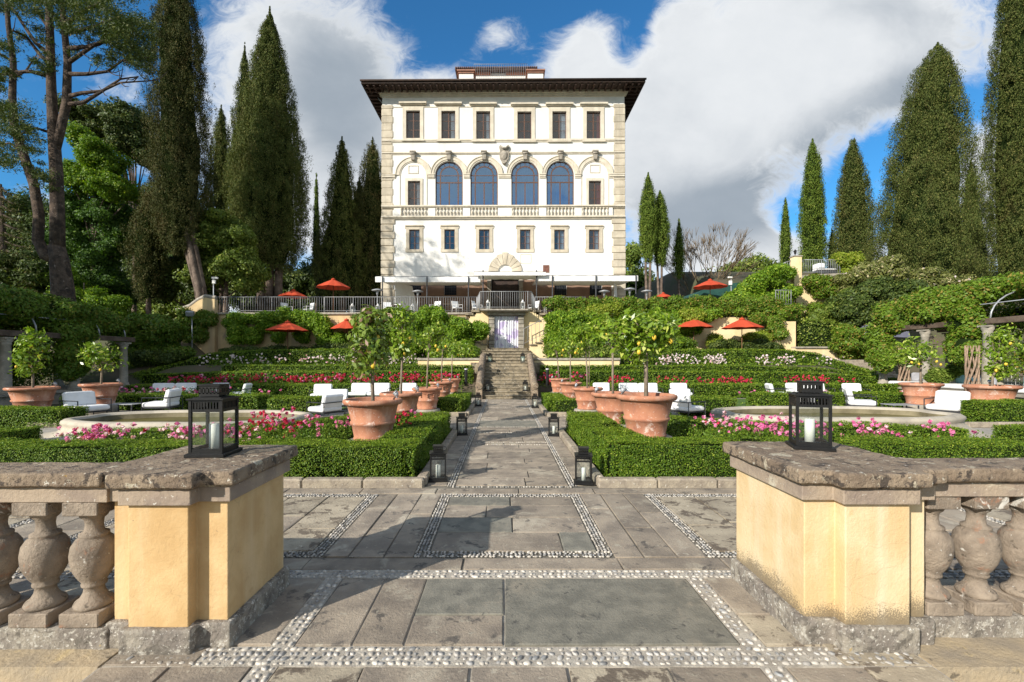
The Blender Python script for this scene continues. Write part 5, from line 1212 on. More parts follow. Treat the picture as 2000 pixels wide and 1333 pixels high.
def roses(name, x0, x1, y0, y1, z0, z1, seed, cols, nb, bs, label, leaf=None, zslope=0.0, curve=None):
    """cols = [(material, share)]"""
    rng = np.random.default_rng(seed); L = x1 - x0; ym = (y0 + y1) / 2; s = leaf or max(.035, .0045 * ym)
    k = int(L * (y1 - y0) / (s * 3.2) ** 2 * 1.6)
    c = np.stack([x0 + L * rng.random(k), y0 + (y1 - y0) * rng.random(k), z0 + (z1 - z0) * (.35 + .5 * rng.random(k))], 1)
    if curve: c[:, 1] += np.array([curve(q) for q in c[:, 0]])
    v, f = clumps(c, np.full((k, 3), s * 2.6), 22, rng, np.full(k * 22, s), (.5, 1.1), .5, .4, .8, .55)
    parts = [(v, f, 0)]; ms = [BOX if leaf is None else BOX]
    nb = int(nb * .55); ncl = max(3, nb // 9)
    cc = np.stack([x0 + L * rng.random(ncl), y0 + (y1 - y0) * rng.random(ncl) ** 1.3, np.full(ncl, z1)], 1)
    who = rng.integers(0, ncl, nb); P = cc[who] + rng.normal(size=(nb, 3)) * np.array([.16, .12, .045]) * (ym / 9) ** .4
    P[:, 2] += (z1 - z0) * (rng.random(nb) - .7) * .4
    if curve: P[:, 1] += np.array([curve(q) for q in P[:, 0]])
    sel = rng.random(ncl)[who] * .7 + rng.random(nb) * .3; cum = 0
    for i, (m_, sh) in enumerate(cols):
        q = P[(sel >= cum) & (sel < cum + sh + (.01 if i == len(cols) - 1 else 0))]; cum += sh
        if not len(q): continue
        v, f = clumps(q, np.full((len(q), 3), bs * .34), 9, rng, np.full(len(q) * 9, bs * .56), (.5, 1.0), .7, .35, .5, .95)
        parts.append((v, f, i + 1)); ms.append(m_)
    while len(ms) < len(cols) + 1: ms.append(cols[len(ms) - 1][0])
    tag(npmesh(name, parts, ms), label, 'roses', kind='stuff')
PK = [(ROSEP, .55), (ROSEL, .25), (ROSER, .2)]
cl = lambda x: 0.12 * math.sin(x * 1.3)
roses('rose_bed', -7.3, -4.4, 7.5, 8.1, 0, .60, 1, PK, 300, .085, 'pink roses in the left bed behind the near hedge', curve=cl)
roses('rose_bed', -4.7, -2.9, 7.4, 9.3, 0, .66, 2, [(ROSER, .42), (ROSEP, .40), (ROSEL, .18)], 240, .09, 'mixed red and pink roses round the nearest left pot')
roses('rose_bed', 3.15, 5.2, 7.5, 9.0, 0, .66, 3, PK, 220, .09, 'pink roses round the nearest right pot')
roses('rose_bed', 5.2, 7.9, 7.45, 8.0, 0, .62, 4, [(ROSEP, .5), (ROSEL, .35), (ROSER, .15)], 130, .085, 'sparser pink roses in the right bed behind the near hedge', curve=cl)
roses('rose_bed', -15, -9.0, 17.3, 18.2, 0, .62, 5, PK, 200, .12, 'pink roses below the left sofa')
roses('rose_bed', 9, 15.5, 17.3, 18.0, 0, .55, 6, PK, 110, .12, 'pink roses below the right pergola')
roses('rose_bed', -2.25, -2.02, 9.2, 10.3, 0, .58, 21, [(ROSER, .8), (ROSEP, .2)], 36, .09, 'small clump of red roses between the two nearest left pots')
RD = [(ROSER, .72), (ROSEP, .22), (ROSEL, .06)]
roses('rose_bed', -17.0, -9.5, 22.7, 23.5, .1, .86, 7, RD, 420, .14, 'dark red roses on the shaded left end of the slope')
roses('rose_bed', -9.5, -1.9, 22.7, 23.5, .1, .92, 8, RD, 560, .14, 'red roses in the long left bed of the slope')
roses('rose_bed', 1.9, 4.0, 22.6, 23.5, .1, .95, 9, RD, 130, .14, 'red roses right beside the steps')
roses('rose_bed', 4.0, 17.0, 22.7, 23.4, .1, .80, 10, [(ROSER, .9), (ROSEP, .1)], 420, .13, 'thin row of red roses on the right slope')
WH = [(ROSEW, .75), (ROSEL, .25)]
roses('rose_bed', -16.5, -3.6, 25.6, 26.5, .8, 1.85, 11, WH, 480, .13, 'white and lilac roses in the upper left bed')
roses('rose_bed', 3.4, 18.5, 25.6, 26.5, .8, 1.85, 12, WH, 560, .14, 'white and pale pink roses in the upper right bed')

# ================================================================ POTS AND LEMON TREES
POTP = [(.30, 0), (.325, .015), (.325, .045), (.312, .055), (.352, .26), (.372, .275), (.385, .300), (.380, .325), (.362, .335), (.425, .595), (.44, .605), (.475, .615), (.498, .640), (.503, .668), (.492, .695), (.465, .706), (.440, .700), (.425, .680), (.40, .60), (.01, .59)]
def make_pot(deco=False):
    r = empty('terracotta_pot'); m = MB().lathe(POTP, n=48)
    if deco:
        for k in range(12):
            a = 2 * PI * k / 12; rr = .40; m.ball((rr * math.cos(a), rr * math.sin(a), .50), .035, 8, 6, (1, 1, 1.5)).ball((rr * math.cos(a), rr * math.sin(a), .43), .022, 6, 5, (1, 1, 1.4))
        m.tube([(.435 * math.cos(2 * PI * k / 36), .435 * math.sin(2 * PI * k / 36), .565 - .03 * abs(math.sin(6 * PI * k / 36))) for k in range(37)], .013, 5)
    m.build('pot_body', TERRA, r)
    MB().lathe([(.01, .57), (.405, .57), (.405, .605), (.01, .625)], n=24).build('soil', SOIL, r)
    m = MB(); m.tube([(.40, .10, .70), (.36, .12, .76)], .012, 6).tube([(.36, .12, .80), (.39, .13, .73)], [.050, .028], 10).tube([(.345, .115, .815), (.36, .12, .80)], [.05, .05], 10)
    m.build('uplight', STEEL, r)
    return r
potA = make_pot(False); potB = make_pot(True); usedp = {0: False, 1: False}
def pot(x, y, z, sc, rz, label, deco=False, hs=1.0):
    src = potB if deco else potA
    o = src if not usedp[int(deco)] else copy_tree(src); usedp[int(deco)] = True
    o.location = (x, y, z); o.rotation_euler = (0, 0, rz); o.scale = (sc, sc, sc * hs)
    return tag(o, label, 'plant pot', 'large terracotta lemon pots')
discm = None
def disc(x, y, z, label, r=.5):
    m = MB().lathe([(r, -.3), (r + .02, -.05), (r, .0), (.01, .005)], n=24).build('round_stone', COLST, loc=(x, y, z)); tag(m, label, 'stone base', 'round stones under the pots')
def lemontree(x, y, zpot, crown, seed, label, hs=.05, lemons=6, leaf=.085, lm=None, stake=False, dens=1.0, tr=.022, low=0.0):
    """crown = [(px,py,rx,ry)] ellipses in photo px at distance y"""
    rng = np.random.default_rng(seed); z0 = zpot
    root = empty('lemon_tree', (x, y, z0), 0, label, 'lemon tree', 'lemon trees in pots'); R0 = Vector((x, y, z0))
    bl = pxblobs(crown, y); C0 = Vector(bl[0][0]) - R0; cr = bl[0][1]
    fork = Vector((C0.x * .6, 0, max(.35, C0.z - cr[2] * .75)))
    t = MB().tube([(0, 0, -.1), (C0.x * .15, .01, fork.z * .5), fork], [tr * 1.15, tr, tr * .9], 8)
    cs = []; ro = []
    for c, r in bl:
        c = Vector(c) - R0; r3 = np.array([r[0], (r[0] + r[2]) / 2, r[2]])
        nb = int(26 * dens)
        for i in range(nb):
            d = sphere_dirs(1, rng)[0]; q = .3 + .95 * rng.random() ** .8
            p = np.array(c) + d * r3 * q; cs.append(p); ro.append(d)
            if i % 2 == 0:
                mid = fork.lerp(Vector(p), .5) + Vector((0, 0, .04)); t.tube([fork, mid, Vector(p)], [tr * .45, tr * .3, .004], 4, cap=False)
    cs = np.array(cs); ro = np.array(ro); k = len(cs); mr = float(np.mean(cr)) * .27; leaf *= 1.28; per = int(np.clip(46 * (mr / leaf) ** 1.0 * .36, 9, 30))
    if stake: t.tube([(.05, -.03, -.1), (.05, -.03, fork.z + .3)], .012, 5)
    t.build('trunk', LBARK, root)
    axis = np.repeat(ro * .6 + np.array([0, 0, -.25]), per, 0)
    v, f = clumps(cs, np.full((k, 3), mr) * (.5 + 1.1 * rng.random((k, 1))), per, rng, np.full(k * per, leaf), (.25, 1.15), .5, .45, .8, .42, axis, ro, .7)
    npmesh('crown', [(v, f, 0)], [lm or LEML], root)
    lem = None
    for i in range(int(lemons * .5 + .5)):
        a = rng.random() * 2 * PI; a = -abs(a % PI) if rng.random() < .8 else a
        c, r = bl[i % len(bl)]; c = Vector(c) - R0
        p = Vector((c.x + r[0] * .85 * math.cos(a), .95 * r[0] * math.sin(a), c.z - r[2] * (.1 + .85 * rng.random())))
        if lem is None: lem = MB().ball((0, 0, 0), .038, 12, 9, (1, 1, 1.25)).ball((0, 0, -.045), .010, 6, 5).build('lemon', LEMON, root); o = lem
        else: o = lem.copy(); link(o, root)
        o.location = p; o.rotation_euler = (rng.uniform(-.4, .4), rng.uniform(-.4, .4), 0); s_ = rng.uniform(.85, 1.15); o.scale = (s_, s_, s_)
    return root
LP = [(-2.33, 8.30, .33, 1.03, False), (-2.45, 11.1, .27, 1.0, False), (-2.36, 14.3, .24, .93, True), (-2.36, 17.6, .27, .93, True), (-2.36, 21.1, .28, .86, False)]
RP = [(2.53, 8.28, .40, 1.05, False), (2.53, 10.8, .29, 1.0, False), (2.53, 14.1, .26, .93, False), (2.53, 17.7, .26, .90, False), (2.50, 21.2, .28, .88, False)]
ordn = ['nearest', 'second', 'middle', 'fourth', 'farthest']
lcr = [[(720, 650, 24, 34), (716, 700, 26, 24), (738, 668, 20, 34), (728, 626, 16, 16)], [(790, 650, 20, 30), (788, 620, 14, 22), (783, 680, 13, 14)], [(840, 668, 22, 22), (855, 650, 14, 16)], [(866, 674, 17, 17)], [(884, 681, 14, 14)]]
rcr = [[(1262, 640, 36, 30), (1222, 648, 32, 26), (1290, 650, 24, 30), (1250, 682, 34, 18)], [(1196, 655, 24, 24), (1175, 640, 16, 16)], [(1142, 668, 24, 24), (1130, 655, 16, 18)], [(1114, 680, 18, 17)], [(1085, 682, 15, 15)]]
for i, (x, y, z, sc, dc) in enumerate(LP):
    pot(x, y, z, sc, .1 * i, '%s terracotta pot in the row left of the path' % ordn[i], dc)
    disc(x, y, z, 'round stone under the %s pot of the left row' % ordn[i], .42 * sc)
    lemontree(x, y, z + .60 * sc, lcr[i], 40 + i, ('lemon tree with purplish young leaves in the nearest left pot' if i == 0 else 'lemon tree in the %s pot of the row left of the path' % ordn[i]), lemons=[8, 7, 5, 4, 3][i], lm=LEMP if i == 0 else LEML, leaf=[.095, .10, .10, .11, .12][i], tr=[.030, .026, .024, .024, .024][i], dens=[1.0, 1.0, .9, .9, .9][i])
for i, (x, y, z, sc, dc) in enumerate(RP):
    pot(x, y, z, sc, PI - .3 + .1 * i, '%s terracotta pot in the row right of the path' % ordn[i], dc)
    disc(x, y, z, 'round stone under the %s pot of the right row' % ordn[i], .42 * sc)
    lemontree(x, y, z + .60 * sc, rcr[i], 60 + i, ('large bright lemon tree in the nearest right pot' if i == 0 else 'lemon tree in the %s pot of the row right of the path' % ordn[i]), lemons=[7, 5, 5, 4, 3][i], leaf=[.10, .10, .10, .11, .12][i], tr=[.036, .026, .024, .024, .024][i], stake=(i == 2), dens=[1.15, 1, .9, .9, .9][i])
for (x, y, z, sc, hs, lab, cr_, le) in ((-13.75, 13.6, .28, 1.2, .80, 'far left', [(62, 690, 25, 32), (68, 668, 16, 22), (52, 712, 16, 16)], 9), (-13.4, 15.5, .25, 1.15, .88, 'left', [(200, 700, 28, 24), (185, 690, 16, 16)], 3),
                                 (13.6, 15.2, .30, 1.15, .85, 'right', [(1800, 690, 38, 24), (1770, 698, 22, 18)], 8), (14.55, 13.9, .25, 1.28, .82, 'far right', [(1957, 690, 26, 32), (1962, 665, 16, 22), (1960, 720, 22, 14)], 9)):
    pot(x, y, z, sc, .5, 'wide terracotta pot on the %s in front of the pergola' % lab, False, hs)
    lemontree(x, y, z + .60 * sc * hs, cr_, int(100 + x), 'lemon tree in the wide pot on the %s by the pergola' % lab, lemons=le, leaf=.10, tr=.03)
    disc(x, y, z, 'round stone under the wide pot on the %s' % lab, .42)

# ================================================================ FOUNTAINS
def fountain(cx, cy, zr, label, seed):
    r = empty('fountain_basin', (cx, cy, 0), 0, label, 'fountain'); n = 96
    def outline(o):
        pts = []
        for i in range(n):
            a = 2 * PI * i / n; ca, sa = math.cos(a), math.sin(a); p = 2.9
            ax, ay = 2.55 + o * (1 + (1.6 * sstep(.35, .95, abs(ca)) * sstep(.08, .4, o))), 1.25 + o
            q = (abs(ca) ** p + abs(sa) ** p) ** (-1 / p); k = 1 - .035 * (1 + math.cos(8 * a)) * .5
            pts.append((ax * ca * q * k, ay * sa * q * k))
        return pts
    prof = [(-.20, .10), (-.19, zr - .20), (-.18, zr - .06), (-.14, zr - .012), (-.08, zr), (0.0, zr - .012), (.055, zr - .05), (.065, zr - .10), (.03, zr - .145), (.04, zr - .20), (.12, zr - .28), (.30, .07), (.48, .0), (.62, -.03)]
    vs = []; fs = []
    for o, z in prof: vs += [(x, y, z) for x, y in outline(o)]
    for j in range(len(prof) - 1):
        for i in range(n): fs.append((j * n + i, j * n + (i + 1) % n, (j + 1) * n + (i + 1) % n, (j + 1) * n + i))
    mb_ = MB().mat(1).add(vs, fs[:2 * n], True); mb_.mat(0).add(vs, fs[2 * n:], True); mb_.build('basin', [FOUNT, FOUNTIN], r)
    MB().add([(x, y, zr - .17) for x, y in outline(-.185)], [tuple(range(n))]).build('water', WATER, r)
fountain(-7.15, 10.75, .47, 'low travertine fountain basin with greenish water on the left', 1)
fountain(7.55, 10.75, .57, 'low travertine fountain basin with stained flared rim on the right', 2)

# ================================================================ GARDEN FURNITURE
def make_seat(wd, n, name, cat):
    r = empty(name); r['category'] = cat; f = MB(); h = .56; d = .82
    for s_ in (-1, 1):
        x = s_ * (wd / 2 + .02)
        f.tube([(x, -d / 2, 0), (x, -d / 2, h), (x, d / 2, h), (x, d / 2, 0)], .017, 4, smooth=False)
    for y in (-d / 2, d / 2 - .05): f.tube([(-wd / 2 - .02, y, .20), (wd / 2 + .02, y, .20)], .015, 4, smooth=False)
    f.tube([(-wd / 2 - .02, d / 2, .55), (wd / 2 + .02, d / 2, .55)], .015, 4)
    f.cbox((0, 0, .215), (wd, d - .06, .02)); f.build('frame', DGREYM, r)
    w_ = wd / n
    for i in range(n):
        x = -wd / 2 + w_ * (i + .5)
        MB().cbox((x, -.05, .315), (w_ - .015, .80, .17), 0, bev=.045).build('seat_cushion', CUSH, r, bevel=.03, seg=3)
        MB().cbox((x, .30, .59), (w_ - .02, .17, .46), 0, -.24, bev=.045).build('back_cushion', CUSH, r, bevel=.03, seg=3)
    return r
seats = {'armchair': make_seat(.86, 1, 'armchair', 'armchair'), 'sofa': make_seat(1.95, 2, 'sofa', 'sofa')}; us = {'armchair': False, 'sofa': False}
def seat(kind, px, y, rz, label, z=0, sc=1.0):
    o = seats[kind] if not us[kind] else copy_tree(seats[kind]); us[kind] = True
    o.location = ((px - VX) * y / F, y, z); o.rotation_euler = (0, 0, R(rz)); sc *= .88; o.scale = (sc,) * 3
    return tag(o, label, kind, 'white cushioned garden %ss' % kind)
seat('sofa', 336, 20.3, 14, 'white two-seat sofa on the left in front of the red roses')
seat('armchair', 425, 20.4, 5, 'white armchair right of the left sofa, behind the left lantern')
seat('armchair', 470, 20.2, -80, 'white armchair seen side on at the right of the left group')
seat('armchair', 168, 14.0, 72, 'white lounge chair facing right near the left hedge', 0, 1.1)
seat('armchair', 318, 15.2, -78, 'white lounge chair facing left beyond the left fountain', 0, 1.1)
seat('armchair', 628, 19.5, 8, 'white armchair by the hedge left of the nearest left lemon tree')
seat('armchair', 656, 16.0, 12, 'front facing white armchair left of the nearest left pot')
seat('armchair', 637, 14.0, -118, 'white armchair seen from behind left of the nearest left pot')
seat('sofa', 721, 20.3, 0, 'white two-seat sofa behind the nearest left lemon trunk')
seat('armchair', 795, 20.3, 0, 'white armchair partly hidden by the second left lemon trunk')
seat('sofa', 1250, 20.3, 0, 'white two-seat sofa behind the nearest right lemon trunk')
seat('armchair', 1330, 20.3, 0, 'white armchair right of the sofa behind the right lemon row')
seat('armchair', 1177, 20.6, 0, 'white armchair glimpsed between the right pots')
seat('armchair', 1334, 16.2, 0, 'front facing white armchair right of the nearest right pot')
seat('armchair', 1340, 14.2, 118, 'white armchair seen from behind right of the nearest right pot')
seat('armchair', 1516, 20.2, 76, 'white armchair seen side on left of the right sofa')
seat('sofa', 1580, 20.4, 0, 'white two-seat sofa behind the right lantern')
seat('armchair', 1670, 20.0, -10, 'white armchair right of the sofa behind the right lantern')
seat('armchair', 1678, 15.8, 60, 'white lounge chair facing right beyond the right fountain', 0, 1.1)
seat('armchair', 1852, 14.2, -62, 'white lounge chair facing left beside the right pergola pots', 0, 1.1)
seat('armchair', 1588, 13.4, 100, 'white armchair behind the right fountain seen through the lantern')
def coffee(px, y, label, rz=0):
    x = (px - VX) * y / F; r = empty('coffee_table', (x, y, 0), R(rz), label, 'coffee table', 'low metal coffee tables')
    MB().cbox((0, 0, .33), (.85, .5, .02)).build('table_top', STEEL, r)
    l0 = None
    for sx_ in (-1, 1):
        for sy_ in (-1, 1):
            if l0 is None: l0 = MB().cbox((0, 0, .16), (.03, .03, .32)).build('leg', DGREYM, r); o = l0
            else: o = l0.copy(); link(o, r)
            o.location = (sx_ * .39, sy_ * .22, 0)
coffee(244, 15.0, 'low metal coffee table between the two left lounge chairs'); coffee(1758, 14.8, 'low metal coffee table between the two right lounge chairs'); coffee(1400, 15.2, 'low metal coffee table left of the right fountain')

def umbrella(px, py_top, py_edge, hw, D, zbase, label):
    Rr = D / 2; y = Rr * F / hw; c = W(px, py_edge, y); top = CH + (VY - py_top) * y / F
    r = empty('parasol', (c.x, y, zbase), random.Random(px).uniform(0, 1), label, 'parasol', 'red garden parasols'); ze_ = c.z - zbase; zt_ = top - zbase; n = 8; rings = 5
    vs = [(0, 0, zt_)]; fs = []
    for j in range(1, rings + 1):
        for i in range(n * 4):
            a = 2 * PI * i / (n * 4); t = j / rings; rr = Rr * t; sag = (1 - abs(math.cos(a * n / 2))) * .06 * t
            flat = math.cos(PI / n) / math.cos((a % (2 * PI / n)) - PI / n); rr *= (1 - (1 - flat) * .9)
            vs.append((rr * math.cos(a), rr * math.sin(a), zt_ + (ze_ - zt_) * (t ** 1.12) + .015 * 0 - sag * .5))
    m_ = n * 4
    for i in range(m_): fs.append((0, 1 + i, 1 + (i + 1) % m_))
    for j in range(rings - 1):
        for i in range(m_): a = 1 + j * m_ + i; b = 1 + j * m_ + (i + 1) % m_; fs.append((a, a + m_, b + m_, b))
    o = MB().add(vs, fs).build('canopy', REDU, r); q = o.modifiers.new('t', 'SOLIDIFY'); q.thickness = .012
    MB().lathe([(.16, zt_ - .05), (.14, zt_ + .03), (.02, zt_ + .07), (.012, zt_ + .12)], n=10).build('top_cap', REDU, r)
    MB().tube([(0, 0, 0), (0, 0, zt_)], .026, 8).build('pole', WOODP, r)
    rb = None
    for i in range(n):
        if rb is None: rb = MB().tube([(0, 0, zt_ - .05), (Rr * .97, 0, ze_ - .005)], .010, 4).build('rib', WOODP, r); o = rb
        else: o = rb.copy(); link(o, r)
        o.rotation_euler = (0, 0, 2 * PI * i / n)
    MB().lathe([(.26, 0), (.26, .07), (.05, .10), (.05, .35)], n=14).build('base', DGREYM, r)
umbrella(562, 629, 646, 41, 2.5, 1.45, 'red parasol in front of the left ochre wall'); umbrella(677, 625, 643, 31, 2.0, 1.45, 'red parasol partly behind the nearest left lemon tree')
umbrella(573, 567, 580, 28, 2.3, 4.75, 'smaller red parasol on the left terrace behind the railing'); umbrella(651, 546, 562, 33, 2.4, 4.75, 'taller red parasol on the left terrace behind the railing')
umbrella(1355, 623, 640, 38, 2.4, 1.45, 'left of the two red parasols in front of the right wall'); umbrella(1449, 623, 641, 39, 2.4, 1.45, 'right of the two red parasols in front of the right wall')
umbrella(1387, 547, 561, 33, 2.5, 4.75, 'red parasol on the right terrace above the creepers'); umbrella(1295, 573, 582, 20, 1.8, 4.75, 'red parasol just peeking over the right creeper wall')

# terrace chairs, tables and white lanterns
def make_tchair():
    r = empty('terrace_chair'); m = MB()
    for s_ in (-.25, .25): m.tube([(s_, -.25, 0), (s_, -.25, .66), (s_, .22, .68)], .016, 5).tube([(s_, .28, 0), (s_, .20, .45), (s_, .30, .92)], .016, 5)
    m.build('frame', CANVAS, r); MB().cbox((0, 0, .44), (.5, .5, .05), bev=.015).build('seat', CUSH, r)
    MB().cbox((0, .26, .70), (.48, .04, .44), 0, -.2, bev=.01).build('backrest', CUSH, r); return r
tc0 = make_tchair(); fst = [True]
def tchair(px, y, rz, label):
    o = tc0 if fst[0] else copy_tree(tc0); fst[0] = False
    o.location = ((px - VX) * y / F, y, 4.75); o.rotation_euler = (0, 0, R(rz)); tag(o, label, 'chair', 'white terrace chairs')
for px, y, rz, lab in ((560, 32, 60, 'by the smaller left parasol'), (602, 32, -40, 'below the taller left parasol'), (757, 31.5, 20, 'left of the leftmost awning post'), (782, 33, 150, 'beside the white canvas sheet'), (850, 31, -30, 'right of the second awning post'), (893, 31, 40, 'facing left near the balcony'),
                       (932, 31, 70, 'left of the balcony'), (1042, 31, -60, 'right of the balcony lantern'), (1072, 31, -20, 'right of the tall awning post')):
    tchair(px, y, rz, 'white metal terrace chair %s' % lab)
for px, y, lab in ((770, 32.2, 'near the leftmost awning post'), (869, 31.6, 'between the two white chairs under the left awning'), (1058, 31.8, 'right of the balcony'), (1120, 32.2, 'under the right awning')):
    x = (px - VX) * y / F; r = empty('terrace_table', (x, y, 4.75), 0, 'dark square terrace table %s' % lab, 'table', 'dark terrace tables'); MB().cbox((0, 0, .73), (.8, .8, .03)).build('table_top', BEAMW, r); MB().tube([(0, 0, 0), (0, 0, .72)], .03, 8).cbox((0, 0, .02), (.45, .45, .03)).build('pedestal', DGREYM, r)
for px, y, lab in ((688, 29.95, 'on the terrace edge left of the villa'), (738, 30.0, 'on the terrace edge near the first awning post'), (806, 30.0, 'on the terrace edge beside the canvas sheet'), (953, 28.1, 'inside the balcony railing on the left'), (1021, 28.1, 'inside the balcony railing on the right')):
    x = (px - VX) * y / F; r = empty('white_lantern', (x, y, 4.76), 0, 'tall white lantern %s' % lab, 'lantern', 'white terrace lanterns')
    m = MB()
    for a in (-.1, .1):
        for b in (-.1, .1): m.cbox((a, b, .22), (.018, .018, .42))
    m.cbox((0, 0, .02), (.24, .24, .04)).cbox((0, 0, .43), (.24, .24, .02)).build('frame', CANVAS, r)
    MB().lathe([(.13, .44), (.08, .52), (.03, .58), (.02, .62)], n=8).build('roof', CANVAS, r); MB().cbox((0, 0, .23), (.18, .18, .38)).build('glass', GLASS, r); MB().lathe([(.035, .04), (.035, .22)], n=10).build('candle', WAX, r)
# ================================================================ VINES AND SHRUBS ROUND THE STAIRS AND WALLS
def vine(label, lst, Y, seed, size, lm, depth=.35, name='climbing_vine', cat='climbing vine', group=None, **k):
    return crown_bush(name, splitblobs(pxblobs(lst, Y, depth), seed, 5), seed, size, lm, label=label, cat=cat, group=group, **k)
vine('shaded climber on the wall stub at the left end of the terrace', [(362, 628, 10, 22), (358, 655, 6, 20), (392, 650, 5, 20), (402, 622, 18, 12)], 29.2, 1, .13, VINED, .3)
vine('broad climber with hanging tails on the left terrace wall', [(465, 632, 28, 18), (520, 628, 34, 18), (565, 620, 24, 15), (605, 626, 24, 16), (495, 655, 9, 16), (462, 656, 6, 12), (545, 652, 7, 14), (590, 652, 8, 13)], 29.3, 2, .13, VINEL, .35)
vine('narrow climber on the left terrace wall between the two parasols', [(632, 640, 11, 24), (636, 664, 7, 12), (664, 664, 6, 10), (700, 650, 14, 24)], 29.3, 3, .13, VINEL, .3)
vine('dark ivy mass on the terrace wall left of the bright shrubs', [(725, 625, 34, 18), (770, 620, 40, 18), (740, 650, 30, 26), (790, 645, 30, 30)], 29.2, 4, .13, VINED, .5)
vine('shaded low shrubs at the foot of the left terrace wall', [(470, 686, 40, 4), (560, 685, 46, 4), (650, 681, 46, 6), (720, 680, 40, 8)], 28.8, 5, .11, DARKL, .4, name='low_shrub', cat='shrub')
vine('rounded leafy shrub mass left of the doorway', [(838, 640, 26, 34), (875, 646, 34, 28), (905, 655, 26, 26), (862, 670, 34, 18), (935, 645, 13, 13), (848, 618, 22, 16), (820, 655, 18, 30)], 26.9, 6, .13, VINEL, .9, name='leafy_shrub', cat='shrub')
vine('broad leafy shrub mass right of the doorway', [(1092, 650, 26, 30), (1125, 640, 32, 32), (1165, 645, 36, 34), (1105, 672, 28, 18), (1150, 672, 40, 18), (1088, 622, 18, 10)], 26.9, 7, .13, VINEL, .9, name='leafy_shrub', cat='shrub')
vine('agapanthus clumps at the foot of the left shrub', [(860, 690, 20, 9), (895, 688, 20, 10), (918, 690, 9, 7)], 25.7, 8, .14, LEML, .4, name='border_plant', cat='plant', core=False)
vine('low leafy border at the foot of the right shrub', [(1085, 686, 20, 10), (1120, 688, 20, 9), (1160, 690, 20, 9), (1200, 690, 20, 9)], 25.7, 9, .13, OAKL, .4, name='border_plant', cat='plant')
vine('thick creeper covering the right terrace railing', [(1100 + i * 45, 598 + (i % 2) * 2, 32, 17) for i in range(10)], 29.75, 10, .125, VINER, .35)
vine('bright vine tumbling down the terrace wall right of the stairs', [(1190, 618, 40, 14), (1230, 632, 44, 22), (1290, 630, 44, 24), (1335, 628, 34, 20), (1375, 615, 30, 10), (1220, 660, 40, 22), (1275, 660, 26, 18), (1318, 655, 12, 22), (1352, 640, 12, 16)], 29.3, 11, .13, VINEL, .4)
vine('yellowish vine tips high on the right wall', [(1170, 608, 24, 8), (1200, 606, 18, 7), (1352, 618, 22, 11), (1345, 638, 13, 13)], 29.0, 12, .13, VINEY, .25, core=False)
vine('creeper hanging at the end of the right terrace wall', [(1478, 622, 8, 6), (1512, 632, 15, 13), (1540, 610, 12, 10), (1520, 651, 6, 7)], 29.2, 13, .125, VINER, .35)
t = MB()
for pts in ([(1515, 682), (1514, 665), (1520, 650), (1528, 640)], [(1514, 672), (1506, 655), (1500, 640)], [(1492, 682), (1491, 655), (1494, 625)]): t.tube([W(x, y, 29.45) for x, y in pts], [.07, .05, .04, .03][:len(pts)], 5)
tag(t.build('woody_vine', VINEB), 'bare twisting vine stems on the right ochre wall', 'vine')
vine('dark rosemary bushes at the foot of the right wall', [(1405, 678, 20, 10), (1435, 676, 18, 12), (1475, 676, 30, 14), (1510, 682, 22, 9)], 28.7, 14, .10, DARKL, .5, name='low_shrub', cat='shrub')
vine('bright small shrubs behind the parasol at the right wall', [(1465, 664, 10, 8), (1490, 660, 8, 9), (1395, 668, 10, 14)], 29.0, 15, .12, VINEY, .3, name='low_shrub', cat='shrub', core=False)
# tall block of hedge right of the pier and the wild slope
hedge('laurel_hedge', [(18.55, 30.2, .3, 4.35), (20.2, 30.2, .3, 4.25), (22.0, 30.4, .3, 4.0)], 1.5, 90, 'square glossy laurel hedge right of the tall ochre pier', leaf=.12, lm=OAKL, lump=.12, dens=3.0)
vine('creeper mass below the upper terrace pier', [(1598, 610, 20, 14), (1610, 562, 26, 18), (1645, 562, 24, 24), (1588, 550, 12, 6), (1632, 600, 22, 22), (1548, 606, 13, 9)], 33.4, 21, .16, VINER, .4)
vine('pale creeper slope left of the upper terrace pier', [(1445, 578, 22, 14), (1470, 562, 24, 18), (1500, 545, 24, 16), (1530, 532, 16, 10), (1490, 592, 44, 12), (1530, 575, 22, 14)], 33.5, 22, .16, VINEL, 1.0)
vine('yellow leaved climber at the end of the upper terrace railing', [(1655, 520, 18, 22), (1640, 508, 14, 10), (1665, 545, 14, 16)], 34.4, 23, .15, VINEY, .7, core=False)
vine('dark round tree mass behind the right laurel hedge', [(1690, 590, 44, 34), (1725, 600, 34, 30), (1660, 610, 30, 30), (1720, 572, 36, 22)], 30.5, 24, .17, DARKL, 1.6, name='broadleaf_shrub', cat='shrub')
vine('cream flowering photinia shrubs under the great cypress', [(1690, 548, 44, 24), (1740, 545, 44, 24), (1790, 552, 40, 20), (1830, 560, 30, 16), (1715, 525, 30, 12)], 32.0, 25, .17, PHOT, 1.6, name='flowering_shrub', cat='shrub', flowers=(ROSEW, 90, .12))
vine('low rounded shrubs beside the far right steps', [(1665, 676, 26, 22), (1700, 678, 30, 22), (1738, 688, 20, 18), (1650, 655, 18, 14)], 28.0, 26, .14, VINER, 1.0, name='low_shrub', cat='shrub')
r = tag(MB().build('x', GROUND), kind='structure') if False else None
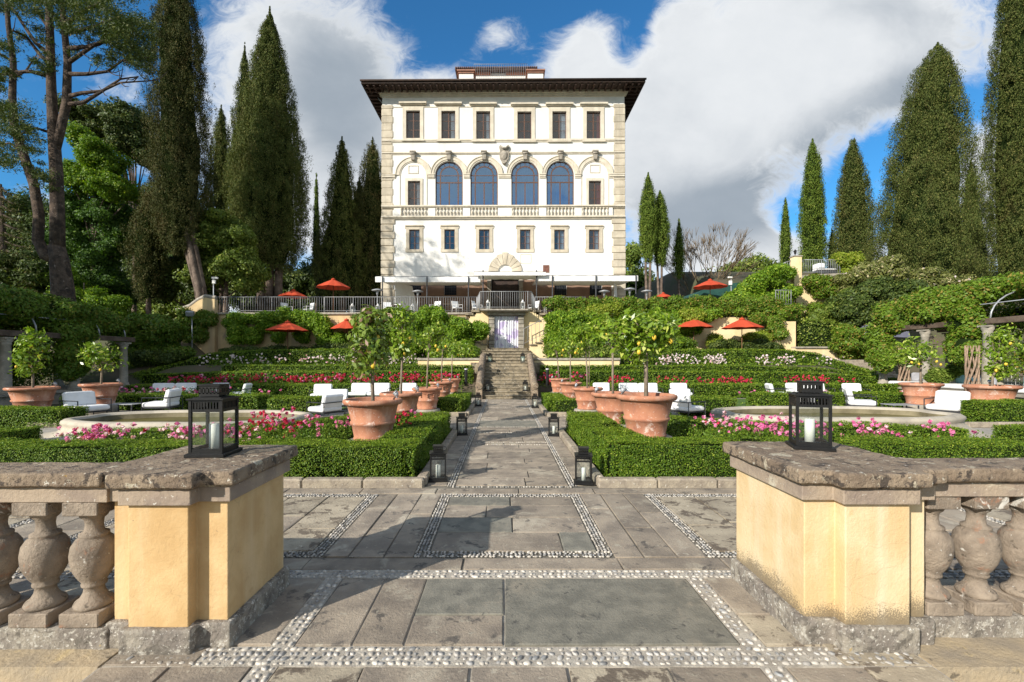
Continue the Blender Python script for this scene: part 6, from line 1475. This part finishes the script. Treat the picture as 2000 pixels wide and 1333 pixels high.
# upper terrace with pier, lamp and railing
Yu = 34.0
ut = wallthing('upper_terrace_wall', 'creeper covered ochre wall of the upper terrace on the right', MB().prismy([XZ(x, y, Yu) for x, y in [(1555, 690), (1555, 545), (1660, 545), (1660, 690)]], Yu, Yu + 4).prismy([XZ(x, y, Yu) for x, y in [(1480, 600), (1480, 562), (1515, 553), (1548, 542), (1548, 560), (1556, 600)]], Yu + .1, Yu + .5),
               MB().prismy([XZ(x, y, Yu) for x, y in [(1555, 545), (1555, 540), (1590, 537), (1664, 534), (1664, 540)]], Yu - .25, Yu + 4).tube([W(1478, 560, Yu), W(1515, 551, Yu), W(1548, 540, Yu)], .10, 5), YWALLL)
a = XZ(1546.5, 560, Yu); b = XZ(1561, 503, Yu); pr = empty('gate_pier', (a[0], Yu - .3, a[1]), 0, 'square ochre pier with a small lamp at the upper terrace corner', 'pier'); o = MB().box(a[0], b[0], Yu - .3, Yu + .2, a[1], b[1]).build('pier_shaft', YWALLL, pr); o.location = -Vector(pr.location)
o = MB().box(a[0] - .05, b[0] + .05, Yu - .35, Yu + .25, b[1], b[1] + .07).build('pier_cap', GREYST, pr); o.location = -Vector(pr.location)
c = W(1553, 503, Yu - .05); r = empty('wall_lamp', (c.x, Yu - .05, b[1] + .07), 0, 'small black lamp standing on the upper terrace pier', 'lamp'); MB().tube([(0, 0, 0), (0, 0, .16)], .03, 8).lathe([(.06, .16), (.10, .36)], n=8).lathe([(.14, .36), (.03, .46), (.01, .52)], n=8).build('lamp_body', BLACKM, r)
railing('grey railing round the upper terrace on the right', [W(1562, 535, Yu), W(1640, 535, Yu), W(1656, 533, Yu + 2.5)], 1, .13, h=1.02, col=STEEL)
railing('short railing left of the upper terrace pier', [W(1531, 540, Yu + .1), W(1546, 535, Yu + .1)], 1, .13, h=.98, col=STEEL)
c = W(1612, 529, Yu + 1); r = empty('sun_lounger', (c.x, Yu + 1, c.z - .3), 0, 'white lounger on the upper terrace behind the railing', 'lounger'); MB().cbox((0, 0, .35), (1.5, .7, .14), bev=.03).build('mattress', CUSH, r); MB().cbox((-.5, 0, .6), (.5, .7, .4), bev=.05).build('backrest', CUSH, r); MB().cbox((0, 0, .14), (1.4, .6, .26)).build('frame', DGREYM, r)
# far right steps
m = MB()
for i in range(9): q = W(1772 - i * 15, 748 - i * 5.6, 25.0 + i * .28); m.cbox((q.x, q.y, q.z - .35), (1.9, .55, .7), .15, bev=.02)
tag(m.build('garden_steps', KERBST), 'worn stone steps climbing left behind the right hedges', 'steps')

# ---- pergolas
COLP = [(.24, 0), (.24, .10), (.20, .12), (.205, .18), (.175, .22), (.17, 1.0), (.145, 1.95), (.165, 1.97), (.165, 2.02), (.15, 2.04), (.20, 2.12), (.20, 2.2)]
def pergola(label, side, x0, x1, ys_, zb, zt, seed):
    r = empty('pergola', (x0, ys_[0], zb), 0, label, 'pergola'); o0 = Vector(r.location); c0 = None; h = zt - zb - .22
    for x in (x0, x1):
        for y in ys_:
            if c0 is None: c0 = MB().lathe([(a, b * h / 2.2) for a, b in COLP], n=18).cbox((0, 0, h + .03), (.42, .42, .07)).build('column', COLST, r); o = c0
            else: o = c0.copy(); link(o, r)
            o.location = Vector((x, y, zb)) - o0
    for x in (x0, x1):
        o = MB().cbox((x, (ys_[0] + ys_[-1]) / 2, zt), (.2, ys_[-1] - ys_[0] + 1.2, .22), bev=.01).build('beam', BEAMW, r); o.location = -o0
    y = ys_[0] - .4; hp = None
    while y < ys_[-1] + .5:
        w_ = (x1 - x0); pts = [(w_ / 2 - w_ / 2 * math.cos(PI * k / 14), 0, 1.15 * math.sin(PI * k / 14)) for k in range(15)]
        if hp is None: hp = MB().tube(pts, .03, 6).build('hoop', STEEL, r); o = hp
        else: o = hp.copy(); link(o, r)
        o.location = Vector((x0, y, zt + .1)) - o0; y += 1.45
    o = MB()
    for a in (.18, .5, .82):
        xx = x0 + (x1 - x0) * (.5 - .5 * math.cos(PI * a)); zz = zt + .1 + 1.15 * math.sin(PI * a); o.tube([(xx, ys_[0] - .4, zz), (xx, ys_[-1] + .5, zz)], .02, 5)
    o = o.build('purlin', STEEL, r); o.location = -o0
    return r
pergola('left pergola of stone columns under dark vines', -1, -18.6, -21.8, [14.6, 17.4, 20.2, 22.8], .45, 2.75, 1)
pergola('right pergola of stone columns under bright vines', 1, 18.9, 22.2, [15.6, 18.2, 20.9, 23.2], .50, 3.25, 2)
tag(MB().box(-22.4, -18.2, 13.6, 23.6, -.1, .40).box(-22.5, -18.1, 13.5, 23.7, .40, .47).build('low_wall', COLST), 'low stone plinth carrying the left pergola', 'low wall')
tag(MB().box(18.3, 23, 14.2, 24, -.1, .42).box(18.2, 23.1, 14.1, 24.1, .42, .50).build('low_wall', COLST), 'low stone bench plinth carrying the right pergola', 'low wall')
def B(x, y, z, a, b, c): return ((x, y, z), (a, b, c))
crown_bush('pergola_vine', [B(-19.6, 22.2, 3.5, 1.1, 1.6, .7), B(-19.8, 20.2, 3.8, 1.5, 1.6, .8), B(-20, 18.2, 3.9, 1.6, 1.6, .75), B(-20, 16.2, 3.95, 1.7, 1.6, .75), B(-21.4, 18, 3.4, 1.0, 4.5, .8), B(-20.6, 14.4, 3.8, 1.6, 1.3, .8), B(-18.7, 20.3, 2.9, .45, .8, .6), B(-18.6, 20.1, 1.8, .42, .55, 1.0), B(-22.4, 20, 1.8, .6, 4.5, 1.6), B(-22.4, 16, 1.8, .6, 3.5, 1.6)], 201, .12, VINED, label='dark creeper canopy over the left pergola', cat='climbing vine')
crown_bush('pergola_vine', [B(20.2, 23.2, 4.0, 1.7, 1.0, .75), B(20.4, 21.6, 4.3, 1.8, 1.3, .75), B(19.3, 22.6, 3.7, .8, 1.2, .7), B(19.2, 20.6, 3.9, .8, 1.0, .7), B(19.7, 20.2, 4.45, 1.0, 1.3, .6), B(20.8, 19.4, 4.65, 1.6, 1.2, .55), B(20.8, 17.4, 4.75, 1.5, 1.2, .5), B(22.4, 18.5, 3.6, .6, 4, 1.0), B(18.95, 19.1, 3.2, .5, .75, .9), B(18.8, 19.0, 2.3, .55, .7, .7), B(22.8, 18, 1.9, .4, 3.0, 1.2), B(18.9, 23.4, 2.6, .5, .6, 1.2), B(18.5, 22.6, 1.7, .4, .5, .6)], 202, .125, VINER, label='sunlit creeper canopy over the right pergola', cat='climbing vine')
for (px, Y, lab) in ((1889, 18.4, 'beside the nearer right pergola column'), (1759, 22.6, 'at the far right pergola column')):
    t = MB(); rr = random.Random(px); x = (px - VX) * Y / F
    for k in range(8):
        a = k * .8; t.tube([(x + .25 * math.cos(a), Y - .2 + .2 * math.sin(a), .1), (x + .22 * math.cos(a + .9), Y - .2 + .2 * math.sin(a + .9), .8), (x + .2 * math.cos(a + 1.9), Y - .2 + .2 * math.sin(a + 1.9), 1.5), (x + .22 * math.cos(a + 2.6), Y - .2 + .2 * math.sin(a + 2.6), 2.3)], [.05, .04, .035, .02], 6)
    tag(t.build('woody_vine', VINEB), 'twisted woody vine stems %s' % lab, 'vine')
# daybeds under the right pergola
for i, (y0, y1, lab) in enumerate(((20.9, 22.9, 'far'), (18.9, 20.6, 'middle'), (15.9, 18.0, 'near'))):
    r = empty('daybed', (19.3, (y0 + y1) / 2, .5), 0, 'white mattress daybed with cushions, %s one under the right pergola' % lab, 'daybed', 'daybeds under the right pergola')
    MB().cbox((.2, 0, .12), (1.3, y1 - y0, .20), bev=.05).build('mattress', CUSH, r, bevel=.03); k = (y1 - y0) / 2
    MB().cbox((.7, k * .5, .42), (.18, .7, .42), .3, bev=.05).build('pillow', TEAL if i else GREYC, r, bevel=.04); MB().cbox((.55, k * .0, .38), (.2, .6, .36), -.5, bev=.05).build('pillow', TEAL, r, bevel=.04); MB().cbox((.75, -k * .5, .40), (.18, .65, .40), .1, bev=.05).build('pillow', GREYC, r, bevel=.04)
railing('pale railing behind the right pergola', [(22.9, 15.5, .5), (22.9, 23.6, .5)], 1, .16, h=1.05, col=CANVAS)
vine('lavender and rosemary tufts behind the daybeds', [(1835, 735, 14, 10), (1915, 735, 20, 10), (1870, 722, 12, 10)], 20.5, 27, .10, CYPG, .5, name='low_shrub', cat='shrub')
# big shaded shrubs beside the left pergola
vine('large dark evergreen shrub between the left pergola and the terrace wall', [(300, 665, 48, 40), (275, 640, 40, 24), (320, 690, 40, 20), (265, 700, 30, 30), (330, 645, 22, 26)], 26.5, 30, .14, VINED, 1.4, name='evergreen_shrub', cat='shrub')
vine('pale speckled shrubs at the left end of the top hedge', [(290, 705, 34, 16), (325, 695, 28, 12), (268, 720, 26, 16)], 25.8, 31, .12, DARKL, .9, name='low_shrub', cat='shrub')
# little fixtures
c = W(372, 613, 28.8); r = empty('floodlight', (c.x, 28.8, 1.4), 0, 'floodlight on a thin pole before the left ochre wall', 'floodlight'); MB().tube([(.1, 0, 0), (.1, 0, c.z - 1.4)], .03, 6).build('pole', STEEL, r); MB().cbox((0, -.05, c.z - 1.4), (.42, .2, .30), .2, .5, bev=.02).build('lamp_head', STEEL, r)
c = W(420, 545, 31); r = empty('camera_pole', (c.x - .1, 31, 4.7), 0, 'thin pole with a white security camera on the left terrace', 'security camera'); MB().tube([(0, 0, 0), (0, 0, c.z - 4.7 + .1)], .03, 6).build('pole', STEEL, r); MB().cbox((.12, -.05, c.z - 4.7 + .05), (.36, .14, .12), .2).cbox((.06, -.05, c.z - 4.7 - .2), (.18, .12, .24)).build('camera_body', CANVAS, r)
c = W(1428, 545, 34); r = empty('camera_pole', (c.x, 34, 4.7), 0, 'thin pole with white security cameras on the right terrace', 'security camera'); MB().tube([(0, 0, 0), (0, 0, c.z - 4.7 + .15)], .03, 6).build('pole', STEEL, r); MB().cbox((-.1, -.05, c.z - 4.7 + .1), (.3, .12, .1), .2).build('camera_body', CANVAS, r); MB().cbox((-.08, -.05, c.z - 4.7 - .3), (.2, .12, .3)).build('junction_box', CANVAS, r)
vine('low ground cover on the right slope under the flowering shrubs', [(1600 + k * 34, 630 - (k % 3) * 22, 26, 24) for k in range(5)], 31.5, 28, .16, OAKL, .8, name='low_shrub', cat='shrub')
TENTG = mat('dark_green_tarp', (0.02, 0.075, 0.06), (0.015, 0.06, 0.05), 3, 0.6); TENTD = mat('slate_tent_fabric', (0.16, 0.16, 0.21), (0.12, 0.12, 0.16), 3, 0.7)
p = [W(1348, 580, 36), W(1375, 566, 36), W(1410, 556, 36), W(1445, 552, 36), W(1470, 580, 36)]
r = empty('marquee', (p[0].x, 36, 4.7), 0, 'dark green marquee roof behind the right terrace parasol', 'marquee'); o = MB().prismy([(q.x, q.z) for q in p], 36, 40).build('roof', TENTG, r); o.location = -Vector(r.location)
p = [W(1678, 660, 29.5), W(1682, 645, 29.5), W(1696, 633, 29.5), W(1735, 650, 29.5), W(1738, 662, 29.5)]
r = empty('marquee', (p[0].x, 29.5, 2.4), 0, 'slate grey tent glimpsed between the right shrubs', 'marquee'); o = MB().prismy([(q.x, q.z) for q in p], 28, 31).build('roof', TENTD, r); o.location = -Vector(r.location); o = MB().tube([W(1680, 652, 27.9), W(1738, 656, 27.9)], .04, 5).build('tent_pole', CANVAS, r); o.location = -Vector(r.location)

# ================================================================ TREES
PA = [(0, .35), (.08, .75), (.2, .98), (.4, 1.0), (.62, .80), (.8, .5), (.92, .24), (1, .02)]
# left side
cypress('cypress', 527, 12, 600, 76, 42, 1, 'great dense pointed cypress left of the villa', CYP, prof=[(0, .55), (.1, .88), (.25, 1.0), (.42, .92), (.6, .70), (.8, .42), (.92, .22), (1, .01)], bare=.12, lean=0.0, ragged=.11, trunks=3, dens=1.25)
cypress('cypress', 478, 84, 560, 34, 44, 2, 'smaller leafy spire pressed against the great cypress', CYP, prof=PA, bare=.1, ragged=.22, loose=.25)
cypress('cypress', 350, -60, 610, 62, 34, 3, 'tall ragged cypress with a long bare leaning trunk', CYPD, prof=[(0, .25), (.08, .7), (.18, .98), (.3, 1.0), (.5, .92), (.75, .82), (.9, .6), (1, .1)], bare=.17, ragged=.22, loose=.28, trunk_r=.26, dens=1.25, lean=-.1, tpath=[(396, 612), (388, 560), (374, 500), (358, 440), (346, 360), (342, 260)])
cypress('cypress', 290, 380, 600, 40, 35, 4, 'low dark skirt of cypress boughs left of the bare trunk', CYPD, prof=[(0, .5), (.3, 1), (.7, .9), (1, .2)], ragged=.3, loose=.3)
cypress('cypress', 432, 205, 590, 34, 46, 5, 'thin see-through cypress between the two tall ones', CYP, prof=PA, bare=.38, ragged=.25, loose=.55)
cypress('cypress', 618, 335, 600, 10, 52, 6, 'very narrow distant cypress left of the villa', CYPG, prof=PA, ragged=.06)
cypress('cypress', 668, 265, 600, 60, 46, 7, 'broad spiky cypress close to the left villa wall', CYP, prof=[(0, .8), (.2, 1), (.5, .78), (.75, .45), (.92, .2), (1, .02)], ragged=.22, loose=.30, bare=.05)
cypress('cypress', 702, 345, 600, 40, 50, 9, 'shorter dark cypress between the two spiky ones left of the villa', CYPD, prof=[(0, .9), (.4, 1), (.75, .7), (1, .03)], ragged=.25, loose=.2, bare=.02)
cypress('cypress', 640, 440, 600, 34, 50, 10, 'low dark conifer behind the taller parasol', CYPD, prof=[(0, .9), (.4, 1), (.75, .6), (1, .05)], ragged=.25, loose=.2, bare=.02)
cypress('cypress', 728, 268, 600, 46, 47, 8, 'spiky cypress touching the left villa corner', CYPD, prof=[(0, .8), (.2, 1), (.5, .92), (.75, .66), (.92, .34), (1, .02)], ragged=.22, loose=.30, bare=.05)
# right side
cypress('cypress', 1266, 338, 590, 22, 40.4, 11, 'twin-topped green cypress just right of the villa, its taller spire', CYPG, prof=[(0, .5), (.25, .9), (.5, 1), (.7, .72), (.88, .45), (1, .03)], bare=.32, ragged=.10, trunks=2, trunk_r=.13)
cypress('cypress', 1289, 372, 590, 22, 41, 12, 'twin-topped green cypress just right of the villa, its lower spire', CYPG, prof=[(0, .5), (.25, .9), (.5, 1), (.7, .72), (.88, .45), (1, .03)], bare=.34, ragged=.14, trunks=2, trunk_r=.12)
cypress('cypress', 1326, 428, 590, 15, 43.5, 13, 'slim thin-leaved cypress beside the bare tree', CYPG, prof=PA, bare=.3, ragged=.2, loose=.4)
cypress('cypress', 1534, 383, 540, 13, 60, 14, 'small narrow cypress nearest the upper terrace pier', CYPG, prof=PA, ragged=.08, bare=.04)
cypress('cypress', 1587, 270, 560, 27, 56, 15, 'tall narrow bright cypress behind the upper terrace railing', CYPG, prof=[(0, .85), (.2, .98), (.45, 1), (.65, .8), (.85, .55), (.95, .25), (1, .02)], ragged=.07, bare=.02, dens=1.2)
cypress('cypress', 1625, 445, 560, 11, 62, 16, 'tiny cypress tip between two taller right cypresses', CYPG, prof=PA, ragged=.06)
cypress('cypress', 1666, 275, 570, 38, 54, 17, 'blunt-topped full cypress right of the upper terrace railing', CYP, prof=[(0, .75), (.25, 1), (.5, .93), (.72, .72), (.9, .42), (1, .18)], ragged=.08, bare=.02, dens=1.2)
cypress('cypress', 1804, 84, 600, 93, 40, 18, 'huge shaggy cypress dominating the right side', CYP, prof=[(0, .85), (.15, 1), (.35, .93), (.5, .80), (.65, .66), (.8, .50), (.9, .37), (.96, .22), (1, .03)], ragged=.18, loose=.10, bare=.03, dens=1.35, lean=.30)
cypress('cypress', 1896, 312, 590, 22, 52, 19, 'yellow-green cypress edge behind the huge shaggy one', CYPG, prof=[(0, .8), (.3, 1), (.6, .8), (.85, .5), (1, .03)], ragged=.08)
cypress('cypress', 1916, 430, 590, 14, 50, 20, 'dark narrow cypress in shadow right of the huge one', CYPD, prof=PA, ragged=.1)
cypress('cypress', 1992, -110, 600, 56, 40, 21, 'very tall cypress cut by the right edge of the photo', CYP, prof=[(0, .85), (.2, 1), (.45, .95), (.7, .78), (.9, .55), (1, .1)], ragged=.08, bare=.02, dens=1.25)

def branchy(name, base, limbs, label, cat, lm, clumps_, seed, size, per, group=None, bark=None, rscale=1.0, flat=.6, shell=(.2, 1.1), n=9, aspect=.35, jit=.9, up=.3):
    """tree from traced limbs: limbs = [([(x,y,z)...],[r...])], leaf clumps = [(centre, radius)]"""
    root = empty(name, base, 0, label, cat, group); b0 = Vector(base); t = MB()
    for pts, rr in limbs: t.tube([Vector(p) - b0 for p in pts], [q * rscale for q in rr], n)
    t.build('trunk', bark or BARK, root)
    rng = np.random.default_rng(seed); cs = np.array([c for c, r in clumps_]) - np.array(base); rs_ = np.array([[r, r, r * flat] for c, r in clumps_]); k = len(cs)
    out = np.repeat(np.array([[0, 0, 1.0]]), k, 0)
    v, f = clumps(cs, rs_, per, rng, np.full(k * per, size), shell, .5, up, jit, aspect, None, out)
    npmesh('crown', [(v, f, 0)], [lm], root)
    return root
# --- the great two-stemmed pine
Yp_ = 24.0
def T(lst, dy=0.0): return [tuple(W(x, y, Yp_ + (q[0] if q else 0) + dy)) for x, y, *q in lst]
rr_ = random.Random(5)
limbs = [(T([(128, 640), (124, 600), (122, 560), (116, 510), (110, 480)]), [.74, .64, .58, .50, .42]),
         (T([(114, 505), (90, 500), (74, 470), (76, 420), (66, 360), (45, 300), (28, 250), (24, 190), (26, 120), (16, 50), (10, -40)]), [.40, .36, .30, .28, .26, .24, .22, .19, .16, .13, .1]),
         (T([(112, 490), (112, 420), (110, 340), (104, 250), (100, 170), (98, 90), (96, 20), (94, -60)]), [.40, .37, .34, .30, .25, .22, .19, .14]),
         (T([(108, 300), (118, 255), (130, 200), (132, 120), (126, 60), (120, -20)]), [.22, .24, .24, .20, .16, .12])]
ends = []
for pts in ([(128, 190), (160, 182), (200, 178), (235, 155), (270, 150, -1)], [(130, 145), (170, 145), (210, 140), (240, 118), (290, 112, -1)], [(128, 205), (165, 200), (205, 175), (235, 162), (296, 158, -1)],
            [(130, 125), (160, 105), (190, 85), (230, 70, -1)], [(126, 95), (170, 92), (210, 80), (250, 60, 1)], [(120, 65), (150, 62), (190, 50), (240, 30, -2)], [(100, 110), (70, 85), (40, 40), (20, 10, 1)],
            [(104, 130), (80, 110), (50, 70), (25, 60, -1)], [(100, 260), (70, 250), (40, 262, -1)], [(98, 150), (60, 140), (20, 142), (-20, 150, 1)], [(98, 60), (70, 20), (60, -30, 1)], [(122, 50), (170, 20), (210, 0), (260, -20, 1)],
            [(25, 150), (50, 140), (70, 110, 1)], [(26, 200), (0, 210), (-40, 200, -1)], [(45, 300), (20, 280), (-20, 285, 1)], [(24, 120), (-10, 100), (-50, 60, -1)], [(96, 10), (140, -10), (200, -30, 2)]):
    L = len(pts); limbs.append((T(pts), [.14, .11, .08, .055, .03][:L] if L > 3 else [.10, .06, .03]))
    for k in range(1, L):
        for q in range(2):
            x, y = pts[k][0], pts[k][1]; dx, dy_ = rr_.uniform(-34, 34), rr_.uniform(-26, 14); dd = rr_.uniform(-1.5, 1.5)
            limbs.append((T([(x, y, 0), (x + dx * .5, y + dy_ * .4 + 4, dd * .5), (x + dx, y + dy_, dd)]), [.035, .025, .012])); ends.append((x + dx, y + dy_, dd))
cl_ = []
def pads(cx, cy, rx, ry, n, dd=2.0, r=.55):
    for k in range(n):
        a = rr_.uniform(0, 2 * PI); q = math.sqrt(rr_.random()); p = W(cx + rx * q * math.cos(a), cy + ry * q * math.sin(a), Yp_ + rr_.uniform(-dd, dd)); cl_.append((tuple(p), r * rr_.uniform(.6, 1.2)))
for x, y, d in ends:
    if x > 120 and y > 105: continue
    if rr_.random() < .55: pads(x, y, 12, 8, 3, .8, .42)
pads(190, 35, 85, 34, 95, 3); pads(255, 70, 52, 30, 75, 2.5); pads(225, 115, 46, 16, 16, 2, .40); pads(275, 118, 26, 18, 22, 2, .45); pads(60, 5, 70, 26, 34, 3); pads(5, 95, 26, 20, 14, 2.5); pads(20, 230, 46, 38, 48, 2.5); pads(10, 300, 36, 26, 30, 2.5); pads(55, 280, 30, 22, 16, 2); pads(165, -20, 160, 26, 90, 3.5); pads(70, 330, 22, 14, 8, 1.5, .35); pads(95, 350, 24, 26, 12, 2, .4); pads(0, 165, 22, 22, 9, 2, .4)
branchy('umbrella_pine', tuple(W(126, 640, Yp_)), limbs, 'great stone pine with forked grey trunks at the upper left', 'pine tree', PINEL, cl_, 6, .15, 130, flat=.55, aspect=.22, jit=1.2, up=.5, rscale=.82)
# --- bright green broadleaf trees at the left
def broadleaf(label, blobs_, Y, seed, size, lm, trunk_px, depth=2.2, name='broadleaf_tree', cat='tree', base_y=620, tr=.2, group=None, dens=2.0, core=True):
    bw = splitblobs(pxblobs(blobs_, Y, depth), seed, 6, (.3, .55)); base = tuple(W(trunk_px, base_y, Y)); root = empty(name, base, 0, label, cat, group)
    o = crown_bush('crown', bw, seed, size, lm, parent=root, dens=dens, core=core); o.location = -Vector(base)
    t = MB(); b0 = Vector(base); top = max(Vector(c).z for c, r in bw) - b0.z; r0 = random.Random(seed)
    t.tube([(0, 0, -1), (0, 0, 0), (.1, 0, top * .4), (.15, 0, top * .85)], [tr * 1.3, tr, tr * .7, tr * .2], 8)
    for c, r in bw[::3]:
        c = Vector(c) - b0; z0 = max(.5, min(top * .5, c.z * .55)); t.tube([(0.05, 0, z0), ((c.x) * .5, (c.y) * .5, (z0 + c.z) * .55), tuple(c)], [tr * .4, tr * .25, tr * .08], 5)
    t.build('trunk', BARKC, root); return root
broadleaf('bright lime-green tree top behind the great pine', [(170, 285, 26, 30), (205, 315, 36, 30), (160, 345, 26, 34), (235, 372, 28, 26), (190, 360, 30, 26)], 36, 31, .16, BRIGHT, 180, 1.8, base_y=650, dens=.95, core=False)
broadleaf('airy lower part of the lime-green tree behind the left pergola, shade put into its leaf colour', [(165, 410, 32, 34), (215, 420, 36, 34), (150, 470, 34, 40), (200, 490, 36, 40), (240, 470, 22, 34), (170, 550, 40, 44), (225, 560, 36, 36)], 37, 36, .17, MIDG, 205, 2.4, base_y=650, dens=.8, core=False)
broadleaf('pale fresh-leaved young tree low behind the left pergola', [(130, 560, 26, 36), (185, 590, 36, 30), (225, 600, 30, 24), (150, 600, 30, 30)], 33, 37, .15, BRIGHT, 160, 1.4, base_y=650, dens=.9, core=False, tr=.1)
broadleaf('flat-topped stone pine behind the lime-green tree', [(215, 232, 44, 24), (260, 240, 40, 28), (175, 240, 24, 18), (245, 275, 40, 24), (280, 290, 30, 40), (160, 225, 16, 10)], 42, 32, .22, PINEL, 262, 2.5, name='umbrella_pine', cat='pine tree', dens=1.3, core=False)
broadleaf('glossy evergreen oak between the two tall left cypresses', [(410, 470, 28, 40), (440, 450, 34, 36), (470, 480, 30, 40), (430, 520, 44, 36), (480, 530, 30, 36), (400, 540, 24, 26)], 36.5, 33, .20, OAKL, 440, 2.0, dens=1.6)
broadleaf('dark understorey tree beside the bare cypress trunk', [(360, 530, 30, 36), (335, 560, 26, 30), (395, 575, 24, 20)], 37, 34, .2, DARKL, 355, 1.6, dens=1.6)
broadleaf('dark evergreen tree far left behind the pine trunk', [(40, 560, 60, 40), (80, 530, 40, 36), (20, 520, 40, 30), (100, 590, 40, 30)], 33, 35, .2, DARKL, 60, 2.0, dens=1.6)
# cedar with flat plates at the left edge
cc = []; lb = [(T([(10, 620, 8), (6, 500, 8), (0, 360, 8)]), [.35, .25, .1])]
for k in range(13):
    y = 370 + k * 17; L = 24 + k * 4.5; 
    for q in range(9): cc.append((tuple(W(-5 + L * q / 8 + rr_.uniform(-5, 5), y + q * 1.5 + rr_.uniform(-3, 3), 32 + rr_.uniform(-2.5, 2.5))), rr_.uniform(.5, .9)))
    lb.append((T([(4, y - 2, 8), (L * .6, y + 8, 8), (L, y + 12, 8)]), [.07, .05, .02]))
branchy('cedar', tuple(W(8, 620, 32)), lb, 'layered blue-green cedar at the left edge', 'cedar tree', CYPD, cc, 8, .17, 46, flat=.22, aspect=.3)
# --- bare shrub-like tree right of the villa
lb = []; rb_ = random.Random(9); Yb_ = 50.0; bb = W(1375, 590, Yb_)
def grow(p, d, L, r, dep):
    q = p + d * L; lb.append(([tuple(p), tuple(p.lerp(q, .5) + Vector((rb_.uniform(-.1, .1), 0, .08)) * L * .5), tuple(q)], [max(r, .014), max(.012, r * .8), max(.010, r * .55)]))
    if dep <= 0: return
    for k in range(3 if dep > 1 else 4): grow(q, (d + Vector((rb_.uniform(-.45, .45), rb_.uniform(-.45, .45), rb_.uniform(-.15, .35)))).normalized(), L * rb_.uniform(.62, .85), r * .55, dep - 1)
for k in range(15): grow(bb + Vector((rb_.uniform(-1.2, 1.2), rb_.uniform(-1, 1), 0)), Vector((rb_.uniform(-.75, 1.1), rb_.uniform(-.6, .6), 1.0)).normalized(), rb_.uniform(2.0, 2.7), .08, 4)
cc = [(tuple(Vector(p[-1]) + Vector((rb_.uniform(-.2, .2), 0, 0))), .35) for p, r in lb if r[0] < .012 and rb_.random() < .05]
branchy('bare_tree', tuple(bb), lb, 'fine bare-branched round tree right of the villa', 'tree', OAKL, cc or [(tuple(bb), .3)], 10, .14, 10, bark=TWIG, n=3, flat=1)
# backdrop woods
def wood(name, label, lst, Y, seed, size, lm, depth=3.0): return crown_bush(name, pxblobs(lst, Y, depth), seed, size, lm, label=label, cat='trees', kind=None, dens=1.4)
def mass(label, lst, Y, seed, size, lm, depth=3.0):
    o = crown_bush('distant_wood', pxblobs(lst, Y, depth), seed, size, lm, dens=1.3); tag(o, label, 'woodland', kind='stuff')
r3 = random.Random(3)
mass('dark woodland filling the gap behind the left terrace', [(x, 560 + r3.uniform(-16, 16), 44, 50 + r3.uniform(-12, 12)) for x in range(300, 760, 40)], 58, 41, .34, DARKL, 4)
mass('pale lit undergrowth behind the pine and left pergola', [(x, 590 + r3.uniform(-12, 12), 44, 50) for x in range(-60, 440, 50)], 48, 42, .30, OAKL, 3)
mass('far dark trees at the left horizon', [(x, 470 + r3.uniform(-30, 30), 60, 90) for x in range(60, 420, 60)], 66, 43, .36, DARKL, 4)
mass('distant round trees on the right skyline', [(1400, 560, 40, 34), (1440, 545, 30, 34), (1470, 530, 30, 30), (1505, 535, 26, 26), (1360, 575, 60, 24), (1240, 560, 40, 50), (1290, 575, 40, 30), (1232, 500, 12, 24), (1550, 560, 40, 30)], 75, 44, .42, OAKL, 4)
mass('dark undergrowth below the right cypresses', [(x, 575 + r3.uniform(-8, 8), 40, 34) for x in range(1640, 2060, 40)], 46, 45, .26, DARKL, 2.5)
# trees beyond the left edge of the view whose shade falls on the left garden
broadleaf('dense evergreen tree standing outside the photo to the left', [(0, 0, 1, 1)], 5, 51, .3, DARKL, 0) if False else None
def shade_tree(x, y, z, r, h, seed, label):
    root = empty('evergreen_oak', (x, y, -.1), 0, label, 'tree'); b0 = Vector((x, y, -.1)); rng = random.Random(seed)
    bl = [((x + rng.uniform(-.6, .6) * r, y + rng.uniform(-.6, .6) * r, z + rng.uniform(-.5, .5) * h), (r * .55, r * .55, h * .5)) for k in range(9)]
    o = crown_bush('crown', bl, seed, .32, DARKL, parent=root, dens=.9); o.location = -b0
    MB().tube([(0, 0, -.3), (.1, 0, z * .5), (0, .2, z)], [.45, .35, .2], 8).build('trunk', BARKC, root)
shade_tree(-33, 4, 11.5, 4.5, 4.2, 1, 'large evergreen oak outside the photo, left of the pergola'); shade_tree(-31, 11.5, 13.0, 3.8, 4.5, 2, 'second evergreen oak outside the photo, behind the left pergola')
